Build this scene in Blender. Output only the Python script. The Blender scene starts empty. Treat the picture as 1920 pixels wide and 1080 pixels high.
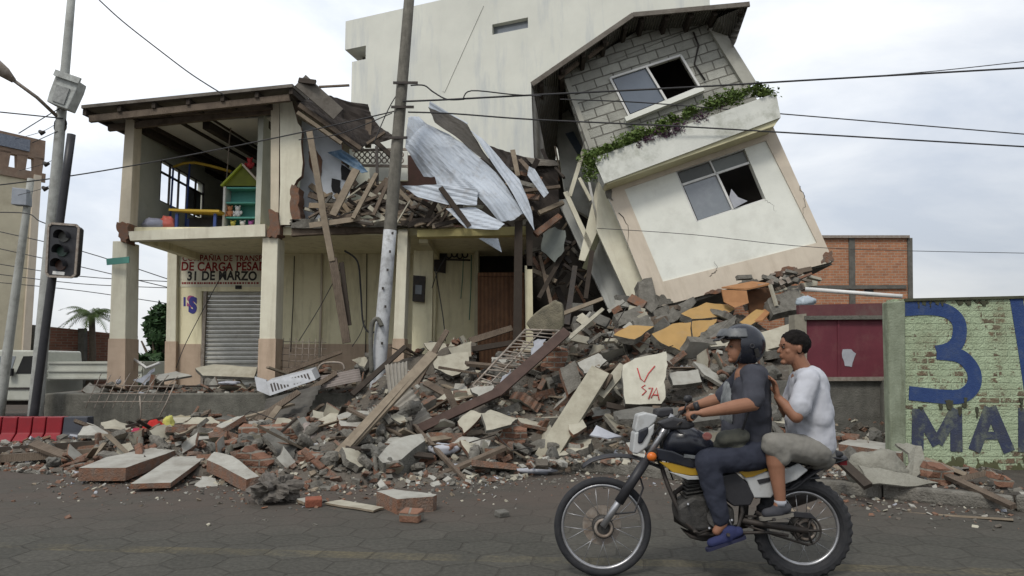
import bpy, bmesh, math, random
from mathutils import Vector, Matrix, noise as mnoise
rnd = random.Random(11)
S = bpy.context.scene
# ---------------------------------------------------------------- camera, sky, sun, exposure
F_PX = 1400.0; CAM_H = 1.51; PITCH = math.atan(0.1)
cd = bpy.data.cameras.new('camera'); cam = bpy.data.objects.new('camera', cd); S.collection.objects.link(cam)
cd.sensor_width = 36.0; cd.lens = 36.0*F_PX/1920.0; cd.clip_start = 0.05; cd.clip_end = 2000
cam.location = (0, 0, CAM_H); cam.rotation_euler = (math.radians(90)+PITCH, 0, 0)
S.camera = cam
S.render.resolution_x = 1024; S.render.resolution_y = 576
S.view_settings.view_transform = 'Standard'; S.view_settings.look = 'None'
S.view_settings.exposure = 0.42; S.view_settings.gamma = 1.0
SUN_EL, SUN_AZ = math.radians(50), math.radians(205)      # azimuth clockwise from +Y: behind the camera, to its left
W = bpy.data.worlds.new('World'); S.world = W; W.use_nodes = True
nt = W.node_tree; nt.nodes.clear()
def N(t, **k):
    n = nt.nodes.new(t)
    for a, v in k.items(): setattr(n, a, v)
    return n
out = N('ShaderNodeOutputWorld'); bg = N('ShaderNodeBackground')
sky = N('ShaderNodeTexSky'); sky.sky_type = 'NISHITA'; sky.sun_disc = False
sky.sun_elevation = SUN_EL; sky.sun_rotation = SUN_AZ; sky.air_density = 1.2; sky.dust_density = 2.5
tc = N('ShaderNodeTexCoord'); sep = N('ShaderNodeSeparateXYZ'); nt.links.new(tc.outputs['Generated'], sep.inputs[0])
mp = N('ShaderNodeMapping'); mp.inputs['Scale'].default_value = (1.0, 1.0, 2.6); nt.links.new(tc.outputs['Generated'], mp.inputs[0])
nz = N('ShaderNodeTexNoise'); nz.inputs['Scale'].default_value = 2.6; nz.inputs['Detail'].default_value = 7; nz.inputs['Roughness'].default_value = 0.55
nz.inputs['Distortion'].default_value = 0.3
nt.links.new(mp.outputs[0], nz.inputs['Vector'])
rp = N('ShaderNodeValToRGB'); rp.color_ramp.elements[0].position = 0.36; rp.color_ramp.elements[1].position = 0.66
rp.color_ramp.elements[0].color = (5.5, 5.95, 6.7, 1); rp.color_ramp.elements[1].color = (8.7, 8.8, 8.9, 1)
nt.links.new(nz.outputs['Fac'], rp.inputs[0])
# cloud layer a little greyer towards the horizon and brighter on the left
hz = N('ShaderNodeMapRange'); hz.inputs['From Min'].default_value = 0.0; hz.inputs['From Max'].default_value = 0.3
hz.inputs['To Min'].default_value = 0.66; hz.inputs['To Max'].default_value = 1.04; nt.links.new(sep.outputs['Z'], hz.inputs['Value'])
lx = N('ShaderNodeMapRange'); lx.inputs['From Min'].default_value = -0.6; lx.inputs['From Max'].default_value = 0.6
lx.inputs['To Min'].default_value = 1.12; lx.inputs['To Max'].default_value = 0.86; nt.links.new(sep.outputs['X'], lx.inputs['Value'])
mm = N('ShaderNodeMath', operation='MULTIPLY'); nt.links.new(hz.outputs[0], mm.inputs[0]); nt.links.new(lx.outputs[0], mm.inputs[1])
vm = N('ShaderNodeVectorMath', operation='SCALE'); nt.links.new(rp.outputs[0], vm.inputs[0]); nt.links.new(mm.outputs[0], vm.inputs['Scale'])
mx = N('ShaderNodeMix', data_type='RGBA'); mx.inputs['Factor'].default_value = 0.9
nt.links.new(sky.outputs[0], mx.inputs['A']); nt.links.new(vm.outputs[0], mx.inputs['B'])
nt.links.new(mx.outputs['Result'], bg.inputs[0]); bg.inputs[1].default_value = 0.105
nt.links.new(bg.outputs[0], out.inputs[0])
sl = bpy.data.lights.new('sun', 'SUN'); sl.energy = 1.5; sl.angle = math.radians(14); sl.color = (1, 0.95, 0.87)
so = bpy.data.objects.new('sun', sl); S.collection.objects.link(so)
sdir = Vector((math.sin(SUN_AZ)*math.cos(SUN_EL), math.cos(SUN_AZ)*math.cos(SUN_EL), math.sin(SUN_EL)))
so.rotation_euler = sdir.to_track_quat('Z', 'Y').to_euler(); so.location = (0, -5, 30)

# ---------------------------------------------------------------- helpers
CF = Vector((0, math.cos(PITCH), math.sin(PITCH))); CU = Vector((0, -math.sin(PITCH), math.cos(PITCH)))
CC = Vector((0, 0, CAM_H))
def ray(px, py): return CF + Vector((1, 0, 0))*((px-960)/F_PX) + CU*((540-py)/F_PX)
def P(px, py, Y):                       # photo direction -> point on the vertical plane at distance Y
    d = ray(px, py); return CC + d*(Y/d.y)
def PP(px, py, o, n):                   # -> point on any plane
    d = ray(px, py); return CC + d*((Vector(o)-CC).dot(n)/d.dot(n))
def G(px, py, z=0.0):
    d = ray(px, py); return CC + d*((z-CAM_H)/d.z)
MATS = {}
def lin(c):
    return tuple((v/255/12.92 if v/255 <= .04045 else ((v/255+.055)/1.055)**2.4) for v in c)
def mat(name, c1, c2=None, scale=6.0, rough=0.85, bump=0.25, bscale=None, stain=None, stain_amt=0.5, stain_scale=1.2,
        metal=0.0, brick=None, wave=None, spec=0.3, detail=8, streak=False):
    """colours are linear base colours"""
    if name in MATS: return MATS[name]
    m = bpy.data.materials.new(name); m.use_nodes = True; t = m.node_tree; nd = t.nodes; L = t.links.new
    b = nd['Principled BSDF']; b.inputs['Roughness'].default_value = rough; b.inputs['Metallic'].default_value = metal
    b.inputs['Specular IOR Level'].default_value = spec
    c2 = c2 or tuple(v*0.75 for v in c1)
    tcn = nd.new('ShaderNodeTexCoord'); crd = tcn.outputs['Object']
    n1 = nd.new('ShaderNodeTexNoise'); n1.inputs['Scale'].default_value = scale; n1.inputs['Detail'].default_value = detail; n1.inputs['Roughness'].default_value = 0.65
    L(crd, n1.inputs['Vector'])
    r1 = nd.new('ShaderNodeMapRange'); r1.inputs['From Min'].default_value = 0.35; r1.inputs['From Max'].default_value = 0.68; L(n1.outputs['Fac'], r1.inputs['Value'])
    mix = nd.new('ShaderNodeMix'); mix.data_type = 'RGBA'; mix.inputs['A'].default_value = (*c1, 1); mix.inputs['B'].default_value = (*c2, 1)
    L(r1.outputs[0], mix.inputs['Factor']); col = mix.outputs['Result']; hgt = n1.outputs['Fac']
    if brick:      # dict: w,h,c1,c2,mortar,ms, plane ('xz'|'yz'|'xy'), amt(peel)
        sp = nd.new('ShaderNodeSeparateXYZ'); L(crd, sp.inputs[0]); cb = nd.new('ShaderNodeCombineXYZ')
        pl = brick.get('plane', 'xz')
        L(sp.outputs[{'x': 0, 'y': 1, 'z': 2}[pl[0]]], cb.inputs[0]); L(sp.outputs[{'x': 0, 'y': 1, 'z': 2}[pl[1]]], cb.inputs[1])
        wob = nd.new('ShaderNodeTexNoise'); wob.inputs['Scale'].default_value = 5; L(crd, wob.inputs['Vector'])
        wv = nd.new('ShaderNodeVectorMath'); wv.operation = 'SCALE'; wv.inputs['Scale'].default_value = brick.get('wob', 0.03); L(wob.outputs['Color'], wv.inputs[0])
        wa = nd.new('ShaderNodeVectorMath'); wa.operation = 'ADD'; L(cb.outputs[0], wa.inputs[0]); L(wv.outputs[0], wa.inputs[1])
        bt = nd.new('ShaderNodeTexBrick'); L(wa.outputs[0], bt.inputs['Vector'])
        bt.inputs['Scale'].default_value = 1.0; bt.inputs['Brick Width'].default_value = brick['w']; bt.inputs['Row Height'].default_value = brick['h']
        bt.inputs['Mortar Size'].default_value = brick.get('ms', 0.012); bt.inputs['Mortar Smooth'].default_value = 0.3
        bt.inputs['Color1'].default_value = (*brick['c1'], 1); bt.inputs['Color2'].default_value = (*brick['c2'], 1); bt.inputs['Mortar'].default_value = (*brick['mortar'], 1)
        m2 = nd.new('ShaderNodeMix'); m2.data_type = 'RGBA'; m2.blend_type = 'MULTIPLY'; m2.inputs['Factor'].default_value = 1
        r3 = nd.new('ShaderNodeMapRange'); r3.inputs['To Min'].default_value = 0.6; r3.inputs['To Max'].default_value = 1.25; L(n1.outputs['Fac'], r3.inputs['Value'])
        L(bt.outputs['Color'], m2.inputs['A']); L(r3.outputs[0], m2.inputs['B'])
        if 'amt' in brick:   # painted brick: paint = mix colour, brick shows in patches
            pn = nd.new('ShaderNodeTexNoise'); pn.inputs['Scale'].default_value = brick.get('ps', 3.0); pn.inputs['Detail'].default_value = 10; pn.inputs['Roughness'].default_value = 0.75; L(crd, pn.inputs['Vector'])
            ad = nd.new('ShaderNodeMath'); ad.operation = 'MULTIPLY_ADD'; ad.inputs[1].default_value = -0.10; L(bt.outputs['Fac'], ad.inputs[0]); L(pn.outputs['Fac'], ad.inputs[2])
            pr = nd.new('ShaderNodeMapRange'); pr.inputs['From Min'].default_value = brick['amt']; pr.inputs['From Max'].default_value = brick['amt']+0.05; L(ad.outputs[0], pr.inputs['Value'])
            m3 = nd.new('ShaderNodeMix'); m3.data_type = 'RGBA'; L(pr.outputs[0], m3.inputs['Factor']); L(col, m3.inputs['A']); L(m2.outputs['Result'], m3.inputs['B']); col = m3.outputs['Result']
        else: col = m2.outputs['Result']
        hm = nd.new('ShaderNodeMath'); hm.operation = 'MULTIPLY_ADD'; hm.inputs[1].default_value = -0.8; L(bt.outputs['Fac'], hm.inputs[0]); L(n1.outputs['Fac'], hm.inputs[2]); hgt = hm.outputs[0]
    if wave:       # (axis, scale, strength) corrugation / planking
        wt = nd.new('ShaderNodeTexWave'); wt.bands_direction = wave[0]; wt.inputs['Scale'].default_value = wave[1]; wt.inputs['Distortion'].default_value = wave[3] if len(wave) > 3 else 0.0
        L(crd, wt.inputs['Vector'])
        hm = nd.new('ShaderNodeMath'); hm.operation = 'MULTIPLY_ADD'; hm.inputs[1].default_value = wave[2]; L(wt.outputs['Fac'], hm.inputs[0]); L(n1.outputs['Fac'], hm.inputs[2]); hgt = hm.outputs[0]
        if len(wave) > 4:
            mw = nd.new('ShaderNodeMix'); mw.data_type = 'RGBA'; mw.blend_type = 'MULTIPLY'; mw.inputs['Factor'].default_value = wave[4]; L(col, mw.inputs['A']); L(wt.outputs['Color'], mw.inputs['B']); col = mw.outputs['Result']
    if stain:
        n2 = nd.new('ShaderNodeTexNoise'); n2.inputs['Scale'].default_value = stain_scale; n2.inputs['Detail'].default_value = 9; n2.inputs['Roughness'].default_value = 0.7
        if streak:
            mpn = nd.new('ShaderNodeMapping'); mpn.inputs['Scale'].default_value = (3.5, 3.5, 0.5); L(crd, mpn.inputs[0]); L(mpn.outputs[0], n2.inputs['Vector'])
        else: L(crd, n2.inputs['Vector'])
        r2 = nd.new('ShaderNodeMapRange'); r2.inputs['From Min'].default_value = 0.5; r2.inputs['From Max'].default_value = 0.72; r2.inputs['To Max'].default_value = stain_amt; L(n2.outputs['Fac'], r2.inputs['Value'])
        m4 = nd.new('ShaderNodeMix'); m4.data_type = 'RGBA'; L(r2.outputs[0], m4.inputs['Factor']); L(col, m4.inputs['A']); m4.inputs['B'].default_value = (*stain, 1); col = m4.outputs['Result']
    L(col, b.inputs['Base Color'])
    if bump:
        bp = nd.new('ShaderNodeBump'); bp.inputs['Strength'].default_value = bump; bp.inputs['Distance'].default_value = 0.02
        if bscale:
            n3 = nd.new('ShaderNodeTexNoise'); n3.inputs['Scale'].default_value = bscale; n3.inputs['Detail'].default_value = 6; L(crd, n3.inputs['Vector'])
            ah = nd.new('ShaderNodeMath'); ah.operation = 'ADD'; L(hgt, ah.inputs[0]); L(n3.outputs['Fac'], ah.inputs[1]); hgt = ah.outputs[0]
        L(hgt, bp.inputs['Height']); L(bp.outputs[0], b.inputs['Normal'])
    MATS[name] = m; return m

class MB:
    def __init__(s): s.v = []; s.f = []; s.m = []; s.sm = []
    def add(s, vs, fs, mi=0, smooth=False):
        o = len(s.v); s.v += [Vector(v) for v in vs]
        for q in fs: s.f.append([o+i for i in q]); s.m.append(mi); s.sm.append(smooth)
        return s
    def box(s, c, sz, rot=None, mi=0):
        c = Vector(c); hx, hy, hz_ = sz[0]/2, sz[1]/2, sz[2]/2
        vs = [Vector((x, y, z)) for x in (-hx, hx) for y in (-hy, hy) for z in (-hz_, hz_)]
        if rot is not None: vs = [rot @ v for v in vs]
        return s.add([c+v for v in vs], [(0, 1, 3, 2), (4, 6, 7, 5), (0, 4, 5, 1), (2, 3, 7, 6), (0, 2, 6, 4), (1, 5, 7, 3)], mi)
    def prism(s, pts, off, mi=0, mside=None):       # closed polygon extruded by a vector
        n = len(pts); a = [Vector(p) for p in pts]; b = [p+Vector(off) for p in a]
        s.add(a+b, [tuple(range(n)), tuple(range(2*n-1, n-1, -1))], mi)
        o = len(s.v)-2*n
        for i in range(n):
            j = (i+1) % n; s.f.append([o+i, o+n+i, o+n+j, o+j]); s.m.append(mi if mside is None else mside); s.sm.append(False)
        return s
    def ppoly(s, px, Y, depth, mi=0, mside=None): return s.prism([P(x, y, Y) for x, y in px], (0, depth, 0), mi, mside)
    def beam(s, a, b, w, h, up=(0, 0, 1), mi=0, taper=1.0):
        a, b = Vector(a), Vector(b); d = (b-a).normalized(); u = Vector(up)
        if abs(d.dot(u)) > 0.97: u = Vector((1, 0, 0))
        r = d.cross(u).normalized(); u = r.cross(d)
        vs = []
        for p, k in ((a, 1), (b, taper)):
            for i, j in ((-1, -1), (1, -1), (1, 1), (-1, 1)): vs.append(p+r*(i*w/2*k)+u*(j*h/2*k))
        return s.add(vs, [(0, 1, 2, 3), (7, 6, 5, 4), (0, 4, 5, 1), (1, 5, 6, 2), (2, 6, 7, 3), (3, 7, 4, 0)], mi)
    def tube(s, pts, r, n=8, mi=0, cap=True, r1=None, smooth=True, flat=1.0):
        pts = [Vector(p) for p in pts]; k = len(pts); vs = []; prev = None
        for i, p in enumerate(pts):
            d = (pts[min(i+1, k-1)]-pts[max(i-1, 0)]).normalized()
            if prev is None:
                u = Vector((0, 1, 0)) if abs(d.y) < 0.9 else Vector((1, 0, 0))
            else: u = prev
            u = (u-d*u.dot(d)).normalized(); prev = u; w = d.cross(u)
            rr = r[i] if isinstance(r, (list, tuple)) else (r if r1 is None else r+(r1-r)*i/(k-1))
            for j in range(n):
                a = 2*math.pi*j/n; vs.append(p+u*(math.cos(a)*rr*flat)+w*(math.sin(a)*rr))
        fs = [(i*n+j, i*n+(j+1) % n, (i+1)*n+(j+1) % n, (i+1)*n+j) for i in range(k-1) for j in range(n)]
        s.add(vs, fs, mi, smooth)
        if cap:
            o = len(s.v)-len(vs); s.f.append([o+j for j in range(n)][::-1]); s.m.append(mi); s.sm.append(False)
            s.f.append([o+(k-1)*n+j for j in range(n)]); s.m.append(mi); s.sm.append(False)
        return s
    def ell(s, c, r, n=12, mi=0, rot=None):          # ellipsoid
        c = Vector(c); vs = []; fs = []; m = n//2+1
        if not isinstance(r, (tuple, list)): r = (r, r, r)
        for i in range(m+1):
            t = math.pi*i/m
            for j in range(n):
                a = 2*math.pi*j/n; v = Vector((math.sin(t)*math.cos(a)*r[0], math.sin(t)*math.sin(a)*r[1], math.cos(t)*r[2]))
                vs.append(c+(rot @ v if rot is not None else v))
        for i in range(m):
            for j in range(n): fs.append((i*n+j, (i+1)*n+j, (i+1)*n+(j+1) % n, i*n+(j+1) % n))
        return s.add(vs, fs, mi, True)
    def torus(s, c, R, r, n=48, k=10, axis='y', mi=0, ry=None, a0=0, a1=2*math.pi, bumps=0, bh=0.0):
        c = Vector(c); vs = []; fs = []; ry = ry or r; full = abs(a1-a0-2*math.pi) < 1e-6; nn = n if full else n+1
        for i in range(nn):
            a = a0+(a1-a0)*i/n
            for j in range(k):
                b = 2*math.pi*j/k; rr = R+r*math.cos(b)
                if bumps and math.cos(b) > 0.2 and (i % 2): rr += bh
                vs.append(c+Vector((math.cos(a)*rr, ry*math.sin(b), math.sin(a)*rr)))
        for i in range(n):
            i2 = (i+1) % nn
            for j in range(k): fs.append((i*k+j, i*k+(j+1) % k, i2*k+(j+1) % k, i2*k+j))
        return s.add(vs, fs, mi, not bumps)
    def build(s, name, mats, parent=None, base=None):
        me = bpy.data.meshes.new(name); ob = bpy.data.objects.new(name, me); S.collection.objects.link(ob)
        if parent is not None:
            inv = parent.matrix_basis.inverted(); pp = parent.parent
            if pp is not None: inv = parent.matrix_basis.inverted() @ pp.matrix_basis.inverted()
            vs = [inv @ v for v in s.v]; ob.parent = parent
        else:
            xs = [v.x for v in s.v]; ys = [v.y for v in s.v]; zs = [v.z for v in s.v]
            o = Vector(base) if base else Vector(((min(xs)+max(xs))/2, (min(ys)+max(ys))/2, min(zs)))
            vs = [v-o for v in s.v]; ob.location = o
        me.from_pydata(vs, [], s.f); me.update()
        for m_ in (mats if isinstance(mats, (list, tuple)) else [mats]): me.materials.append(m_)
        for p, mi, sm in zip(me.polygons, s.m, s.sm): p.material_index = mi; p.use_smooth = sm
        bm = bmesh.new(); bm.from_mesh(me); bmesh.ops.remove_doubles(bm, verts=bm.verts, dist=1e-5); bmesh.ops.recalc_face_normals(bm, faces=bm.faces); bm.to_mesh(me); bm.free()
        return ob
def tag(o, label=None, cat=None, group=None, kind=None):
    if label: o['label'] = label
    if cat: o['category'] = cat
    if group: o['group'] = group
    if kind: o['kind'] = kind
    return o
def thing(name, loc, label, cat, group=None, rot=None):
    o = bpy.data.objects.new(name, None); S.collection.objects.link(o); o.empty_display_size = 0.2
    o.location = loc
    if rot is not None: o.rotation_euler = rot
    return tag(o, label, cat, group)
def bevel(o, w=0.01, seg=2):
    m = o.modifiers.new('b', 'BEVEL'); m.width = w; m.segments = seg; m.limit_method = 'ANGLE'; return o
def jag(pts, n=3, amt=0.04, r=None, keep=()):
    """subdivide the outline of a 3D polygon and jitter it in its plane: a broken edge"""
    r = r or rnd; pts = [Vector(p) for p in pts]; nn = (pts[1]-pts[0]).cross(pts[-1]-pts[0]).normalized(); o = []
    for i, p in enumerate(pts):
        q = pts[(i+1) % len(pts)]; d = (q-p); L_ = d.length; s_ = nn.cross(d).normalized()
        o.append(p)
        if i in keep: continue
        for k in range(1, n+1): o.append(p+d*((k+r.uniform(-.25, .25))/(n+1))+s_*r.uniform(-amt, amt))
    return o
def slab(name, px, thick, mats, label, cat, group=None, amt=0.03, n=2, keep=(), parent=None):
    """flat broken piece: corners (px,py,Y) seen in the photo, real thickness behind"""
    pts = [P(*p) for p in px]; c = sum(pts, Vector())/len(pts)
    nn = Vector()
    for i in range(len(pts)): nn += (pts[i]-c).cross(pts[(i+1) % len(pts)]-c)
    nn.normalize()
    if nn.dot(c-CC) < 0: nn = -nn
    b = MB(); pj = jag(pts, n, amt, keep=keep) if n else pts
    b.prism(pj, nn*thick, 0, 1 if isinstance(mats, (list, tuple)) and len(mats) > 1 else None)
    o = b.build(name, mats, parent)
    if label: tag(o, label, cat, group)
    return o
def plank(name, a, b, w, h, m, label, cat='plank', group=None, up=(0, -1, 0.3), parent=None):
    q = MB(); q.beam(P(*a), P(*b), w, h, up, taper=rnd.uniform(.85, 1)); o = q.build(name, m, parent)
    if label: tag(o, label, cat, group)
    return o
# ---------------------------------------------------------------- materials
concrete = mat('concrete', (.135, .13, .115), (.08, .077, .068), 5, .95, .6, 40, stain=(.06, .058, .05), stain_amt=.6)
concrete_dark = mat('dark weathered concrete', (.14, .136, .115), (.085, .082, .07), 4, .95, .7, 35, stain=(.03, .03, .025), stain_amt=.6, streak=True)
cream = mat('cream painted plaster', (.60, .56, .40), (.52, .48, .33), 3, .85, .15, 60, stain=(.25, .22, .14), stain_amt=.4, stain_scale=1.4, streak=True)
cream_lit = mat('pale cream plaster', (.64, .62, .50), (.56, .53, .42), 3, .85, .12, 60, stain=(.33, .29, .21), stain_amt=.45, streak=True)
yellow_wall = mat('yellowed plaster wall', (.76, .71, .50), (.68, .63, .43), 2.5, .85, .12, 60, stain=(.24, .20, .10), stain_amt=.5, streak=True)
pinkish = mat('brownish pink painted plaster', (.46, .355, .265), (.38, .29, .215), 3, .85, .15, 60, stain=(.2, .15, .1), stain_amt=.5, streak=True)
white_pl = mat('white plaster', (.68, .69, .63), (.61, .62, .565), 2, .85, .1, 50, stain=(.33, .32, .28), stain_amt=.45, stain_scale=.8)
facade = mat('off white rendered facade', (.575, .58, .52), (.50, .505, .455), .5, .9, .05, 30, stain=(.34, .37, .40), stain_amt=.8, stain_scale=.32, streak=True)
tan_band = mat('tan painted plaster band', (.55, .485, .395), (.49, .43, .35), 3, .85, .12, 60, stain=(.3, .24, .17), stain_amt=.4, streak=True)
brick_m = mat('bare brick masonry', (.3, .14, .08), (.2, .1, .06), 8, .95, .7, 40, brick=dict(w=.24, h=.09, c1=(.22, .115, .075), c2=(.16, .085, .058), mortar=(.2, .18, .15), ms=.012), stain=(.1, .08, .06), stain_amt=.5)
brick_far = mat('distant brick masonry', (.3, .14, .08), (.2, .1, .06), 3, .95, .4, 20, brick=dict(w=.3, h=.12, c1=(.42, .19, .10), c2=(.31, .135, .075), mortar=(.34, .27, .2), ms=.016), stain=(.2, .12, .08), stain_amt=.4)
brick_dark = mat('dark boundary brick', (.2, .1, .07), (.15, .08, .06), 3, .95, .4, 20, brick=dict(w=.3, h=.12, c1=(.20, .09, .06), c2=(.14, .065, .045), mortar=(.18, .14, .11), ms=.014), stain=(.1, .07, .05), stain_amt=.4)
brick_dusty = mat('dusty broken red brick', (.17, .085, .055), (.11, .07, .05), 9, .98, .8, 45, stain=(.17, .145, .12), stain_amt=.9, stain_scale=7)
brick_edge = mat('broken brick edge', (.20, .095, .055), (.13, .10, .08), 9, .98, 1.0, 50, stain=(.16, .14, .12), stain_amt=.9, stain_scale=6)
plaster_top = mat('dusty white plaster', (.34, .335, .30), (.26, .25, .22), 5, .9, .25, 60, stain=(.15, .13, .105), stain_amt=.6, stain_scale=3)
plaster_pale = mat('chalky cream plaster', (.37, .35, .28), (.29, .27, .215), 5, .9, .2, 60, stain=(.2, .17, .12), stain_amt=.5, stain_scale=2.5)
grey_rub = mat('grey broken concrete', (.175, .165, .143), (.10, .094, .08), 7, .98, 1.0, 45, stain=(.05, .045, .038), stain_amt=.6, stain_scale=4)
brown_rub = mat('brown earthy rubble', (.125, .11, .09), (.062, .054, .045), 9, .98, 1.0, 40, stain=(.17, .15, .13), stain_amt=.8, stain_scale=9)
dirt = mat('brick dust and dirt', (.075, .057, .045), (.05, .04, .032), 4, .98, .8, 60, stain=(.13, .115, .10), stain_amt=.6, stain_scale=11)
ochre = mat('ochre painted plaster', (.36, .225, .085), (.30, .19, .07), 4, .85, .15, 60, stain=(.30, .22, .13), stain_amt=.6, stain_scale=3)
wood = mat('weathered timber', (.135, .105, .078), (.082, .062, .046), 4, .85, .5, None, wave=('X', 9, .4, 6), stain=(.06, .045, .035), stain_amt=.5, stain_scale=4)
wood_pale = mat('pale sawn timber', (.23, .19, .14), (.16, .13, .095), 5, .85, .4, None, stain=(.1, .075, .05), stain_amt=.5, stain_scale=4)
wood_dark = mat('dark rotten timber', (.045, .035, .027), (.024, .019, .015), 5, .9, .6, None, stain=(.09, .07, .053), stain_amt=.5, stain_scale=5)
wood_door = mat('brown varnished door wood', (.27, .135, .065), (.19, .09, .045), 6, .6, .3, None, wave=('X', 3.2, .8, 1.5, .35), stain=(.07, .035, .02), stain_amt=.5)
chip = mat('orange brown chipboard', (.32, .16, .07), (.25, .12, .05), 5, .75, .2)
tin = mat('crumpled galvanised sheet', (.43, .47, .52), (.38, .42, .47), 3, .55, .12, None, stain=(.22, .21, .20), stain_amt=.7, stain_scale=3.5, spec=.35)
tin_rib = mat('ribbed roofing sheet', (.22, .21, .19), (.15, .145, .13), 3, .7, .8, None, wave=('X', 7, 1.5, 0, .5), stain=(.12, .09, .06), stain_amt=.6, stain_scale=3)
tin_old = mat('old grey brown roofing sheet', (.15, .135, .115), (.10, .088, .073), 3, .8, .5, 20, stain=(.07, .055, .042), stain_amt=.7, stain_scale=1.5)
roof_tilt = mat('grey brown corrugated fibre cement', (.20, .19, .165), (.14, .13, .11), 3, .9, .9, None, wave=('X', 5.2, 2.2, 0, .45), stain=(.08, .075, .06), stain_amt=.5, stain_scale=1.5)
block = mat('grey concrete blocks', (.3, .3, .27), (.2, .2, .18), 5, .95, .8, 40, brick=dict(w=.42, h=.21, c1=(.40, .40, .355), c2=(.30, .30, .265), mortar=(.15, .145, .125), ms=.016, wob=.02), stain=(.16, .155, .13), stain_amt=.5, stain_scale=1.5)
metal_dark = mat('dark iron', (.035, .033, .032), (.055, .045, .038), 10, .6, .3, metal=.4)
metal_pale = mat('pale rusty steel', (.30, .27, .235), (.18, .14, .11), 12, .6, .3, metal=.3)
alu = mat('white aluminium frame', (.60, .60, .58), (.5, .5, .48), 5, .5, .1)
rubber = mat('black rubber', (.018, .019, .022), (.03, .03, .032), 20, .8, .3)
black_pl = mat('black plastic', (.02, .02, .023), (.03, .03, .033), 8, .45, .1)
black_gl = mat('glossy black paint', (.010, .012, .019), (.016, .018, .026), 6, .25, .03, spec=.5, stain=(.06, .055, .045), stain_amt=.35, stain_scale=9)
white_pa = mat('white bodywork', (.40, .41, .41), (.35, .36, .36), 6, .35, .05, stain=(.16, .14, .11), stain_amt=.5, stain_scale=8)
yellow_pa = mat('yellow paint', (.36, .22, .02), (.30, .18, .02), 6, .4, .05)
chrome = mat('worn bright steel', (.42, .42, .43), (.3, .3, .31), 12, .35, .1, metal=.8)
engine_m = mat('cast engine alloy', (.075, .072, .068), (.035, .034, .032), 14, .6, .5, metal=.5)
orange_gl = mat('orange plastic', (.55, .14, .02), (.5, .12, .02), 6, .3, .02)
red_pl = mat('red plastic', (.20, .006, .012), (.15, .005, .010), 4, .5, .1, stain=(.2, .03, .03), stain_amt=.4)
navy_pl = mat('dark slate plastic', (.045, .05, .062), (.035, .038, .047), 5, .6, .1)
paper = mat('white paper and cloth', (.36, .37, .40), (.28, .29, .32), 6, .9, .4)
pole_m = mat('grey concrete pole', (.34, .35, .33), (.26, .265, .25), 4, .9, .4, 50, stain=(.11, .105, .09), stain_amt=.6, stain_scale=2)
pole_dk = mat('dark weathered pole', (.17, .16, .135), (.10, .095, .08), 5, .9, .6, 50, stain=(.045, .042, .036), stain_amt=.8, stain_scale=3, streak=True)
wallwhite = mat('whitewash on pole', (.46, .475, .485), (.37, .38, .39), 8, .9, .3, 40, stain=(.17, .17, .16), stain_amt=.8, stain_scale=6)
glass_d = mat('dark window void', (.012, .012, .013), (.02, .02, .02), 3, .9, 0)
glass_b = mat('dusty blue grey glass', (.055, .075, .105), (.08, .10, .13), 1.5, .12, .05, spec=.8)
glass_g = mat('pale reflecting glass', (.17, .19, .21), (.11, .125, .14), 1.2, .15, .05, spec=.8, stain=(.30, .32, .34), stain_amt=.6)
leaf = mat('green leaves', (.06, .105, .02), (.12, .165, .04), 9, .7, .1)
leaf_d = mat('dark green leaves', (.018, .045, .016), (.035, .075, .022), 7, .7, .1)
leaf_p = mat('purple flower sprays', (.10, .045, .085), (.06, .035, .05), 9, .8, .1)
bark = mat('grey brown bark', (.10, .08, .06), (.06, .048, .036), 8, .95, .6)
skin = mat('tanned skin', (.25, .125, .075), (.21, .10, .06), 8, .6, .05)
skin2 = mat('brown skin', (.24, .115, .07), (.20, .095, .056), 8, .6, .05)
hair_m = mat('black hair', (.007, .006, .006), (.014, .012, .011), 30, .9, .4, spec=.1)
shirt_g = mat('charcoal cotton', (.048, .050, .062), (.036, .038, .048), 10, .95, .2)
shirt_p = mat('faded grey shirt print', (.20, .21, .21), (.07, .075, .08), 16, .95, .1)
shirt_w = mat('white cotton shirt', (.42, .43, .465), (.37, .38, .415), 5, .95, .2)
jeans = mat('dark navy denim', (.020, .023, .036), (.030, .034, .050), 9, .95, .2)
shorts_m = mat('grey khaki cotton', (.19, .183, .163), (.165, .158, .14), 14, .95, .3)
blue_shoe = mat('blue canvas shoe', (.022, .028, .085), (.018, .022, .065), 10, .85, .2)
shoe_dk = mat('dark grey trainer', (.035, .037, .045), (.05, .05, .055), 10, .8, .2)
bag_m = mat('olive grey canvas', (.075, .075, .06), (.05, .052, .045), 9, .95, .3)
maroon = mat('maroon painted sheet', (.13, .028, .040), (.10, .022, .032), 3, .6, .15, stain=(.17, .09, .08), stain_amt=.5, stain_scale=2)
green_wall = mat('pale green painted brick', (.36, .43, .29), (.28, .34, .22), 5, .9, .9, 40, brick=dict(w=.3, h=.085, c1=(.16, .11, .07), c2=(.11, .08, .055), mortar=(.13, .13, .10), ms=.014, amt=.515, ps=3.0), stain=(.20, .20, .13), stain_amt=.85, stain_scale=1.3)
mould = mat('black mould on wall', (.04, .038, .028), (.07, .075, .045), 9, .98, .5)
blue_pt = mat('blue wall paint', (.022, .045, .135), (.03, .06, .16), 5, .85, .4, 60, stain=(.10, .11, .11), stain_amt=.4, stain_scale=5)
blue_wn = mat('worn dark blue wall paint', (.035, .045, .085), (.045, .05, .07), 5, .9, .4, 60, stain=(.17, .19, .125), stain_amt=1.0, stain_scale=3)
red_ink = mat('red sign paint', (.26, .03, .03), (.2, .03, .03), 9, .9)
blk_ink = mat('black sign paint', (.03, .03, .03), (.06, .055, .05), 9, .9)
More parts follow.
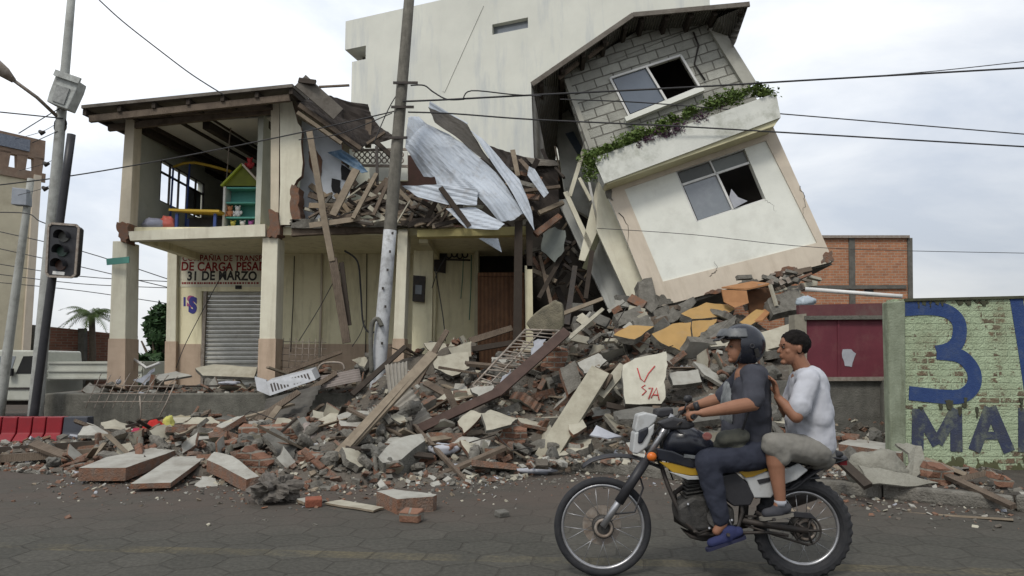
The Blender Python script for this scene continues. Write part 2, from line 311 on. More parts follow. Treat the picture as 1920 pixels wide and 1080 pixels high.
blue_ink = mat('blue sign paint', (.05, .05, .25), (.06, .06, .2), 9, .9)
pink_ink = mat('pink sign paint', (.4, .1, .2), (.35, .1, .2), 9, .9)
shutter_m = mat('grey roller shutter steel', (.48, .475, .43), (.38, .375, .34), 6, .6, .2, stain=(.2, .18, .15), stain_amt=.5, stain_scale=2)
teal = mat('teal painted sign', (.07, .22, .18), (.06, .18, .15), 9, .6, .1)
truck_p = mat('pale olive truck paint', (.42, .43, .38), (.37, .38, .335), 4, .4, .1, stain=(.2, .18, .13), stain_amt=.4)
cable_m = mat('black cable', (.035, .035, .037), (.05, .05, .052), 5, .7, 0)
sack_m = mat('dirty cream sack cloth', (.23, .225, .19), (.17, .163, .135), 6, .95, .8, 30)
ceil_m = mat('pale ceiling board', (.62, .61, .58), (.55, .54, .515), 2, .9, .05)
room_m = mat('grey green plaster', (.44, .45, .39), (.38, .39, .335), 2, .9, .1, stain=(.15, .15, .12), stain_amt=.4)
# ---------------------------------------------------------------- ground, street, pavement
def hex_mat():
    m = bpy.data.materials.new('hexagonal street pavers'); m.use_nodes = True; t = m.node_tree; nd = t.nodes; L = t.links.new
    b = nd['Principled BSDF']; b.inputs['Roughness'].default_value = .9; b.inputs['Specular IOR Level'].default_value = .25
    tcn = nd.new('ShaderNodeTexCoord')
    def vmath(op, a, bb=None):
        n = nd.new('ShaderNodeVectorMath'); n.operation = op
        if hasattr(a, 'links'): L(a, n.inputs[0])
        else: n.inputs[0].default_value = a
        if bb is not None:
            if hasattr(bb, 'links'): L(bb, n.inputs[1])
            else: n.inputs[1].default_value = bb
        return n.outputs['Value'] if op in ('DOT_PRODUCT', 'LENGTH') else n.outputs[0]
    def mth(op, a, bb=None, c=None):
        n = nd.new('ShaderNodeMath'); n.operation = op
        for i, q in enumerate((a, bb, c)):
            if q is None: continue
            if hasattr(q, 'links'): L(q, n.inputs[i])
            else: n.inputs[i].default_value = q
        return n.outputs[0]
    wn = nd.new('ShaderNodeTexNoise'); wn.inputs['Scale'].default_value = 2.5; L(tcn.outputs['Object'], wn.inputs['Vector'])
    ws = nd.new('ShaderNodeVectorMath'); ws.operation = 'SCALE'; ws.inputs['Scale'].default_value = .05; L(wn.outputs['Color'], ws.inputs[0])
    mp = nd.new('ShaderNodeMapping'); mp.inputs['Rotation'].default_value = (0, 0, math.radians(8)); mp.inputs['Scale'].default_value = (2.35, 2.35, 0)
    ad = vmath('ADD', tcn.outputs['Object'], ws.outputs[0]); L(ad, mp.inputs[0]); p = mp.outputs[0]
    s = (1.0, 1.7320508, 1.0); h = (.5, .8660254, .5)
    def cell(q):
        d = nd.new('ShaderNodeVectorMath'); d.operation = 'WRAP'; L(q, d.inputs[0]); d.inputs[1].default_value = (.5, .8660254, 1); d.inputs[2].default_value = (-.5, -.8660254, -1); return d.outputs[0]
    a = cell(p); bq = cell(vmath('SUBTRACT', p, h))
    za = vmath('MULTIPLY', a, (1, 1, 0)); zb = vmath('MULTIPLY', bq, (1, 1, 0))
    la = vmath('LENGTH', za); lb = vmath('LENGTH', zb); sel = mth('LESS_THAN', lb, la)
    mixv = nd.new('ShaderNodeMix'); mixv.data_type = 'VECTOR'; L(sel, mixv.inputs['Factor']); L(za, mixv.inputs[4]); L(zb, mixv.inputs[5]); g = mixv.outputs[1]
    ga = vmath('ABSOLUTE', g); d1 = vmath('DOT_PRODUCT', ga, (.5, .8660254, 0)); sx = nd.new('ShaderNodeSeparateXYZ'); L(ga, sx.inputs[0])
    hd = mth('MAXIMUM', d1, sx.outputs[0])                                  # 0 centre .. .5 edge
    joint = nd.new('ShaderNodeMapRange'); joint.interpolation_type = 'SMOOTHSTEP'; joint.inputs['From Min'].default_value = .458; joint.inputs['From Max'].default_value = .492; L(hd, joint.inputs['Value'])
    cid = vmath('SUBTRACT', p, g); wnz = nd.new('ShaderNodeTexWhiteNoise'); sn = nd.new('ShaderNodeVectorMath'); sn.operation = 'SNAP'; L(cid, sn.inputs[0]); sn.inputs[1].default_value = (.25, .25, .25); L(sn.outputs[0], wnz.inputs['Vector'])
    n1 = nd.new('ShaderNodeTexNoise'); n1.inputs['Scale'].default_value = 28; n1.inputs['Detail'].default_value = 8; L(tcn.outputs['Object'], n1.inputs['Vector'])
    n2 = nd.new('ShaderNodeTexNoise'); n2.inputs['Scale'].default_value = .9; n2.inputs['Detail'].default_value = 9; n2.inputs['Roughness'].default_value = .7; L(tcn.outputs['Object'], n2.inputs['Vector'])
    val = mth('MULTIPLY_ADD', wnz.outputs['Value'], .16, .84); v2 = mth('MULTIPLY_ADD', n1.outputs['Fac'], 1.3, .35); vv = mth('MULTIPLY', val, v2)
    base = nd.new('ShaderNodeMix'); base.data_type = 'RGBA'; base.inputs['A'].default_value = (.058, .056, .047, 1); base.inputs['B'].default_value = (.070, .066, .056, 1)
    r2 = nd.new('ShaderNodeMapRange'); r2.inputs['From Min'].default_value = .4; r2.inputs['From Max'].default_value = .65; L(n2.outputs['Fac'], r2.inputs['Value']); L(r2.outputs[0], base.inputs['Factor'])
    # faded yellow painted line across the pavers
    so_ = nd.new('ShaderNodeSeparateXYZ'); L(tcn.outputs['Object'], so_.inputs[0])
    yl = mth('ABSOLUTE', mth('SUBTRACT', mth('ADD', so_.outputs[1], mth('MULTIPLY', so_.outputs[0], .10)), 5.95)); yf = mth('MULTIPLY', mth('LESS_THAN', yl, .10), mth('MULTIPLY', r2.outputs[0], .42))
    yf2 = mth('MULTIPLY', yf, n1.outputs['Fac'])
    ym = nd.new('ShaderNodeMix'); ym.data_type = 'RGBA'; L(yf2, ym.inputs['Factor']); L(base.outputs['Result'], ym.inputs['A']); ym.inputs['B'].default_value = (.26, .20, .07, 1)
    mu = nd.new('ShaderNodeMix'); mu.data_type = 'RGBA'; mu.blend_type = 'MULTIPLY'; mu.inputs['Factor'].default_value = 1; L(ym.outputs['Result'], mu.inputs['A']); L(vv, mu.inputs['B'])
    jm = nd.new('ShaderNodeMix'); jm.data_type = 'RGBA'; L(mth('MULTIPLY', joint.outputs[0], .38), jm.inputs['Factor']); L(mu.outputs['Result'], jm.inputs['A']); jm.inputs['B'].default_value = (.028, .025, .02, 1)
    # brick dust spread near the rubble
    df = nd.new('ShaderNodeMapRange'); df.inputs['From Min'].default_value = 6.6; df.inputs['From Max'].default_value = 8.6; L(so_.outputs[1], df.inputs['Value'])
    dn = mth('MULTIPLY', df.outputs[0], r2.outputs[0]); dd = mth('ADD', dn, mth('MULTIPLY', df.outputs[0], .45)); 
    cl = nd.new('ShaderNodeClamp'); L(dd, cl.inputs['Value']); cl.inputs['Max'].default_value = .9
    dm = nd.new('ShaderNodeMix'); dm.data_type = 'RGBA'; L(cl.outputs[0], dm.inputs['Factor']); L(jm.outputs['Result'], dm.inputs['A']); dm.inputs['B'].default_value = (.072, .058, .048, 1)
    L(dm.outputs['Result'], b.inputs['Base Color'])
    hh = mth('MULTIPLY_ADD', joint.outputs[0], -1.2, mth('MULTIPLY', n1.outputs['Fac'], .7)); bp = nd.new('ShaderNodeBump'); bp.inputs['Strength'].default_value = .6; bp.inputs['Distance'].default_value = .009
    L(hh, bp.inputs['Height']); L(bp.outputs[0], b.inputs['Normal']); return m
street_m = hex_mat()
def grid(name, x0, x1, y0, y1, step, zf, m, kind='structure', label=None, mask=None):
    b = MB(); nx = int((x1-x0)/step)+1; ny = int((y1-y0)/step)+1; vs = []
    for j in range(ny):
        for i in range(nx):
            x = x0+i*step; y = y0+j*step; vs.append((x, y, zf(x, y)))
    fs = [(j*nx+i, j*nx+i+1, (j+1)*nx+i+1, (j+1)*nx+i) for j in range(ny-1) for i in range(nx-1) if mask is None or mask(x0+(i+.5)*step, y0+(j+.5)*step)]
    b.add(vs, fs, 0, True); o = b.build(name, m, base=(0, 0, 0)); tag(o, label, None, None, kind); return o
b = MB(); b.add([(-600, -60, -.02), (600, -60, -.02), (600, 900, -.02), (-600, 900, -.02)], [(0, 1, 2, 3)]); tag(b.build('ground', dirt, base=(0, 0, 0)), kind='structure')
b = MB(); b.add([(-60, -20, 0), (60, -20, 0), (60, 40, 0), (-60, 40, 0)], [(0, 1, 2, 3)]); tag(b.build('street', street_m, base=(0, 0, 0)), kind='structure')
# pavement on the right with its broken kerb
KERB = [(-1.0, 11.6), (0.0, 11.2), (1.0, 10.7), (2.05, 10.05), (3.1, 9.35), (4.2, 8.62), (5.2, 7.9), (6.2, 7.2), (9, 5.6), (14, 3)]
b = MB(); top = [(x, y, .15) for x, y in KERB]+[(14, 30, .15), (-1.0, 30, .15)]
b.prism([Vector(p) for p in top], (0, 0, -.16)); tag(b.build('pavement', mat('dusty brown grey pavement', (.07, .062, .052), (.042, .037, .031), 4, .95, .8, 40, stain=(.09, .068, .052), stain_amt=.7, stain_scale=2.5), base=(0, 0, 0)), kind='structure')
b = MB(); r_ = random.Random(3)
for (x0, y0), (x1, y1) in zip(KERB[:-1], KERB[1:]):
    a_ = Vector((x0, y0, .085)); c_ = Vector((x1, y1, .085)); d_ = (c_-a_); k_ = max(1, round(d_.length/0.9)); nn_ = Vector((d_.y, -d_.x, 0)).normalized()
    for i in range(k_):
        p0 = a_+d_*(i/k_+.006); p1 = a_+d_*((i+1)/k_-.006); o_ = nn_*(.07+r_.uniform(-.012, .012))
        b.beam(p0+o_+nn_*r_.uniform(-.02, .03)+Vector((0, 0, r_.uniform(-.05, .0))), p1+o_+Vector((0, 0, r_.uniform(-.05, .0))), .15, .17)
ko = b.build('kerb', grey_rub, base=(0, 0, 0)); tag(ko, kind='structure'); bevel(ko, .035)
# raised forecourt behind a weathered concrete retaining face (left), the storefront stands on it
PZ = .90
b = MB(); q = [P(84, 737, 15.0), P(300, 737, 15.0), P(520, 738, 15.0), P(870, 740, 15.0)]
pts = [Vector((q[0].x, 15, PZ)), Vector((q[1].x, 14.95, PZ)), Vector((q[2].x, 15.02, PZ+.01)), Vector((q[3].x, 15, PZ)), Vector((-.6, 15.4, PZ)), Vector((2.3, 16.3, PZ)), Vector((2.3, 24, PZ)), Vector((-9.6, 24, PZ)), Vector((-9.5, 16.2, PZ))]
b.prism(pts, (0, 0, -.93)); fo = b.build('raised_pavement', concrete_dark, base=(0, 0, 0)); tag(fo, kind='structure'); bevel(fo, .03)

# ---------------------------------------------------------------- rubble heap (fine rubble nobody could count)
def sstep(a, b_, x):
    t = max(0, min(1, (x-a)/(b_-a))); return t*t*(3-2*t)
def interp(tab, x):
    if x <= tab[0][0]: return tab[0][1]
    for (a, va), (c, vc) in zip(tab[:-1], tab[1:]):
        if x <= c: return va+(vc-va)*(x-a)/(c-a)
    return tab[-1][1]
FRONT = [(-9, 11.6), (-6.3, 10.6), (-5.2, 10.0), (-3.6, 9.7), (-2.4, 9.2), (-1.6, 9.5), (-.3, 9.7), (.3, 10.3), (1.1, 10.7), (2.1, 10.2), (3.3, 9.9), (4.2, 9.8), (6, 9.6)]
PEAK = [(-9, .10), (-7, .24), (-5, .38), (-3, .42), (-1.8, .62), (-.9, 1.05), (-.1, 1.60), (.7, 1.85), (1.7, 2.15), (2.7, 2.25), (3.6, 2.45), (4.6, 2.35), (5.4, 1.9), (6.2, .4)]
def heap(x, y):
    f = interp(FRONT, x); pk = interp(PEAK, x); L_ = 5.2 if x > -1.5 else 2.2
    t = (y-f)/L_
    if t <= 0: return -.06
    h = pk*(sstep(0, 1, t)**.8)
    if x < -1.0: h = min(h, pk) * (1 if y < 14.9 else 1)
    n_ = mnoise.fractal(Vector((x*1.3, y*1.3, 0)), 1.0, 2.0, 5)*.16+mnoise.fractal(Vector((x*4, y*4, 3)), .9, 2.0, 4)*.07
    h += .80*math.exp(-((x+2.15)/.95)**2-((y-14.7)/.75)**2)
    return h+n_*min(1, t*3+.2)
def hz_(x, y): return max(heap(x, y), 0 if x < .2 else .15)
hp = grid('rubble_heap', -9, 6.3, 8.2, 17.6, .07, heap, brown_rub, 'stuff', None,
          mask=lambda x, y: y > interp(FRONT, x)-.35 and not (y > 15.05 and x < -1.2) and not (x > 4.3 and y > 11.3 and x > 4.3+(y-11.3)*.55) and not (x > 5.75) and not(x>4.35 and 11.1<y<11.7))
def H(px, py):      # first hit of a photo direction with the heap
    d = ray(px, py); t = 7.0
    while t < 20:
        p = CC+d*(t/d.y)
        if p.z <= hz_(p.x, p.y): return p
        t += .04
    return CC+d*(15/d.y)
# dust patch on the pavers in front of the rubble
b = MB()
# ---------------------------------------------------------------- far buildings
# big rendered building behind
FB = Vector((-6.5, 31, 0))
tl = P(648, 40, 31); cr = Vector((math.cos(math.radians(24)), -math.sin(math.radians(24)), 0)); nrm = Vector((cr.y, -cr.x, 0))
o_ = Vector((tl.x, 31, 0))
def QB(px, py): return PP(px, py, o_, nrm)
t0 = thing('rendered_building', (o_.x, 31, 0), 'tall off-white rendered building with blank wall and slot vent behind the wrecked houses', 'building')
back = Vector((-nrm.x, -nrm.y, 0))
if back.y < 0: back = -back
back = back*.25+Vector((.2, .98, 0))*0.75
back.normalize()
A = QB(648, 40); A2 = QB(646, 92); Bn = QB(686, 87); Bn2 = QB(685, 111); 
topR = QB(1328, -100); botR = Vector((topR.x, topR.y, 0)); 
zt = A.z
def down(p, z=0): return Vector((p.x, p.y, z))
b = MB(); xL = QB(685, 111)
# main wall as a slab with the notch cut at its left side and a slot vent
v0 = QB(923, 46); v1 = QB(990, 37); v2 = QB(990, 52); v3 = QB(923, 61)
wl = [down(xL), xL, Bn, A2, A, topR, botR]
def slabwall(poly, dep, mi=0): b.prism(poly, back*dep, mi)
# split round the vent: four strips in the plane
def lerp(a, c, t): return a+(c-a)*t
def at_s(s, z): return o_+cr*s+Vector((0, 0, z))
sx0 = (v0-o_).dot(cr); sx1 = (v1-o_).dot(cr); z0_ = min(v3.z, v2.z); z1_ = max(v0.z, v1.z)
s_end = (topR-o_).dot(cr); sN = (Bn-o_).dot(cr); zN = (A2.z+Bn.z)/2; zN0 = Bn2.z; top0 = A.z
tp = A.z+.0
slabwall([at_s(sN, 0), at_s(sN, top0), at_s(sx0, top0), at_s(sx0, 0)], 7)
slabwall([at_s(sx0, 0), at_s(sx0, z0_), at_s(sx1, z0_), at_s(sx1, 0)], 7)
slabwall([at_s(sx0, z1_), at_s(sx0, top0), at_s(sx1, top0), at_s(sx1, z1_)], 7)
slabwall([at_s(sx1, 0), at_s(sx1, top0), at_s(s_end, top0), at_s(s_end, 0)], 7)
slabwall([at_s(0, zN), at_s(0, top0), at_s(sN, top0), at_s(sN, zN)], 1.2)
slabwall([at_s(sN*.35, 0), at_s(sN*.35, zN0), at_s(sN, zN0), at_s(sN, 0)], .5)
b.build('wall', facade, t0)
b = MB(); b.prism([p+back*.25 for p in (at_s(sx0, z0_), at_s(sx0, z1_), at_s(sx1, z1_), at_s(sx1, z0_))], back*.1); b.build('vent', glass_g, t0)
b = MB(); b.prism([p+back*1.0 for p in (at_s(sN*.35, zN0), at_s(sN*.35, zN), at_s(sN, zN), at_s(sN, zN0))], back*.1); b.build('recess', concrete_dark, t0)
b = MB(); b.beam(QB(905, 10)-back*.01, QB(832, 172)-back*.01, .12, .03, nrm); b.build('plaster_seam', facade, t0)

# unfinished brick building far right
Y = 34
t1 = thing('brick_building', P(1610, 600, Y), 'unfinished red brick building with concrete columns behind the maroon gate', 'building')
b = MB(); pl_ = [P(1380, 444, Y), P(1702, 444, Y), Vector((P(1709, 640, Y).x, Y, 0)), Vector((P(1380, 640, Y).x, Y, 0))]; b.prism(pl_, (0, 8, 0)); b.build('wall', brick_far, t1)
b = MB(); b.ppoly([(1372, 441), (1706, 441), (1706, 446), (1372, 446)], Y-.15, 8.4); b.build('roof_edge', metal_pale, t1)
for x, w in ((1592, 11), (1702, 9), (1470, 10)):
    b = MB(); b.ppoly([(x, 446), (x+w, 446), (x+w+2, 640), (x+2, 640)], Y-.06, .2); b.build('concrete_column', concrete, t1)
b = MB(); b.ppoly([(1380, 536), (1700, 534), (1700, 541), (1380, 543)], Y-.1, .2); b.build('concrete_beam', concrete, t1)
b = MB(); b.ppoly([(1622, 543), (1638, 543), (1638, 553), (1622, 553)], Y-.05, .1); b.build('vent_hole', glass_d, t1)

# building at the far left with an ornate brick parapet
Y = 30
dirL = Vector((.55, .83, 0)).normalized(); oL = P(76, 300, Y); nL = Vector((dirL.y, -dirL.x, 0))
def QL(px, py): return PP(px, py, oL, nL)
t2 = thing('corner_building', (oL.x, oL.y, 0), 'beige building with arched brick parapet at the left edge behind the poles', 'building')
b = MB(); s0 = -10.0
c_tr = QL(74, 330); ztop = c_tr.z
def sL(s, z): return oL+dirL*s+Vector((0, 0, z-oL.z))
b.prism([sL(-12, 0), sL(-12, ztop), sL(0, ztop), sL(0, 0)], Vector((-.83, .55, 0))*6); b.build('wall', mat('aged beige plaster', (.56, .51, .38), (.49, .445, .33), 1, .9, .1, 30, stain=(.25, .21, .14), stain_amt=.5, stain_scale=.6), t2)
par = MB(); zc = QL(76, 262).z; hh = zc-ztop
par.prism([sL(-12, zc-.55*hh), sL(-12, zc), sL(.15, zc), sL(.15, zc-.55*hh)], Vector((-.83, .55, 0))*.3)
k = 0
while k*.62 < 12:
    par.prism([sL(-k*.62-.2, ztop), sL(-k*.62-.26, zc-.5*hh), sL(-k*.62+.14, zc-.5*hh), sL(-k*.62+.08, ztop)], Vector((-.83, .55, 0))*.25); k += 1
par.prism([sL(-12, ztop-.25), sL(-12, ztop+.12), sL(.2, ztop+.12), sL(.2, ztop-.25)], Vector((.83, -.55, 0))*.08)
par.build('parapet', mat('brown weathered parapet', (.24, .17, .125), (.17, .12, .09), 3, .95, .4, 20, stain=(.3, .27, .22), stain_amt=.5), t2)
for s in (-1.0, -2.7, -4.4, -6.1):
    b = MB(); b.prism([sL(s-.55, zc-.4*hh), sL(s-.55, zc-.08*hh), sL(s+.55, zc-.08*hh), sL(s+.55, zc-.4*hh)], Vector((.83, -.55, 0))*.06)
    b.build('tile_panel', mat('blue grey glazed tile', (.11, .13, .17), (.2, .22, .26), 14, .5, .2), t2)
b = MB(); b.prism([sL(-.25, 0), sL(-.25, ztop), sL(.03, ztop), sL(.03, 0)], Vector((.83, -.55, 0))*.12); b.build('corner_pilaster', tan_band, t2)

# dark brick boundary wall behind the side street
bw = MB(); bw.prism([P(-120, 590, 30), P(250, 630, 36), Vector((P(250, 630, 36).x, 36, -.02)), Vector((P(-120, 590, 30).x, 30, -.02))], (.1, .25, 0))
wt_ = thing('boundary_wall', P(60, 760, 32), 'dark red brick boundary wall beyond the parked pickup truck', 'wall')
bw.build('brickwork', brick_dark, wt_)
for px_, w_ in ((55, 8), (146, 12), (215, 9)):
    t_ = (px_+120)/370; yy = 30+6*t_; b = MB(); b.ppoly([(px_, 597+t_*26), (px_+w_, 597+t_*26), (px_+w_, 745), (px_, 745)], yy-.25, .25); b.build('concrete_post', concrete, wt_)
b = MB(); b.prism([P(-120, 715, 29.8), P(140, 716, 34), Vector((P(140, 716, 34).x, 34, 0)), Vector((P(-120, 715, 29.8).x, 29.8, 0))], (0, .1, 0)); b.build('rendered_base', concrete, wt_)

# ---------------------------------------------------------------- trees
def leaf_ball(b, c, r, n, s, mi=0, rr=None, droop=0):
    rr = rr or rnd
    for _ in range(n):
        v = Vector((rr.gauss(0, 1), rr.gauss(0, 1), rr.gauss(0, 1))).normalized()*(rr.random()**.4)
        p = Vector(c)+Vector((v.x*r[0], v.y*r[1], v.z*r[2])); a = Vector((rr.gauss(0, 1), rr.gauss(0, 1), rr.gauss(0, .6))).normalized(); bb = a.cross(Vector((rr.gauss(0, 1), rr.gauss(0, 1), rr.gauss(0, 1)))).normalized(); q = s*rr.uniform(.6, 1.4)
        b.add([p-a*q, p+bb*q*.45, p+a*q-Vector((0, 0, droop*q)), p-bb*q*.45], [(0, 1, 2, 3)], mi)
def tree(label, px, py_top, py_bot, Y, wpx, m, n=1500, clumps=9, s=.16, seed=1):
    rr = random.Random(seed); base = P(px, 760, Y); base.z = 0; top = P(px, py_top, Y).z; w = wpx/F_PX*Y/2
    low = P(px, py_bot, Y).z; t = thing('broadleaf_tree', base, label, 'tree')
    b = MB(); b.tube([base, base+Vector((.1, 0, low*.6)), Vector((base.x, base.y, (low+top)/2))], [.22, .16, .07], 8)
    for k in range(6):
        a = rr.uniform(0, 6.28); b.tube([base+Vector((0, 0, low*.8)), base+Vector((math.cos(a)*w*.6, math.sin(a)*w*.6, (low+top)/2*rr.uniform(.9, 1.2)))], [.09, .03], 6)
    b.build('trunk', bark, t); b = MB()
    for k in range(clumps):
        a = rr.uniform(0, 6.28); q = rr.uniform(.1, .75); z = rr.uniform(low, top); e = math.sin(math.pi*max(.12, min(.9, (z-low)/(top-low)*.8+.15)))
        leaf_ball(b, (base.x+math.cos(a)*w*q*e, base.y+math.sin(a)*w*q*e, z-.25), (w*.42, w*.42, (top-low)*.17), n//clumps, s, 0, rr)
    b.build('crown', m, t)
tree('dark dense leafy tree seen between the left columns', 292, 585, 690, 29, 100, leaf_d, 2600, 16, .2, 4)
tree('rounded greyish tree crown above the dark tree between the left columns', 298, 568, 610, 40, 75, leaf_d, 1200, 9, .2, 9)
tree('second dark bush-like tree behind the left corner column', 262, 640, 735, 27, 90, leaf_d, 1600, 12, .18, 12)
# palm
Yp = 34; base = P(168, 700, Yp); base.z = 0; ctr = P(172, 590, Yp)
t = thing('palm_tree', base, 'palm tree with drooping fronds above the brick boundary wall', 'palm tree')
b = MB(); b.tube([base, (base.x+.1, Yp, ctr.z*.5), ctr], [.2, .15, .13], 8); b.build('trunk', bark, t)
b = MB(); rr = random.Random(5)
for k in range(24):
    a = k*2.399+rr.uniform(-.2, .2); up = rr.uniform(.1, 1.25); L_ = rr.uniform(1.1, 1.7); d = Vector((math.cos(a), math.sin(a), 0)); prev = ctr.copy(); n_ = 9
    for i in range(n_):
        tt = (i+1)/n_; p = ctr+d*(L_*tt*math.cos(up*.5))+Vector((0, 0, L_*(up*tt-1.05*tt*tt)*.75)); side = d.cross(Vector((0, 0, 1)))
        lw = .34*math.sin(math.pi*min(.97, tt*.85+.12)); b.add([prev, p, p+side*.015, prev+side*.015], [(0, 1, 2, 3)])
        for sg in (-1, 1):
            for w2 in (0, .5):
                m0 = prev.lerp(p, w2); m1 = prev.lerp(p, w2+.32); b.add([m0, m1, m1+side*sg*lw+d*.12-Vector((0, 0, lw*.65))], [(0, 1, 2)])
        prev = p
b.build('crown', leaf, t)

# ---------------------------------------------------------------- pickup truck on the side street
Y = 20.0
t = thing('pickup_truck', (P(60, 780, Y).x, Y+.9, 0), 'pale olive pickup truck with open cab window parked behind the left poles', 'truck')
def X(px, y=Y): return P(px, 700, y).x
xa, xb, xc, xd = X(-75), X(-8), X(84), X(268)
def Z(py, y=Y): return P(300, py, y).z
b = MB(); zr = Z(657); zw = Z(702); zs = Z(752); dp = 1.75
prof = [(X(-170), zs), (X(-170), Z(714)), (X(-72), zw), (X(-22), zr+.02), (X(80), zr), (X(86), zw), (X(88), zs)]
b.prism([Vector((x, Y, z)) for x, z in prof], (0, dp, 0)); bevel(b.build('cab', truck_p, t), .05, 3)
b = MB(); b.prism([Vector((x, Y-.012, z)) for x, z in ((X(30), zw+.02), (X(42), Z(668)), (X(76), Z(667)), (X(78), zw+.02))], (0, .03, 0)); b.build('side_window', glass_d, t)
b = MB(); b.prism([Vector((x, Y-.012, z)) for x, z in ((X(-60), zw+.03), (X(-24), Z(668)), (X(28), Z(668)), (X(20), zw+.02))], (0, .03, 0)); b.build('side_window', glass_g, t)
b = MB(); b.box((X(24), Y-.12, zw+.06), (.16, .12, .2)); bevel(b.build('mirror', black_pl, t), .02)
b = MB(); b.beam((X(-160), Y-.02, Z(728)), (X(86), Y-.02, Z(728)), .03, .05); b.build('side_trim', metal_dark, t)
b = MB(); zt1 = Z(678); zb1 = Z(712)
b.prism([Vector((x, Y-.05, z)) for x, z in ((xc+.12, zb1), (xc+.12, zt1), (xd, zt1+.01), (xd, zb1))], (0, .06, 0))
b.prism([Vector((x, Y+1.75, z)) for x, z in ((xc+.12, zb1), (xc+.12, zt1), (xd, zt1+.01), (xd, zb1))], (0, .06, 0))
b.box(((xc+xd)/2, Y+.88, zb1+.03), (xd-xc-.2, 1.75, .08)); b.box((xd, Y+.88, (zb1+zt1)/2), (.06, 1.8, zt1-zb1)); 
for zz in (zt1-.03, (zt1+zb1)/2, zb1+.05): b.beam((xc+.12, Y-.07, zz), (xd, Y-.07, zz), .05, .05)
b.build('load_bed', truck_p, t)
for xw in (X(-110), X(205)):
    b = MB(); b.torus((xw, Y+.12, .33), .24, .1, 28, 8); w_ = b.build('wheel', rubber, t)
    b = MB(); b.tube([(xw, Y+.04, .33), (xw, Y+.2, .33)], .17, 16); b.build('rim', metal_pale, w_)
b = MB(); b.box(((xa+xd)/2, Y+.9, .45), (xd-xa, .8, .16)); b.build('chassis', metal_dark, t)
# ---------------------------------------------------------------- wrecked two storey shop house (left)
HY = 16.0
house = thing('collapsed_shop_house', (-4.5, HY, PZ), 'wrecked two-storey cream shop house with open upper room, roller shutter and brown door', 'building')
def V(px, py, Y): return P(px, py, Y)
def pz(py, Y): return P(960, py, Y).z
def pxx(px, Y): return P(px, 560, Y).x
# ground floor columns, pinkish painted foot as sub-part
def column(top, bot, yb, depth, Y=HY, m=cream_lit, name='column', foot=635, parent=house):
    """top,bot = (xl,xr) photo columns at y top/bottom; yb=(ytop,ybot)"""
    b = MB(); ft = (foot-yb[0])/(yb[1]-yb[0]); L_ = lambda a, c, t: a+(c-a)*t
    r1 = [V(top[0], yb[0], Y), V(top[1], yb[0], Y), V(bot[1], yb[1], Y), V(bot[0], yb[1], Y)]
    b.prism(r1, (0, depth, 0)); c = b.build(name, m, parent); bevel(c, .015)
    if foot < yb[1]:
        e = .012; b = MB(); xl = L_(top[0], bot[0], ft); xr = L_(top[1], bot[1], ft)
        q = [V(xl, foot, Y)+Vector((-e, -e, 0)), V(xr, foot, Y)+Vector((e, -e, 0)), V(bot[1], yb[1], Y)+Vector((e, -e, .0)), V(bot[0], yb[1], Y)+Vector((-e, -e, .0))]
        b.prism(q, (0, depth+2*e, 0)); b.build('painted_foot', pinkish, c)
    return c
column((211, 238), (201, 233), (452, 735), .55)
column((492, 521), (483, 514), (445, 735), .5)
column((746, 765), (733, 754), (430, 735), .5)
pale_tan = mat('pale tan column plaster', (.55, .49, .38), (.47, .42, .32), 3, .85, .12, 60, stain=(.3, .25, .17), stain_amt=.4, streak=True)
# upper column left and the plaster pier in the middle
column((236, 253), (221, 243), (208, 431), .35, foot=999, m=pale_tan, name='upper_column')
b = MB(); b.ppoly([(508, 188), (524, 188), (522, 425), (507, 425)], HY, .5); b.build('upper_column', pale_tan, house)
b = MB(); b.prism(jag([V(525, 188, 15.98), V(548, 190, 15.98), V(556, 222, 15.98), V(566, 246, 15.98), V(565, 330, 15.98), V(548, 352, 15.98), V(548, 420, 15.98), V(523, 422, 15.98)], 2, .03), (0, .16, 0), 0, 1)
b.build('broken_wall_panel', [cream_lit, brick_edge], house)
for q_ in ([(547, 345), (561, 352), (558, 385), (566, 412), (548, 418), (543, 380)], [(503, 392), (521, 398), (524, 440), (516, 446), (500, 443), (506, 420)], [(219, 416), (240, 418), (242, 436), (236, 456), (226, 452), (219, 432)]):
    b = MB(); b.prism(jag([V(x, y, 15.9) for x, y in q_], 3, .03), (0, .4, 0)); b.build('exposed_brick', brick_edge, house)
# floor slab with a broken front edge beyond the middle column
SL = [V(240, 434, HY-.1), V(497, 420, HY-.1), V(497, 443, HY-.1), V(244, 451, HY-.1)]
b = MB(); b.prism(SL, (0, .25, 0)); b.build('edge_beam', cream_lit, house)
zt = (SL[0].z+SL[1].z)/2
zq = V(960, 475, WY0 := 18.9).z; xr_ = V(990, 430, HY).x
b = MB(); b.prism([Vector((SL[0].x, HY+.15, zq)), Vector((xr_, HY+.15, zq)), Vector((xr_, HY+.15, zt+.06)), Vector((SL[0].x, HY+.15, zt+.06))], (0, 5.6, 0))
b.build('floor_slab', yellow_wall, house)
b = MB(); b.prism(jag([V(545, 424, HY-.02), V(742, 418, HY-.02), V(742, 436, HY-.02), V(545, 442, HY-.02)], 5, .025), (0, .17, 0)); b.build('broken_beam', wood, house)
b = MB(); b.prism(jag([V(545, 411, HY-.1), V(800, 408, HY-.1), V(800, 424, HY-.1), V(545, 427, HY-.1)], 9, .03), (0, 1.2, 0)); b.build('broken_slab_edge', grey_rub, house)
b = MB(); b.ppoly([(782, 431), (989, 424), (989, 440), (782, 444)], HY-.25, .3); b.build('yellow_beam', mat('bright yellowed cream paint', (.66, .58, .27), (.55, .48, .22), 3, .8, .2, stain=(.3, .26, .13), stain_amt=.4), house)
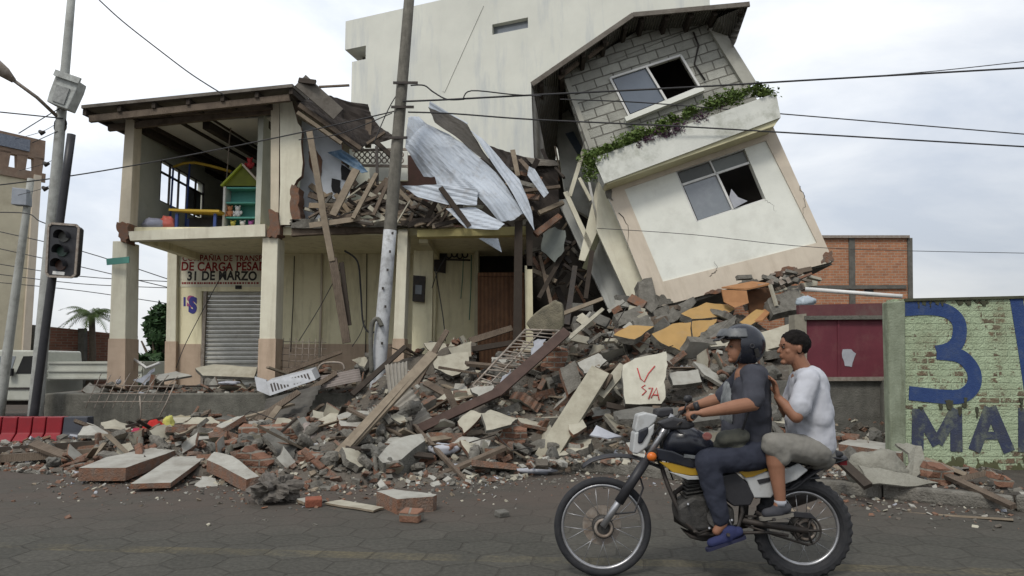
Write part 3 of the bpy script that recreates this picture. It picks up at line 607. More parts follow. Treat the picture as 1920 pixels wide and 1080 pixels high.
# soffit beams
for px_ in (262, 792):
    xx = pxx(px_, HY+.2); b = MB(); b.box((xx, HY+1.75, zq-.08), (.2, 3.0, .16)); b.build('soffit_beam', yellow_wall, house)
# recessed shop wall
WY = 19.0
def wbox(x0, x1, y0, y1, name, m, Y=WY, d=.18, par=house):
    b = MB(); b.ppoly([(x0, y0), (x1, y0), (x1, y1), (x0, y1)], Y, d); return b.build(name, m, par)
ZB = 735
wbox(314, 378, 462, ZB, 'shop_wall', yellow_wall)
wbox(378, 500, 462, 546, 'shop_wall', yellow_wall)
wbox(500, 896, 462, ZB, 'shop_wall', yellow_wall)
column((314, 332), (309, 328), (462, 735), .3, Y=WY-.14, foot=640, name='wall_pilaster')
for a_, c_ in ((332, 376), (502, 896)): wbox(a_, c_, 645, ZB, 'dado', pinkish, WY-.012, .012)
# sign ground: slightly paler painted field
wbox(333, 500, 466, 538, 'sign_field', cream_lit, WY-.01, .01)
# vertical pipes / dark joints on the wall
for (x0, y0, x1, y1, r, m) in ((604, 470, 598, 690, .03, tan_band), (688, 470, 684, 700, .012, metal_dark), (818, 470, 813, 680, .035, yellow_wall), (884, 478, 880, 600, .012, teal), (869, 480, 864, 560, .01, teal), (552, 480, 545, 660, .012, metal_dark)):
    b = MB(); b.tube([V(x0, y0, WY-.05), V((x0+x1)/2+1, (y0+y1)/2, WY-.05), V(x1, y1, WY-.05)], r, 8); b.build('wall_pipe', m, house)
# roller shutter: slats, guides, bottom bar
sh_t = V(378, 547, WY+.06); sh_b = V(498, 735, WY+.06)
b = MB(); n_ = 22; xs0, xs1 = V(378, 640, WY).x+.01, V(499, 640, WY).x; 
for i in range(n_):
    z0 = sh_t.z-(sh_t.z-PZ)*i/n_; z1 = sh_t.z-(sh_t.z-PZ)*(i+1)/n_; zc_ = (z0+z1)/2
    b.add([(xs0, WY+.10, z0), (xs1, WY+.10, z0), (xs1, WY+.055, zc_), (xs0, WY+.055, zc_), (xs1, WY+.095, z1+.004), (xs0, WY+.095, z1+.004)], [(0, 1, 2, 3), (3, 2, 4, 5)])
sh = b.build('roller_shutter', shutter_m, house)
b = MB(); b.box((xs0+.03, WY+.03, (sh_t.z+PZ)/2), (.08, .08, sh_t.z-PZ)); b.build('guide_rail', metal_pale, sh)
# painted lettering
def text_px(s, x0, y0, x1, y1, Y, m, parent, thick=.004, off=.02, label=None, name='lettering', jitter=0):
    cu = bpy.data.curves.new('txt', 'FONT'); cu.body = s; cu.offset = off; cu.extrude = .5; cu.space_character = 1.05
    ob = bpy.data.objects.new('txt', cu); S.collection.objects.link(ob); dg = bpy.context.evaluated_depsgraph_get()
    me = bpy.data.meshes.new_from_object(ob.evaluated_get(dg)); bpy.data.objects.remove(ob); bpy.data.curves.remove(cu)
    xs = [v.co.x for v in me.vertices]; ys = [v.co.y for v in me.vertices]; a, c = V(x0, y1, Y), V(x1, y0, Y)
    b = MB(); vs = []
    for v in me.vertices:
        u = (v.co.x-min(xs))/(max(xs)-min(xs)); w = (v.co.y-min(ys))/(max(ys)-min(ys))
        vs.append((a.x+(c.x-a.x)*u, Y-thick/2+(-.5 if v.co.z > 0 else .5)*thick, a.z+(c.z-a.z)*w+math.sin(u*7+jitter)*.006))
    b.add(vs, [tuple(p.vertices) for p in me.polygons]); bpy.data.meshes.remove(me)
    return tag(b.build(name, m, parent), label)
TY = WY-.012
text_px('COMPAÑIA DE TRANSPO', 342, 476, 503, 489.5, TY, red_ink, house, label='red painted letters of the first sign line')
text_px('DE CARGA PESADA', 340, 491, 514, 508, TY, red_ink, house, off=.03, label='larger red painted letters of the second sign line', jitter=2)
text_px('31 DE MARZO', 351, 508, 482, 526, TY, blk_ink, house, off=.035, label='black painted letters of the third sign line', jitter=4)
b = MB(); x_ = 341
while x_ < 486:
    w_ = rnd.uniform(1.5, 4.5); b.ppoly([(x_, 529), (x_+w_, 529), (x_+w_, 532.5), (x_, 532.5)], TY-.004, .004); x_ += w_+rnd.uniform(1, 2.4)
b.build('small_lettering', red_ink, house)
wbox(441, 453, 535, 542, 'painted_number', blk_ink, WY-.02, .01)
text_px('S', 353, 556, 370, 588, WY-.004, blue_ink, house, off=.07, name='painted_logo'); text_px('S', 350, 554, 365, 576, WY-.0, pink_ink, house, off=.04, name='painted_logo'); wbox(344, 348, 557, 574, 'painted_logo', blue_ink, WY-.006, .005)
# brown plank door with dark opening above
b = MB(); b.ppoly([(896, 512), (986, 512), (984, 735), (896, 735)], 18.2, .06); dr = b.build('door', wood_door, house)
for x_ in (897, 925, 953, 981):
    b = MB(); b.ppoly([(x_-1.6, 512), (x_+1.6, 512), (x_+1.6, 735), (x_-1.6, 735)], 18.17, .03); b.build('door_batten', wood_door, dr)
b = MB(); b.ppoly([(896, 511), (986, 511), (986, 518), (896, 518)], 18.12, .08); b.build('door_rail', wood_door, dr)
b = MB(); b.ppoly([(890, 470), (897, 470), (895, 735), (889, 735)], 18.4, .7); b.build('door_jamb', cream, house)
# wall things: meter box, brackets, house number panel above
b = MB(); b.ppoly([(775, 516), (797, 518), (795, 566), (773, 564)], 17.2, .16); mb = b.build('meter_box', metal_dark, house)
b = MB(); b.ppoly([(779, 534), (791, 535), (790, 552), (778, 551)], 17.18, .03); b.build('meter_dial', glass_g, mb)
b = MB(); b.ppoly([(776, 470), (812, 470), (808, 735), (770, 735)], 17.36, .2); b.build('side_pier', yellow_wall, house)
b = MB(); b.ppoly([(814, 468), (837, 472), (835, 512), (813, 508)], 18.9, .1); b.build('dark_box', metal_dark, house)
b = MB()
for x_, yy in ((842, 474), (852, 472), (862, 475), (872, 473)):
    for k in range(10):
        a = k/10*6.283; b.tube([V(x_+5*math.cos(a), yy+4+6*math.sin(a), 18.93), V(x_+5*math.cos(a+.63), yy+4+6*math.sin(a+.63), 18.93)], .018, 5)
b.beam(V(818, 486, 18.92), V(882, 488, 18.92), .03, .04); b.beam(V(818, 466, 18.92), V(882, 466, 18.92), .03, .04); b.build('iron_grille', metal_dark, house)
# upper room: left wall with a window, back wall, right partition, ceiling, roof
LX = V(247, 430, HY+.35).x
yA, yB_, yC, yD = HY+.3, LX*1400/(288-960), LX*1400/(372-960), 21.5
zf = zt+.06; zc1 = V(255, 205, HY).z; w0, w1 = P(300, 372, 17.3).z, P(300, 292, 17.3).z
b = MB()
for (ya, yb, za, zb) in ((yA, yB_, zf, zc1+.1), (yC, yD, zf, zc1+.1), (yB_, yC, zf, w0), (yB_, yC, w1, zc1+.1)):
    b.box((LX-.09, (ya+yb)/2, (za+zb)/2), (.18, yb-ya, zb-za))
b.build('room_wall', room_m, house)
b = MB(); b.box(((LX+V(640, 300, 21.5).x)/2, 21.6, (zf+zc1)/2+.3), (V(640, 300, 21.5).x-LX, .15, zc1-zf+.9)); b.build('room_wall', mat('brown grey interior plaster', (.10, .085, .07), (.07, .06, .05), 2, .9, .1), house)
wf = MB()
for k in range(6): wf.box((LX-.02, yB_+(yC-yB_)*k/5, (w0+w1)/2), (.04, .05, w1-w0))
for z in (w0, (w0*.3+w1*.7), w1): wf.box((LX-.02, (yB_+yC)/2, z), (.035, yC-yB_, .05))
wf.build('window_grille', metal_dark, house)
b = MB(); b.box((LX-.05, yC-.55, (w0+w1)/2-.12), (.02, .9, (w1-w0)*.62)); b.build('window_pane', glass_g, house)
b = MB(); b.box((V(505, 300, 18).x+.35, 18.9, (zf+zc1)/2+.2), (.12, 5.2, zc1-zf+.6)); b.build('room_wall', room_m, house)
# roof sheet
f0, f1 = P(152, 203, 15.3), P(548, 163, 15.3); dv = (P(236, 240, 17.35)-f0); dv = Vector((.12, 1, 0))
b = MB(); r0, r1 = f0+dv*6.2, f1+dv*6.2
b.prism([f0, f1, r1, r0], (0, 0, .07)); rf = b.build('roof', tin_old, house)
for k in range(7):
    t_ = k/6; b = MB(); p0 = f0.lerp(f1, .01+.98*t_); b.beam(p0+Vector((0, .05, -.07)), p0+dv*6.1+Vector((0, 0, -.07)), .08, .12); b.build('rafter', wood_dark, rf)
for t_ in (.02, .12):
    b = MB(); b.beam(f0+dv*6.1*t_+Vector((.1, .02, -.19)), f1+dv*6.1*t_+Vector((-.1, .02, -.19)), .09, .14); b.build('eave_beam', wood, rf)
for (xa_, ya_, xb_, yb_) in ((285, 150, 420, 140), (470, 160, 545, 150)): pass
b = MB(); c0 = P(240, 214, HY+.1)+dv*.35; c1 = P(508, 199, HY+.1)+dv*.35; cz = Vector((0, 0, -.10)); b.prism([c0+cz, c1+cz, c1+cz+dv*5.0, c0+cz+dv*5.0], (0, 0, -.03)); b.build('ceiling', ceil_m, house)
for t_ in (.0, .5, .93):
    b = MB(); p0 = c0.lerp(c1, .03+.92*t_); b.beam(p0+Vector((0, 0, -.22)), p0+dv*5.0+Vector((0, 0, -.22)), .16, .18); b.build('ceiling_beam', wood_dark, house)
b = MB(); b.beam(P(238, 218, HY+.02), P(512, 200, HY+.02), .16, .17); b.build('lintel', wood, house)
b = MB(); b.tube([P(436, 214, 17.0), P(430, 262, 17.0), P(425, 336, 17.0)], .014, 6); b.build('hanging_conduit', metal_pale, house)
# blue-white remains of the upper facade right of the pier
b = MB(); b.prism(jag([V(566, 226, 16.5), V(592, 240, 16.5), V(640, 268, 16.5), V(640, 306, 16.5), V(658, 318, 16.5), V(655, 412, 16.5), V(560, 414, 16.5), V(563, 330, 16.5)], 2, .02), (0, .14, 0), 0, 1)
b.build('broken_wall_panel', [mat('bluish white plaster', (.50, .53, .56), (.42, .45, .48), 2, .9, .1, stain=(.25, .25, .24), stain_amt=.5), brick_edge], house)
for q_, m_ in (([(578, 284), (592, 280), (604, 300), (600, 334), (590, 330), (580, 308)], brick_edge), ([(622, 334), (638, 338), (638, 366), (623, 358)], glass_d), ([(640, 308), (662, 322), (660, 340), (640, 336)], glass_d)):
    b = MB(); b.prism(jag([V(x, y, 16.47) for x, y in q_], 2, .02), (0, .03, 0)); b.build('wall_gash' if m_ is brick_edge else 'window_opening', m_, house)
b = MB(); b.ppoly([(740, 290), (1000, 300), (1000, 425), (740, 425)], 19.6, .15); b.build('room_wall', mat('dark red brown plaster', (.06, .03, .025), (.035, .022, .018), 3, .95, .4), house)  # very dark red brown over the whole back wall
b = MB(); b.ppoly([(655, 280), (740, 280), (740, 425), (655, 425)], 19.0, .15); b.build('room_wall', room_m, house)
# scroll railing of the balcony
b = MB()
for k in range(9):
    cx_ = 668+k*10.5
    for s_ in (0, 1):
        for j in range(9):
            a = j/9*6.283; b.tube([V(cx_+4.4*math.cos(a), 290+s_*11+5*math.sin(a), 17.2), V(cx_+4.4*math.cos(a+.7), 290+s_*11+5*math.sin(a+.7), 17.2)], .016, 5)
b.beam(V(660, 282, 17.2), V(765, 280, 17.2), .05, .06); b.beam(V(660, 310, 17.2), V(765, 312, 17.2), .05, .06); b.build('balcony_railing', metal_pale, house)
b = MB(); b.ppoly([(690, 284), (764, 284), (764, 338), (694, 340)], 17.6, .08); b.build('balcony_panel', white_pl, house)

# ---------------------------------------------------------------- things inside the open upper room
ZF = zf+.0
def on_floor(px, Y): return Vector((pxx(px, Y), Y, ZF))
t = thing('toy_shelf', on_floor(455, 17.0), 'turquoise house-shaped toy shelf with green gable standing in the open upper room', 'shelf')
x0, x1 = pxx(412, 17), pxx(482, 17); zz1 = P(430, 350, 17).z; zr_ = P(430, 313, 17).z; xm = pxx(447, 17)
tealp = mat('turquoise paint', (.10, .33, .28), (.08, .28, .24), 6, .6, .05); limep = mat('lime green paint', (.30, .36, .04), (.25, .3, .03), 6, .6, .05)
b = MB(); b.box((x0+.02, 17.15, (ZF+zz1)/2), (.05, .35, zz1-ZF)); b.build('side_panel', alu, t)
b = MB(); b.box((x1-.02, 17.15, (ZF+zz1)/2), (.08, .35, zz1-ZF)); b.build('side_panel', limep, t)
b = MB(); b.box(((x0+x1)/2, 17.34, (ZF+zz1)/2), (x1-x0-.1, .03, zz1-ZF)); b.build('back_panel', tealp, t)
for k in range(4):
    b = MB(); b.box(((x0+x1)/2, 17.15, ZF+.03+(zz1-ZF-.06)*k/3), (x1-x0-.13, .32, .035)); b.build('shelf_board', tealp, t)
b = MB(); b.prism([(x0, 17.0, zz1+.02), (x1, 17.0, zz1+.02), (xm, 17.0, zr_)], (0, .3, 0)); b.build('gable', mat('olive paint', (.14, .16, .02), (.1, .12, .02), 6, .7, .05), t)
b = MB(); b.beam((x0-.04, 17.05, zz1), (xm, 17.05, zr_+.05), .3, .04); b.build('gable_board', limep, t)
b = MB(); b.beam((x1+.06, 17.05, zz1), (xm, 17.05, zr_+.05), .3, .04); b.build('gable_board', tan_band, t)
toyc = [(.45, .2, .1), (.6, .6, .6), (.5, .06, .06), (.55, .55, .6), (.35, .1, .3), (.7, .68, .65), (.1, .15, .4), (.5, .45, .1)]
toys = [(425, 1, 0, 'orange brown cuddly toy on the upper board of the turquoise shelf'), (440, 1, 1, 'pale grey cuddly toy beside the orange one on the turquoise shelf'), (432, 0, 7, 'small yellow toy on the bottom board of the turquoise shelf'), (450, 0, 5, 'white stuffed toy on the bottom board of the turquoise shelf'), (466, 0, 4, 'purple toy on the bottom board of the turquoise shelf')]
def toy(c, col, lab, k):
    b = MB(); b.ell(c+Vector((0, 0, .09)), (.085, .07, .09)); b.ell(c+Vector((0, -.01, .21)), .062)
    for sx_ in (-1, 1): b.ell(c+Vector((sx_*.05, -.01, .265)), .024, 8); b.ell(c+Vector((sx_*.09, -.03, .11)), (.03, .03, .05), 8); b.ell(c+Vector((sx_*.05, -.07, .03)), (.032, .06, .03), 8)
    tag(b.build('stuffed_toy', mat('toy plush %d' % k, col, tuple(v*.8 for v in col), 12, .95, .4)), lab, 'toy', 'toys in the open upper room')
for k, (px_, sh_, ci, lab) in enumerate(toys): toy(Vector((pxx(px_, 17.1), 17.1, ZF+.05+(zz1-ZF-.06)*sh_/3)), toyc[ci], lab, ci)
toy(Vector((pxx(458, 17.1), 17.15, zr_-.02)), toyc[2], 'red stuffed toy perched on the gable of the turquoise shelf', 2)
# yellow-topped play table, arch, plastic bags
t = thing('play_table', on_floor(365, 16.9), 'low play table with yellow top and dark frame in the open upper room', 'table')
yl = mat('mustard yellow board', (.42, .28, .03), (.36, .24, .03), 5, .6, .05); xa_, xb_ = pxx(320, 16.8), pxx(414, 16.8); th = P(360, 396, 16.8).z
b = MB(); b.prism([(xa_, 16.5, th-.05), (xb_, 16.5, th-.08), (xb_-.1, 17.3, th-.02), (xa_+.25, 17.3, th+.02)], (0, 0, .05)); b.build('table_top', yl, t)
for x_ in (xa_+.15, xb_-.12):
    for y_ in (16.6, 17.2): b = MB(); b.box((x_, y_, (ZF+th)/2-.05), (.06, .06, th-ZF-.1)); b.build('leg', mat('blue painted leg', (.03, .06, .2), (.03, .05, .16), 6, .5, .05), t)
b = MB(); b.box(((xa_+xb_)/2, 17.2, (ZF+th)/2), (xb_-xa_-.3, .04, th-ZF-.15)); b.build('back_board', black_pl, t)
t = thing('play_arch', on_floor(370, 17.8), 'thin yellow arched frame standing over the play table in the upper room', 'frame')
b = MB(); b.tube([P(325, 313, 17.6), P(345, 306, 17.6), P(366, 305, 17.6), P(395, 311, 17.6), P(434, 322, 17.6)], .035, 8); b.build('arch_bar', yl, t)
for a_ in ((325, 313, 318, 425), (434, 322, 430, 425), (356, 306, 347, 425)):
    b = MB(); b.tube([P(a_[0], a_[1], 17.6), Vector((P(a_[2], a_[3], 17.6).x, 17.6, ZF))], .025, 8); b.build('leg', mat('blue painted leg', (.03, .06, .2)), t)
def bundle(name, c, r, m, lab, cat, grp=None, seed=0, amp=.25, n=22):
    b = MB(); b.ell(c, r, n); b.v = [Vector(c)+(v-Vector(c))*(1+amp*mnoise.fractal((v-Vector(c))*(2.2/max(r))+Vector((seed*3.1, 0, 0)), 1, 2, 4)) for v in b.v]
    lo = min(v.z for v in b.v); return tag(b.build(name, m), lab, cat, grp)
bundle('plastic_bag', (pxx(281, 16.5), 16.5, ZF+.13), (.26, .2, .14), mat('translucent lilac plastic', (.30, .31, .38), (.24, .25, .32), 5, .4, .3), 'crumpled pale lilac plastic bag at the left end of the upper floor', 'bag', None, 1)
bundle('toy_bag', (pxx(307, 16.6), 16.6, ZF+.16), (.17, .17, .17), mat('coral red plastic', (.50, .10, .07), (.45, .15, .13), 5, .5, .3), 'coral red bag of toys beside the lilac bag on the upper floor', 'bag', None, 2)

# ---------------------------------------------------------------- collapsed roof and floor timbers (right half of the shop house)
def sheet(name, px, m, lab, cat='metal sheet', grp=None, amp=.06, seed=0, folds=3, cuts=13):
    pts = [P(*p) for p in px]; bm = bmesh.new(); vs = [bm.verts.new(p) for p in pts]; f = bm.faces.new(vs); bm.normal_update(); nn = f.normal.copy()
    bmesh.ops.triangulate(bm, faces=bm.faces[:]); bmesh.ops.subdivide_edges(bm, edges=bm.edges[:], cuts=cuts, use_grid_fill=True)
    e = max(((p_-q_) for p_ in pts for q_ in pts), key=lambda w_: w_.length).normalized(); e2 = nn.cross(e)
    for v in bm.verts:
        q = v.co*1.7+Vector((seed*5.3, seed*2.1, 0)); k = v.co.dot(e)
        tw = lambda s_: abs((s_ % 2)-1)*2-1
        k2 = v.co.dot(e2); w_ = mnoise.noise(q)*.5
        v.co += nn*(mnoise.noise(q*.8)*amp*.8+tw(k2*2.1+k*.25+seed+w_*.4)*amp*.75+tw(k2*4.7+seed*2+w_*.5)*amp*.3+tw(k*1.1+k2*.4+seed)*amp*.35+.010*math.sin(k2*60))
    me = bpy.data.meshes.new(name); o_ = sum(pts, Vector())/len(pts); 
    for v in bm.verts: v.co -= o_
    bmesh.ops.recalc_face_normals(bm, faces=bm.faces); bm.to_mesh(me); bm.free(); me.materials.append(m)
    for p_ in me.polygons: p_.use_smooth = False
    ob = bpy.data.objects.new(name, me); ob.location = o_; S.collection.objects.link(ob); s_ = ob.modifiers.new('s', 'SOLIDIFY'); s_.thickness = .012
    return tag(ob, lab, cat, grp)
soot = mat('very dark brown sheet', (.022, .018, .016), (.045, .036, .03), 4, .85, .5)  # near-black brown for the sagging roof, gap sheets and some tangled pieces
tin_old2 = mat('old dark stained sheet', (.085, .078, .068), (.045, .041, .036), 3, .8, .4, 20, stain=(.16, .15, .13), stain_amt=.5, stain_scale=3)
TG = 'crumpled metal sheets on the wreck'
tin_w = tin
sheet('metal_sheet', [(766, 219, 15.6), (784, 212, 15.8), (800, 225, 15.8), (876, 274, 15.6), (931, 319, 15.4), (983, 399, 15.2), (962, 414, 15.1), (937, 420, 15.1), (897, 374, 15.2), (821, 347, 15.3), (815, 329, 15.4), (794, 325, 15.4), (760, 277, 15.5)], tin_w, 'largest crumpled bluish white metal sheet right of the dark utility pole', grp=TG, amp=.10, seed=1, cuts=26)
sheet('metal_sheet', [(803, 200, 15.9), (845, 215, 15.9), (876, 234, 15.8), (931, 319, 15.5), (864, 264, 15.6), (815, 231, 15.7)], tin_old2, 'dark grey brown folded metal flap above the largest white sheet', grp=TG, amp=.05, seed=2)
sheet('metal_sheet', [(806, 190, 16.0), (842, 212, 16.0), (878, 232, 15.9), (872, 237, 15.9), (840, 218, 16.0), (804, 202, 16.0)], tin_w, 'thin bright curled sheet edge at the very top of the folded flap', grp=TG, amp=.02, seed=3, cuts=4)
sheet('metal_sheet', [(882, 246, 15.7), (916, 270, 15.6), (974, 338, 15.4), (997, 396, 15.2), (1002, 432, 15.1), (982, 400, 15.1), (931, 319, 15.4)], tin_w, 'long narrow pale sheet running down the right of the largest sheet', grp=TG, amp=.06, seed=4)
sheet('metal_sheet', [(754, 348, 15.1), (830, 346, 15.1), (896, 356, 15.05), (894, 385, 15.0), (839, 384, 15.0), (784, 370, 15.0)], tin_w, 'flat horizontal pale sheet beside the utility pole at upper floor level', grp=TG, amp=.03, seed=5)
sheet('metal_sheet', [(836, 390, 15.0), (891, 386, 15.0), (946, 420, 14.95), (934, 432, 14.9), (873, 428, 14.9)], tin_w, 'lowest pale sheet slipping over the yellow beam', grp=TG, amp=.04, seed=6)
sheet('metal_sheet', [(992, 313, 15.2), (1003, 318, 15.2), (1029, 362, 15.1), (1020, 371, 15.1), (989, 329, 15.2)], tin_w, 'small bright metal strip against the dark gap between the houses', grp=TG, amp=.03, seed=7, cuts=4)
sheet('metal_sheet', [(897, 446, 15.3), (934, 446, 15.3), (941, 472, 15.2)], tin_w, 'small triangular pale sheet hanging below the yellow beam', grp=TG, amp=.03, seed=8, cuts=4)
sheet('metal_sheet', [(916, 270, 16.6), (958, 285, 16.6), (998, 300, 16.5), (1046, 318, 16.4), (1050, 420, 16.2), (1000, 425, 16.2), (970, 345, 16.4)], soot, 'very dark sheet sagging in the gap between the two houses', grp=TG, amp=.08, seed=9)
sheet('metal_sheet', [(985, 295, 16.4), (1040, 300, 16.3), (1050, 312, 16.2), (1000, 312, 16.3)], tin_old, 'thin level dark sheet just under the leaning house eave', grp=TG, amp=.03, seed=10, cuts=4)
sheet('roof_sheet', [(554, 188, 15.8), (600, 180, 16.2), (632, 185, 16.6), (690, 196, 16.8), (696, 215, 16.8), (738, 264, 16.8), (684, 274, 16.5), (671, 280, 16.2), (564, 206, 15.7)], soot, 'sagging dark brown roof sheet left of the utility pole', grp=TG, amp=.08, seed=11)
sheet('blue_tarpaulin', [(613, 284, 16.3), (640, 280, 16.2), (668, 298, 16.2), (690, 322, 16.1), (678, 324, 16.1), (640, 300, 16.2)], mat('faded blue plastic sheet', (.04, .10, .18), (.16, .22, .28), 6, .6, .3), 'crumpled blue plastic sheet hanging under the sagging dark roof', 'plastic sheet', None, amp=.05, seed=12, cuts=3)
PG = 'loose timbers on the wrecked upper floor'
for i, (a, b_, w, h, m, lab) in enumerate([
    ((560, 197, 15.55), (676, 279, 16.0), .10, .08, wood, 'long rafter hanging diagonally across the sagging dark roof'),
    ((557, 211, 15.5), (640, 269, 15.8), .08, .07, wood_pale, 'thinner rafter running below the long diagonal rafter'),
    ((563, 151, 15.3), (634, 214, 15.6), .34, .05, tin_old, 'wide splintered board jutting above the roof ridge'),
    ((560, 151, 15.3), (592, 155, 15.3), .12, .06, wood_dark, 'short dark board end at the tip of the wide splintered board'),
    ((598, 163, 15.6), (655, 160, 15.6), .04, .04, wood, 'thin horizontal stick above the sagging roof'),
    ((692, 226, 16.7), (690, 276, 16.6), .14, .1, wood, 'short upright post under the sagging dark roof'),
    ((688, 270, 16.3), (722, 248, 16.3), .06, .05, wood, 'small brace leaning against the short upright post'),
    ((706, 275, 16.0), (708, 346, 15.9), .06, .06, metal_dark, 'thin dark upright post in front of the balcony railing'),
    ((580, 245, 15.6), (606, 395, 15.45), .13, .07, wood_pale, 'long pale pole leaning down from the broken roof'),
    ((604, 390, 15.45), (623, 490, 15.4), .13, .08, wood_pale, 'lower length of the long pale pole passing the floor edge'),
    ((624, 484, 15.42), (650, 643, 15.3), .17, .06, wood, 'broad brown plank hanging below the long pale pole'),
    ((640, 492, 15.5), (655, 610, 15.4), .10, .05, wood_dark, 'dark narrow plank edge beside the hanging brown plank'),
    ((668, 318, 15.9), (624, 404, 15.6), .17, .06, wood_pale, 'grey board leaning left on the rubble of the upper floor'),
    ((706, 326, 15.9), (662, 410, 15.5), .09, .07, wood_pale, 'thin pale stick leaning left between grey board and utility pole'),
    ((733, 330, 15.8), (700, 404, 15.5), .08, .06, wood, 'brown stick leaning beside the utility pole on the upper floor'),
    ((826, 352, 15.0), (880, 425, 14.9), .10, .06, wood_dark, 'dark beam lying between the two lower pale sheets'),
    ((700, 262, 16.6), (742, 300, 16.4), .10, .07, wood_dark, 'dark rafter end beside the utility pole'),
    ((1002, 330, 15.8), (975, 300, 16.2), .10, .07, wood, 'short brown beam in the dark gap under the leaning eave'),
    ((930, 365, 15.6), (1050, 350, 15.8), .08, .06, wood, 'crossing brown beam in the dark gap'),
    ]):
    plank('timber', a, b_, w, h, m, lab, 'timber', PG)
pr = random.Random(21)
pm = [wood, wood_pale, wood_dark, wood, mat('dusty tan board', (.24, .19, .13), (.15, .115, .08), 6, .9, .4), grey_rub, plaster_pale, wood_dark]
for i in range(170):
    x = pr.uniform(598, 890); y = pr.uniform(352, 418) if x < 780 else pr.uniform(372, 424); L_ = pr.uniform(22, 100); a = pr.gauss(0, .45) if pr.random() < .75 else pr.uniform(-1.3, 1.3)
    Yv = 15.6+(418-y)*.02; dx, dy = math.cos(a)*L_/2, math.sin(a)*L_/2
    plank('timber', (x-dx, min(y-dy, 424), Yv+pr.uniform(-.3, .3)), (x+dx, min(y+dy, 426), Yv+pr.uniform(-.3, .3)), pr.uniform(.025, .13), pr.uniform(.015, .05), pm[i % 8], ['brown', 'pale', 'dark', 'brown', 'dusty tan', 'grey', 'cream', 'dark'][i % 8]+' splintered board in the upper floor heap '+('left of' if x < 740 else 'right of')+' the utility pole', 'timber', 'tangled boards on the upper floor')
# tiled grey wall fragment and beams in the dark gap
slab('tiled_fragment', [(1017, 432, 16.0), (1040, 425, 16.0), (1060, 432, 16.0), (1058, 470, 16.0), (1040, 492, 16.0), (1015, 470, 16.0)], .12, [mat('grey green tiles', (.20, .22, .20), (.15, .165, .15), 4, .6, .2), grey_rub], 'pale grey tiled wall fragment stuck in the dark gap', 'tiled fragment')
gap = thing('gap_shade_wall', (P(1000, 600, 19.4).x, 19.4, PZ), 'backing wall coloured as the shade deep in the gap between the two houses', 'wall')
b = MB(); b.ppoly([(880, 300), (1180, 300), (1180, 740), (880, 740)], 19.4, .2); b.build('plaster', mat('soot dark plaster', (.03, .026, .022), (.018, .016, .014), 3, .95, .4), gap)  # near-black colour stands in for the shade between the houses
b = MB(); b.ppoly([(965, 415), (980, 413), (978, 640), (962, 640)], 15.3, .2); tag(b.build('timber_post', wood_dark), 'dark upright timber post in front of the brown door', 'post')
b = MB(); b.ppoly([(986, 415), (1000, 415), (998, 505), (988, 505)], 15.5, .2); tag(b.build('timber_post', wood_dark), 'short dark post standing on the cream post stub', 'post')
b = MB(); b.ppoly([(984, 498), (998, 498), (1000, 650), (986, 650)], 15.5, .25); tag(b.build('post_stub', cream), 'cream painted post stub right of the brown door', 'post')
for i, (a, b_, w, m, lab) in enumerate([
    ((1010, 560, 15.6), (1060, 470, 16.4), .09, wood_dark, 'dark beam leaning right in the middle of the black gap'),
    ((1040, 600, 15.4), (1012, 480, 16.2), .08, wood, 'brown beam leaning left in the black gap'),
    ((1062, 610, 15.0), (1078, 500, 15.8), .12, metal_dark, 'black beam standing beside the leaning house wall'),
    ((1000, 520, 16.2), (1095, 440, 16.6), .08, wood_dark, 'thin dark pole crossing high in the gap'),
    ((1004, 440, 15.6), (1050, 405, 15.9), .14, brick_edge, 'reddish broken beam under the tiled wall fragment'),
    ((1010, 400, 15.9), (1056, 380, 16.1), .10, wood_pale, 'pale splintered beam at the top of the dark gap'),
    ((1110, 470, 15.35), (1098, 560, 15.2), .10, wood_dark, 'dark brace against the side of the leaning house')]):
    plank('wedged_timber', a, b_, w, .08, m, lab, 'timber', 'timbers wedged in the gap between the houses')

gr_ = random.Random(61)
for i in range(70):
    up_ = i >= 42
    x, y = (gr_.uniform(930, 1050), gr_.uniform(300, 420)) if up_ else (gr_.uniform(1004, 1098), gr_.uniform(425, 600))
    if not up_ and x > 1010+(y-400)*.55+45: x -= 40
    a = gr_.uniform(-1.4, 1.4); L_ = gr_.uniform(18, 62); Yq = gr_.uniform(16.0, 17.4); dx, dy = math.cos(a)*L_/2, math.sin(a)*L_/2
    plank('tangled_timber', (x-dx, y+dy, Yq), (x+dx, y-dy, Yq+gr_.uniform(-.4, .4)), gr_.uniform(.03, .14), gr_.uniform(.03, .07), [wood_dark, wood, grey_rub, soot, metal_dark, brick_edge, wood_pale][i % 7], 'splintered timber or broken piece tangled in the dark gap between the two houses', 'timber', 'tangled pieces in the gap between the houses')
# ---------------------------------------------------------------- leaning house
MT = (Matrix.Rotation(-.022, 3, 'Z') @ Matrix.Rotation(-.31, 3, 'Y') @ Matrix.Rotation(-.065, 3, 'X'))
OT = Vector((2.014, 15.3, 5.267)); nT = MT @ Vector((0, 1, 0)); dT = nT
tilt = thing('leaning_house', P(1225, 572, 15.3), 'cream house leaning far to the left with block gable, two broken windows and planted balcony', 'building', rot=MT.to_euler())
bpy.context.view_layer.update(); tilt.matrix_basis = Matrix.Translation(tilt.location) @ MT.to_4x4()
def T(px, py, off=0.0): return PP(px, py, OT+nT*off, nT)          # off = metres behind the front face
def tp(b, px, off, depth, mi=0, ms=None): return b.prism([T(x, y, off) for x, y in px], dT*depth, mi, ms)
DEP = 4.2
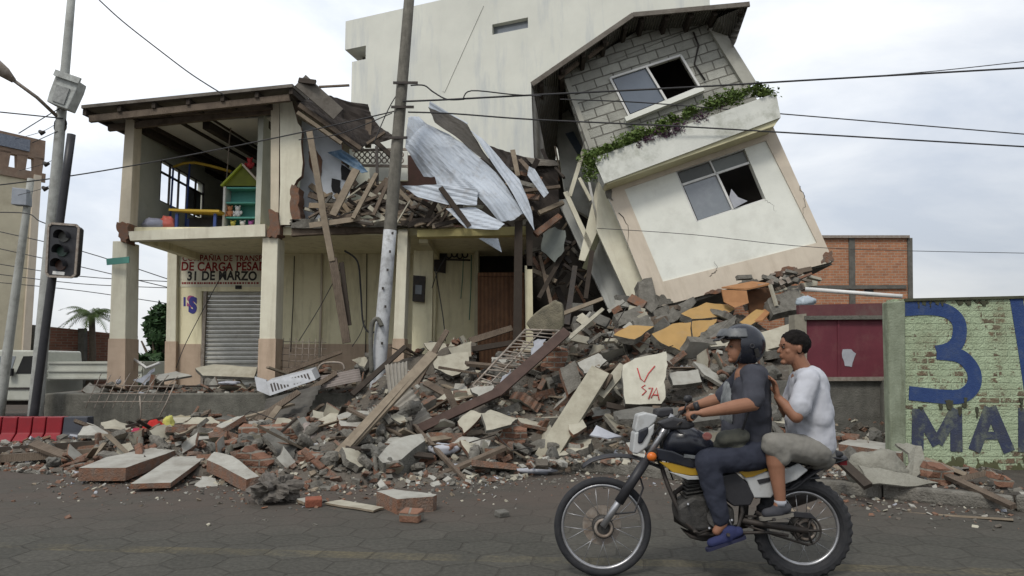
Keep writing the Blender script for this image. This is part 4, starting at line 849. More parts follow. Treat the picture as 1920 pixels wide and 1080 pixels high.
# lower storey front wall in strips round the window hole
WL = [(1266, 322), (1396, 279), (1436, 374), (1306, 417)]
def bil(c, u, v): return tuple(c[0][k]*(1-u)*(1-v)+c[1][k]*u*(1-v)+c[2][k]*u*v+c[3][k]*(1-u)*v for k in (0, 1))
FL = [(1132, 346), (1447, 238), (1562, 488), (1228, 576)]
def holed(b, outer, hole, off, dep, mi=0):
    for i in range(4):
        j = (i+1) % 4; tp(b, [outer[i], outer[j], hole[j], hole[i]], off, dep, mi)
b = MB(); holed(b, FL, WL, 0, .16); b.build('front_wall', white_pl, tilt)
# tan bands: left pilaster, right pilaster, bottom band, top band
for q_ in ([(1132, 346), (1163, 336), (1243, 528), (1254, 566), (1226, 577)], [(1428, 246), (1450, 238), (1562, 488), (1532, 455)], [(1243, 528), (1532, 455), (1562, 488), (1556, 492), (1228, 577)], [(1132, 346), (1450, 238), (1440, 262), (1148, 362)]):
    b = MB(); tp(b, q_, -.03-rnd.random()*.006, .035); b.build('facade_band', tan_band, tilt)
# broken concrete along the bottom
bb_ = [(1226, 574), (1300, 556), (1400, 528), (1500, 500), (1560, 488), (1561, 496), (1500, 512), (1440, 522), (1385, 540), (1300, 566), (1232, 590)]
b = MB(); b.prism(jag([T(x, y, .05) for x, y in bb_], 2, .03), dT*DEP*.9); b.build('broken_floor_slab', grey_rub, tilt)
# body side / back
def side(b, pts, dep0, dep1, th=.15): pass
b = MB(); e_ = MT @ Vector((.15, 0, 0))
b.prism([T(1134, 348, .16), T(1228, 574, .16), T(1228, 574, DEP), T(1134, 348, DEP)], e_); b.build('side_wall', cream, tilt)
b = MB(); b.prism([T(1449, 240, .16), T(1560, 487, .16), T(1560, 487, DEP), T(1449, 240, DEP)], -e_); b.build('side_wall', cream, tilt)
b = MB(); tp(b, FL, DEP, .1); b.build('back_wall', room_m, tilt)
b = MB(); b.prism([T(1232, 560, .2), T(1552, 480, .2), T(1552, 480, DEP), T(1232, 560, DEP)], MT @ Vector((0, 0, -.08))); b.build('room_floor', concrete, tilt)
# stepped outer walls on the left side: cream return, grey plastered slab, stair strip
b = MB(); tp(b, [(1122, 335), (1134, 346), (1228, 574), (1186, 572), (1180, 566), (1118, 430)], .35, .12); b.build('side_return', cream_lit, tilt)
b = MB(); tp(b, [(1045, 375), (1068, 372), (1118, 468), (1125, 440), (1190, 575), (1140, 578)], 1.2, .15); b.build('grey_side_wall', mat('pale grey cement wall', (.52, .53, .50), (.43, .44, .415), 2, .9, .2, 40, stain=(.17, .17, .15), stain_amt=.6, streak=True), tilt)
b = MB(); tp(b, [(1036, 210), (1065, 205), (1092, 245), (1130, 345), (1122, 420), (1062, 380)], 2.2, .2); b.build('stair_wall', mat('weathered grey stair wall', (.46, .46, .42), (.33, .33, .30), 2.5, .95, .4, 40, stain=(.2, .19, .16), stain_amt=.6, streak=True), tilt)
for a_, c_, w_ in (((1098, 270), (1068, 368), .09), ((1086, 334), (1108, 376), .07), ((1130, 345), (1096, 490), .26), ((1096, 300), (1120, 420), .05), ((1060, 360), (1110, 470), .10)):
    b = MB(); b.beam(T(*a_, .7), T(*c_, .7), w_, .08, nT); b.build('stair_frame', cream_lit if w_ > .05 else alu, tilt)
b = MB(); b.beam(T(1128, 428, .62), T(1096, 505, .62), .12, .05, nT); b.build('stair_frame', mat('dark mossy edge', (.07, .07, .04), (.05, .05, .03), 6), tilt)
b = MB(); tp(b, [(1060, 250), (1075, 246), (1096, 286), (1090, 300)], 2.1, .05); b.build('side_window', glass_b, tilt)
# lower window: void, frames, panes
def wpx(b, a, c, w=.045, d=.05, off=.03): b.beam(T(*a, off), T(*c, off), w, d, nT)
def window(q, off, mid, transom, name='window'):
    b = MB()
    for i in range(4): wpx(b, q[i], q[(i+1) % 4], off=off)
    w_ = b.build(name, alu, tilt); return w_
cavity = mat('shaded room interior', (.035, .03, .028), (.02, .018, .017), 2, .95, .1)  # near-black panels behind the windows carry the rooms' shade in their colour
b = MB(); tp(b, [(WL[0][0]-18, WL[0][1]-12), (WL[1][0]+22, WL[1][1]-16), (WL[2][0]+20, WL[2][1]+14), (WL[3][0]-18, WL[3][1]+14)], 1.5, .05); b.build('room_shade_panel', cavity, tilt)
w_ = window(WL, .06, None, None)
def sub(name, q, m, off, dep=.02, par=None):
    b = MB(); tp(b, q, off, dep); return b.build(name, m, par)
sub('pane', [bil(WL, .03, .28), bil(WL, .50, .28), bil(WL, .52, .97), bil(WL, .03, .97)], glass_g, .07, .02, w_)
sub('transom_pane', [bil(WL, .03, .04), bil(WL, .48, .04), bil(WL, .48, .25), bil(WL, .03, .25)], mat('dark dusty glass', (.05, .055, .05), (.08, .085, .08), 2, .2, .05), .07, .02, w_)
sub('transom_pane', [bil(WL, .50, .04), bil(WL, .97, .04), bil(WL, .97, .28), bil(WL, .50, .28)], mat('grey dusty glass', (.10, .11, .10), (.13, .14, .13), 2, .2, .05), .07, .02, w_)
b = MB(); wpx(b, bil(WL, .02, .27), bil(WL, .98, .27), off=.05); wpx(b, bil(WL, .51, .27), bil(WL, .53, .98), off=.05); wpx(b, bil(WL, .49, .0), bil(WL, .50, .27), w=.03, off=.05); b.build('mullion', alu, w_)
sub('torn_curtain', [bil(WL, .55, .75), bil(WL, .62, .62), bil(WL, .66, .8), bil(WL, .76, .92), bil(WL, .55, .97)], paper, .0, .02, w_)
# cracks and spalled corners
cr_ = random.Random(31)
def crack(pts, w, off):
    q = [T(x, y, off) for x, y in pts]; L2 = []
    for i in range(len(q)-1):
        for k in range(5): L2.append(q[i].lerp(q[i+1], k/5)+MT @ Vector((cr_.uniform(-.03, .03), 0, cr_.uniform(-.03, .03))))
    L2.append(q[-1]); b = MB(); b.tube(L2, [w*(1-i/len(L2))*cr_.uniform(.5, 1.2)+.001 for i in range(len(L2))], 4); b.build('crack', metal_dark, tilt)
crack([(1436, 374), (1450, 384), (1454, 398)], .004, .0)
crack([(1162, 400), (1180, 430), (1176, 470)], .008, -.036); crack([(1500, 350), (1510, 380), (1506, 410)], .008, -.036); crack([(1330, 520), (1345, 505), (1340, 490)], .009, -.036)
for q_, m_ in (([(1226, 576), (1222, 556), (1240, 552), (1256, 560), (1262, 568)], grey_rub), ([(1540, 494), (1546, 474), (1560, 470), (1564, 490)], brick_edge), ([(1380, 536), (1392, 524), (1412, 522), (1424, 528)], grey_rub), ([(1456, 514), (1466, 502), (1490, 500), (1496, 504)], brick_edge), ([(1134, 350), (1138, 372), (1150, 376), (1146, 352)], grey_rub), ([(1320, 553), (1332, 544), (1352, 542), (1356, 546)], brick_edge)):
    b = MB(); b.prism(jag([T(x, y, -.047) for x, y in q_], 3, .03), dT*.02); b.build('spalled_patch', m_, tilt)
for k in range(9):
    x = 1385+k*18+cr_.uniform(-5, 5); y = 532-(x-1385)*.27; b = MB(); b.tube([T(x, y, .1), T(x+cr_.uniform(-6, 8), y+cr_.uniform(8, 26), .05)], .008, 5); b.build('bent_rebar', metal_dark, tilt)
# planted balcony: parapet, soffit lip
PB = [(1112, 296), (1140, 286), (1455, 172), (1464, 222), (1450, 232), (1133, 345), (1118, 330)]
b = MB(); tp(b, [(1112, 296), (1455, 174), (1464, 220), (1133, 344)], -.55, .14); tp(b, [(1112, 296), (1125, 291), (1146, 338), (1133, 344)], -.41, .42); tp(b, [(1445, 178), (1455, 174), (1464, 220), (1452, 224)], -.41, .42)
b.build('balcony_parapet', mat('stained white render', (.60, .61, .56), (.49, .50, .46), 2, .9, .2, 40, stain=(.24, .25, .2), stain_amt=.75, stain_scale=2.2), tilt)
b = MB(); tp(b, [(1133, 340), (1464, 217), (1452, 236), (1138, 346)], -.50, .5); b.build('balcony_floor', mat('pale yellow plaster lip', (.55, .52, .34), (.48, .45, .29), 3, .9, .1), tilt)
# upper storey: block gable
WU = [(1144, 147), (1276, 104), (1312, 164), (1180, 218)]
GU = [(1056, 146), (1195, 62), (1345, 38), (1408, 160), (1098, 285)]
b = MB(); O5 = [(1056, 150), (1345, 38), (1424, 196), (1112, 318)]
holed(b, O5, WU, .12, .15); tp(b, [(1056, 150), (1062, 138), (1195, 58), (1345, 36)], .12, .15)
b.build('block_gable', block, tilt)
for a_, c_, w_ in (((1062, 150), (1112, 288), .10), ((1334, 44), (1406, 160), .26), ((1112, 284), (1400, 166), .10)):
    b = MB(); b.beam(T(*a_, .08), T(*c_, .08), w_, .12, nT); b.build('concrete_frame', mat('pale concrete frame', (.36, .355, .31), (.28, .275, .24), 4, .95, .3, stain=(.2, .19, .16), stain_amt=.5), tilt)
b = MB(); b.prism([T(1064, 160, .27), T(1110, 290, .27), T(1110, 290, DEP), T(1064, 160, DEP)], e_); b.build('side_wall', block, tilt)
b = MB(); b.prism([T(1340, 50, .27), T(1400, 160, .27), T(1400, 160, DEP), T(1340, 50, DEP)], -e_); b.build('side_wall', block, tilt)
w_ = window(WU, .10, None, None)
sub('pane', [bil(WU, .03, .04), bil(WU, .50, .03), bil(WU, .51, .95), bil(WU, .03, .95)], glass_b, .12, .02, w_)
b = MB(); wpx(b, bil(WU, .51, .0), bil(WU, .53, 1), off=.09); b.build('mullion', alu, w_)
b = MB(); tp(b, [(1130, 140), (1290, 90), (1325, 170), (1170, 232)], 1.5, .05); b.build('room_shade_panel', cavity, tilt)
b = MB(); b.beam(T(1172, 226, .02), T(1318, 168, .02), .10, .16, nT); b.build('window_sill', white_pl, tilt)
b = MB(); b.tube([T(1300, 60, .08), T(1310, 85, .08), T(1302, 120, .08), T(1322, 150, .08)], .02, 5); b.build('crack', metal_dark, tilt)
# roof: two corrugated slopes with overhang, fascia edge
rl, rr_, rp_ = T(997, 158, -.6), T(1404, 8, -.6), T(1186, 28, -.6); up = MT @ Vector((0, 0, 1))
for (a_, c_) in ((rl, rp_), (rp_, rr_)):
    b = MB(); b.prism([a_, c_, c_+dT*4.9, a_+dT*4.9], up*.05); rs = b.build('roof_slope', roof_tilt, tilt)
    for k in range(5):
        b = MB(); p0 = a_.lerp(c_, .08+.84*k/4)-up*.07; b.beam(p0+dT*.1, p0+dT*4.7, .08, .12, up); b.build('rafter', wood_dark, rs)
# hanging right eave flap and left eave side
b = MB(); b.prism([T(1345, 34, -.5), T(1404, 8, -.6), T(1380, 78, -.25), T(1366, 72, .1)], dT*1.2); b.build('roof_flap', roof_tilt, tilt)
b = MB(); b.prism([rl, rl+dT*4.6, T(1042, 268, -.1)+dT*3.4, T(1052, 150, .2)+dT*.2], up*.03); b.build('eave_lining', tin_rib, tilt)
for a_, c_ in ((rl, rp_), (rp_, rr_)):
    b = MB(); b.beam(a_-up*.02-dT*.03, c_-up*.02-dT*.03, .10, .05, nT); b.build('fascia', tin_old, tilt)
for t_ in (.25, .55): 
    b = MB(); b.beam(rl.lerp(rp_, t_)+dT*.3-up*.12, rl.lerp(rp_, t_)+dT*.3-up*.12+MT @ Vector((.5, 0, .2)), .07, .08, nT); b.build('purlin', wood, tilt)
# creeping plants on the balcony
pr = random.Random(8); b = MB()
pth = [(1104, 300), (1125, 283), (1180, 258), (1240, 235), (1300, 208), (1360, 182), (1410, 166), (1445, 176)]
for k in range(230):
    t_ = pr.random()*(len(pth)-1); i = int(t_); f_ = t_-i; x = pth[i][0]+(pth[i+1][0]-pth[i][0])*f_; y = pth[i][1]+(pth[i+1][1]-pth[i][1])*f_
    dens = .6+.5*math.sin(t_*2.7+1); w = (1 if x > 1120 else .7)
    c = T(x+pr.gauss(0, 6), y+pr.gauss(-2, 5*w)+4, -.36+pr.uniform(-.22, .1))
    leaf_ball(b, c, (.15*dens+.06, .12, .09*dens+.05), 24, pr.choice((.024, .034, .05)), 0, pr)
for k in range(26):     # trailing strands at the left corner
    x = pr.uniform(1098, 1130); y = pr.uniform(285, 300)
    for j in range(pr.randint(2, 7)): leaf_ball(b, T(x-j*1.5+pr.gauss(0, 2), y+j*6.5, -.5), (.05, .05, .05), 9, .03, 0, pr)
iv = b.build('creeping_plant', leaf); tag(iv, 'bright green creeper trailing along the leaning balcony parapet', 'plant')
b = MB()
for k in range(46):
    x = pr.gauss(1255, 38); y = 232-(x-1240)*.38+10; c = T(x, y+pr.uniform(0, 16), -.57); leaf_ball(b, c, (.07, .05, .09), 14, .028, 0, pr)
tag(b.build('flowering_plant', leaf_p), 'dusky purple sprays hanging over the middle of the balcony parapet', 'plant')
# ---------------------------------------------------------------- painted boundary wall with blue lettering (right)
GY = 9.7
gw = thing('painted_wall', (V(1800, 560, GY).x, GY, .15), 'pale green peeling brick wall painted with a big blue 3 at the right', 'wall')
def G_(px, py, y=GY): return P(px, py, y)
zt_ = G_(1800, 561).z; x0 = G_(1683, 700).x
b = MB(); b.prism(jag([Vector((x0, GY, .1)), Vector((x0, GY, zt_)), Vector((x0+6.5, GY, zt_+.02)), Vector((x0+6.5, GY, .1))], 9, .012, keep=(0, 2, 3)), (0, .2, 0)); b.build('brickwork', green_wall, gw)
b = MB(); b.prism([G_(1664, 566, GY-.05), G_(1698, 563, GY-.05), G_(1700, 905, GY-.05), G_(1672, 900, GY-.05)], (0, .16, 0)); bevel(b.build('end_pillar', mat('mossy pale green pillar', (.24, .27, .20), (.15, .17, .12), 4, .95, .4, 40, stain=(.09, .10, .06), stain_amt=.85, stain_scale=2.5, streak=True), gw), .02)
b = MB(); b.prism([G_(1695, 560), G_(1990, 553), G_(1990, 558), G_(1695, 565)], (0, .2, 0)); b.v = [v+Vector((0, -.03, 0)) for v in b.v]; b.build('coping', mould, gw)
pr = random.Random(14)
def ribbon(pts, w, Y, name, m, par, th=.006):
    q = [P(x, y, Y) for x, y in pts]; n_ = len(q); ls = []; rs = []
    for i in range(n_):
        d = (q[min(i+1, n_-1)]-q[max(i-1, 0)]); d.y = 0; d.normalize(); s_ = Vector((-d.z, 0, d.x)); ww = (w[i] if isinstance(w, (list, tuple)) else w)/F_PX*Y/2
        ls.append(q[i]+s_*ww); rs.append(q[i]-s_*ww)
    b = MB(); off = Vector((0, -th, 0)); vs = ls+rs+[v+off for v in ls]+[v+off for v in rs]; N_ = n_; fs = []
    for i in range(N_-1): fs += [(2*N_+i, 2*N_+i+1, 3*N_+i+1, 3*N_+i), (i, N_+i, N_+i+1, i+1), (i, i+1, 2*N_+i+1, 2*N_+i), (N_+i, 3*N_+i, 3*N_+i+1, N_+i+1)]
    fs += [(0, 2*N_, 3*N_, N_), (N_-1, 2*N_-1, 4*N_-1, 3*N_-1)]
    b.add(vs, fs); return b.build(name, m, par)
def curve(p, k=6):
    o = []
    for i in range(len(p)-1):
        p0 = p[max(i-1, 0)]; p1 = p[i]; p2 = p[i+1]; p3 = p[min(i+2, len(p)-1)]
        for j in range(k):
            t = j/k; o.append(tuple(.5*((2*p1[a])+(-p0[a]+p2[a])*t+(2*p0[a]-5*p1[a]+4*p2[a]-p3[a])*t*t+(-p0[a]+3*p1[a]-3*p2[a]+p3[a])*t**3) for a in (0, 1)))
    o.append(p[-1]); return o
ribbon(curve([(1692, 580), (1740, 578), (1776, 584), (1797, 604), (1797, 636), (1782, 654), (1756, 661)]), 26, GY, 'painted_numeral', blue_pt, gw, .008)
ribbon(curve([(1756, 661), (1800, 668), (1824, 694), (1825, 722), (1806, 741), (1775, 744), (1704, 737)]), 26, GY, 'painted_numeral', blue_pt, gw, .0095)
ribbon([(1905, 560), (1918, 640), (1934, 745)], 24, GY, 'painted_letter', blue_pt, gw, .008)
ribbon([(1934, 745), (1960, 640), (1975, 560)], 24, GY, 'painted_letter', blue_pt, gw, .0095)
for i, (pts_, w_) in enumerate((([(1720, 846), (1721, 766)], 22), ([(1720, 768), (1757, 832)], 20), ([(1757, 832), (1792, 768)], 20), ([(1792, 766), (1793, 846)], 22), ([(1826, 846), (1856, 764)], 22), ([(1856, 764), (1892, 846)], 22), ([(1838, 818), (1880, 818)], 14), ([(1920, 846), (1920, 766)], 22), ([(1920, 768), (1976, 844)], 20), ([(1976, 846), (1976, 766)], 22))):
    tag(ribbon([(x, y+pr.uniform(-2, 2)) for x, y in pts_], w_, GY, 'painted_letter', blue_wn, gw, .0085+i*.0004), 'worn dark blue stroke of the lower letters')
for k in range(22):
    x = pr.uniform(1700, 1925); w = pr.uniform(4, 16); h = pr.uniform(3, 16) if k < 15 else pr.uniform(8, 26); y0 = 563 if k < 13 else pr.uniform(745, 765)
    b = MB(); b.prism(jag([G_(x, y0), G_(x+w, y0), G_(x+w*.7, y0+h), G_(x+w*.3, y0+h*.8)], 3, .012), (0, -.0115-.0003*k, 0)); b.build('mould_patch', mould, gw)
for k in range(16):
    x = pr.uniform(1700, 1925); w = pr.uniform(15, 50); b = MB(); b.prism(jag([G_(x, 900), G_(x+w, 900), G_(x+w*.8, 858+pr.uniform(0, 25)), G_(x+w*.3, 852+pr.uniform(0, 25))], 4, .03), (0, -.0105-.0004*k, 0)); b.build('moss_patch', mat('dark moss', (.065, .07, .032), (.09, .09, .05), 8, .98, .5), gw)

# maroon sheet gate over a low concrete wall
MY = 11.5
mg = thing('sheet_gate', (P(1590, 700, MY).x, MY, P(1590, 712, MY).z), 'maroon painted sheet gate with a torn white poster above the low concrete wall', 'gate')
b = MB(); b.ppoly([(1512, 596), (1671, 594), (1673, 710), (1513, 711)], MY, .05); b.build('panel', maroon, mg)
b = MB(); b.ppoly([(1498, 572), (1668, 568), (1668, 592), (1500, 596)], MY-.03, .12); b.build('top_band', mat('dark maroon band', (.085, .025, .032), (.12, .05, .05), 3, .8, .3, stain=(.12, .10, .085), stain_amt=.7, stain_scale=2.5), mg)
for y_ in (596, 711): b = MB(); b.beam(P(1508, y_, MY-.05), P(1674, y_-1, MY-.05), .05, .06); b.build('rail', concrete_dark if y_ < 600 else metal_pale, mg)
b = MB(); b.beam(P(1572, 598, MY-.01), P(1573, 708, MY-.01), .02, .03); b.build('seam', maroon, mg)
b = MB(); b.prism(jag([P(x, y, MY-.004) for x, y in ((1580, 655), (1596, 655), (1605, 663), (1600, 676), (1597, 688), (1584, 686), (1579, 670))], 1, .01), (0, -.004, 0)); b.build('torn_poster', paper, mg)
lw = thing('low_wall', (P(1590, 800, MY).x, MY, .15), 'low grey concrete wall beneath the maroon sheet gate', 'wall')
b = MB(); q = [P(1440, 714, MY), P(1678, 713, MY), P(1682, 905, MY), P(1440, 905, MY)]; q[2].z = q[3].z = .1; b.prism(q, (0, .18, 0)); b.build('render', concrete, lw)
b = MB(); b.ppoly([(1656, 712), (1690, 712), (1690, 880), (1656, 880)], MY-.1, .3); b.build('pier', concrete_dark, lw)
b = MB(); b.ppoly([(1490, 590), (1512, 588), (1514, 720), (1492, 722)], MY-.05, .25); tag(b.build('broken_pillar', mat('crumbling pale pillar', (.27, .25, .20), (.18, .165, .13), 6, .95, .6, stain=(.1, .085, .065), stain_amt=.7)), 'crumbling pale pillar at the left end of the maroon gate', 'pillar')
tag(MB().tube([P(1510, 542, 12.5), P(1600, 549, 12.2), P(1692, 556, 11.9)], .035, 8).build('steel_pipe', alu), 'long pale pipe resting across the top of the maroon gate', 'pipe')

# ---------------------------------------------------------------- poles
def pole(name, px, Y, r0, r1, m, lab, cat='pole'):
    a = P(*px[0], Y); b_ = P(*px[1], Y); d = (b_-a).normalized(); a = a+d*((0-a.z)/d.z)-d*.1
    t = thing(name, (a.x, a.y, 0), lab, cat); b = MB(); b.tube([a.lerp(b_, i/8) for i in range(9)], r0, 14, r1=r1); s_ = b.build('shaft', m, t); return t, a, b_, d
t, a_, b_, d_ = pole('utility_pole', ((704, 765), (772, -60)), 14.8, .147, .103, pole_dk, 'dark leaning concrete utility pole with whitewashed lower part in front of the wreck')
p1, p2 = P(731, 425, 14.8), P(710, 690, 14.8)
# whitewash sleeve following the shaft
ts = lambda z: (z-a_.z)/(b_.z-a_.z)
q1, q2 = a_.lerp(b_, ts(P(735, 432, 14.8).z)), a_.lerp(b_, ts(P(710, 765, 14.8).z))
rr1, rr2 = .147+(.103-.147)*ts(q1.z)+.003, .147+(.103-.147)*ts(q2.z)+.003
b = MB(); b.tube([q1.lerp(q2, i/6) for i in range(7)], rr1, 14, r1=rr2); b.build('whitewash', wallwhite, t)
for (yy, w) in ((160, .34), (205, .30), (262, .22)):
    q = a_.lerp(b_, ts(P(760, yy, 14.8).z)); b = MB(); b.beam(q+Vector((-.16, -.14, 0)), q+Vector((w, -.14, .0)), .03, .05); b.build('bracket', metal_dark, t)
for k in range(7):
    q = a_.lerp(b_, ts(P(740, 440+k*34, 14.8).z)); b = MB(); b.box(q+Vector((rnd.uniform(-.02, .09), -.17, 0)), (.04, .02, .05)); b.build('step_hole', metal_dark, t)
t, la, lb, ld = pole('lamp_pole', ((68, 760), (137, -40)), 14.6, .14, .072, pole_m, 'tall grey concrete pole with street lamp arm and tilted box at the left')
lt = lambda y, x=110: la.lerp(lb, (P(x, y, 14.6).z-la.z)/(lb.z-la.z))
q = lt(225, 112); hd = P(22, 148, 13.8)
b = MB(); b.tube([q, q.lerp(hd, .5)+Vector((0, 0, .05)), hd], .035, 8); b.build('lamp_arm', metal_pale, t)
b = MB(); dirh = (P(-12, 118, 13.6)-hd).normalized(); b.tube([hd-dirh*.05, hd+dirh*.15, hd+dirh*.38, hd+dirh*.55], [.05, .11, .12, .05], 12, flat=.7); b.build('lamp_head', metal_pale, t)
for y_ in (232, 238): b = MB(); b.torus(lt(y_), .115, .02, 18, 6); b.v = [v for v in b.v]; b.build('clamp', metal_dark, t)
for (bx, w_) in (((137, 207), .1),): b = MB(); b.beam(lt(205), P(137, 206, 14.4), .04, .04); b.build('bracket', metal_dark, t)
t = thing('pole_box', P(118, 200, 14.2), 'weathered grey louvred box mounted crooked on the lamp pole', 'box')
b = MB(); b.ppoly([(105, 137), (148, 152), (143, 168), (126, 205), (87, 190), (92, 172)], 14.2, .28); bevel(b.build('housing', mat('weathered pale grey sheet', (.40, .42, .40), (.28, .29, .28), 8, .8, .3, stain=(.16, .15, .13), stain_amt=.6, stain_scale=4), t), .02)
b = MB(); b.ppoly([(106, 158), (130, 166), (119, 196), (97, 188)], 14.17, .05); b.build('front_panel', mat('mottled grey panel', (.17, .175, .17), (.30, .31, .30), 12, .7, .5), t)
b = MB(); b.beam(P(103, 136, 14.15), P(150, 152, 14.15), .12, .05, (0, 1, 0)); b.build('hood', mat('weathered pale grey sheet', (.4, .42, .4)), t)
t, a_, b_, d_ = pole('street_pole', ((14, 660), (58, 335)), 19.0, .13, .08, pole_m, 'thinner grey pole standing before the corner building at the far left')
b = MB(); b.ppoly([(22, 351), (50, 354), (49, 385), (20, 383)], 18.8, .25); bevel(b.build('transformer_box', mat('blue grey box paint', (.25, .27, .30), (.2, .22, .25), 6, .6, .1), t), .02)
# traffic light
t, a_, b_, d_ = pole('traffic_light', ((62, 790), (134, 252)), 13.9, .075, .075, black_pl, 'black leaning traffic light with three dark lenses at the left roadside', 'traffic light')
TYL = 13.72
b = MB(); b.ppoly([(97, 420), (142, 423), (147, 428), (140, 514), (134, 519), (93, 517), (88, 511), (92, 425)], TYL, .2); hs = b.build('housing', black_pl, t); bevel(hs, .02)
b = MB(); e_ = [(97, 419), (143, 422), (148, 427), (141, 515), (134, 520), (92, 518), (87, 512), (91, 424)]
for i in range(8): b.beam(P(*e_[i], TYL-.01), P(*e_[(i+1) % 8], TYL-.01), .025, .04)
b.build('edge_trim', metal_pale, t)
for k, (x, y) in enumerate(((121, 444), (118, 471), (115, 497))):
    c = P(x, y, TYL); b = MB(); b.tube([c+Vector((0, -.03, 0)), c+Vector((0, .02, 0))], .10, 18); ln = b.build('lens', mat('unlit lens %d' % k, [(.09, .09, .08), (.03, .06, .045), (.07, .035, .025)][k], None, 8, .3, .1), t)
    b = MB(); nseg = 14
    vs = []
    for j in range(nseg+1):
        a = math.radians(-15+210*j/nseg); vs += [c+Vector((math.cos(a)*.115, 0, math.sin(a)*.115)), c+Vector((math.cos(a)*.118, -.16-.03*math.sin(a), math.sin(a)*.118-.01))]
    b.add(vs, [(2*j, 2*j+1, 2*j+3, 2*j+2) for j in range(nseg)], 0, True); b.build('visor', black_pl, t)
b = MB(); b.ppoly([(99, 508), (121, 510), (120, 516), (98, 514)], TYL-.02, .02); b.build('small_label', alu, t)
# street name plate on the corner column
b = MB(); b.prism([P(199, 485, 15.85), P(242, 481, 15.75), P(242, 493, 15.75), P(200, 497, 15.85)], (0, .02, 0)); tag(b.build('street_sign', teal), 'faded teal street name plate fixed on the corner column', 'street sign')

# ---------------------------------------------------------------- cables
CG = 'overhead cables crossing the street'
def cable(pts, Y, r, lab, Y2=None):
    q = [(x, y) for x, y in pts]; c = curve(q, 5) if len(q) > 2 else [tuple(q[0][k]+(q[1][k]-q[0][k])*i/6 for k in (0, 1)) for i in range(7)]
    n_ = len(c); b = MB(); b.tube([P(x, y, Y+((Y2 or Y)-Y)*i/(n_-1)) for i, (x, y) in enumerate(c)], r, 5); tag(b.build('cable', cable_m), lab, 'cable', CG)
cable([(-20, 349), (130, 330), (290, 303), (470, 268), (620, 236), (755, 205)], 14.8, .014, 'cable sagging across the open upper room to the dark utility pole')
cable([(755, 190), (830, 187), (1000, 178), (1300, 163), (1500, 151), (1940, 126)], 14.6, .020, 'thick cable running right from the utility pole over the block gable')
cable([(770, 160), (795, 160), (812, 172), (838, 186), (870, 186)], 14.6, .016, 'short looped cable tail beside the utility pole')
cable([(868, 186), (884, 170), (960, 177), (1015, 180)], 14.56, .014, 'spliced cable loop above the thick cable')
cable([(1400, 158), (1700, 138), (1940, 113)], 14.7, .010, 'thin cable just above the thick one at the upper right')
cable([(765, 210), (850, 213), (1000, 224), (1240, 235), (1500, 250), (1940, 276)], 14.6, .017, 'cable crossing the leaning balcony parapet')
cable([(1050, 186), (1200, 192), (1400, 208), (1640, 228), (1940, 253)], 14.75, .013, 'cable crossing just below the block gable window')
cable([(186, 0), (230, 40), (300, 95), (360, 140), (420, 178)], 15, .014, 'cable dropping from the top of the picture to the shop house roof')
cable([(1120, 428), (1300, 440), (1550, 465), (1940, 475)], 13.2, .006, 'very thin wire across the leaning cream wall')
cable([(752, 165), (728, 205), (700, 270)], 14.8, .012, 'cable curling down left of the utility pole')
cable([(560, 262), (640, 250), (735, 212)], 13, .010, 'thin cable under the sagging roof')
cable([(-20, 208), (60, 216), (118, 222)], 14.5, .014, 'cable reaching the lamp pole clamp from the left')
cable([(35, 250), (80, 222), (112, 203)], 14.5, .010, 'short cable slanting up to the lamp pole')
cable([(60, 268), (108, 246)], 14.5, .008, 'thin stay wire below the lamp pole clamp')
cable([(-20, 398), (50, 400), (75, 415), (120, 430)], 16, .012, 'cable behind the lamp pole at mid height')
for i, (y0, y1, y2) in enumerate(((430, 470, 545), (462, 500, 560), (492, 518, 548), (512, 532, 560), (528, 545, 590))):
    cable([(-20, y0), (150, y1), (320, y2-20)], 22+i, .014, ['highest', 'second highest', 'middle', 'second lowest', 'lowest'][i]+' of the five low background cables behind the left columns')
for i, (x, y) in enumerate(((78, 247), (86, 306), (84, 352))):
    c = P(x, y, 15.5); b = MB(); b.tube([c+Vector((-.05, 0, .02)), c+Vector((0, 0, -.03)), c+Vector((.07, 0, 0))], [.03, .055, .03], 8); tag(b.build('insulator', metal_dark), ['small insulator above the brick parapet', 'round insulator between corner building and lamp pole', 'lowest wider insulator left of the lamp pole'][i], 'insulator')
    cable([(x-50, y+14), (x, y), (x+26, y-14)], 15.5, .006, ['wire holding the small upper insulator', 'wire holding the round insulator', 'wire holding the wide insulator'][i])
# loose wires drooping in front of the shop wall
for i, (pts, r, lab) in enumerate([
    ([(646, 470), (670, 490), (676, 540), (680, 600), (690, 622), (705, 622)], .022, 'thick loose wire curving down the shop wall beside the utility pole'),
    ([(560, 640), (600, 575), (640, 500)], .010, 'wire slanting up across the shop wall'),
    ([(660, 650), (676, 625), (684, 600)], .009, 'thin wire end hanging near the wall foot'),
    ([(815, 500), (830, 590), (835, 640)], .012, 'wire hanging under the dark wall box'),
    ([(330, 690), (350, 640), (400, 545), (425, 500)], .009, 'dark wire crossing the roller shutter frame'),
    ([(810, 540), (822, 505), (838, 478)], .010, 'short wire beside the dark wall box')]):
    b = MB(); b.tube([P(x, y, 17.0) for x, y in curve(pts, 5)], r, 5); tag(b.build('loose_wire', cable_m), lab, 'wire')

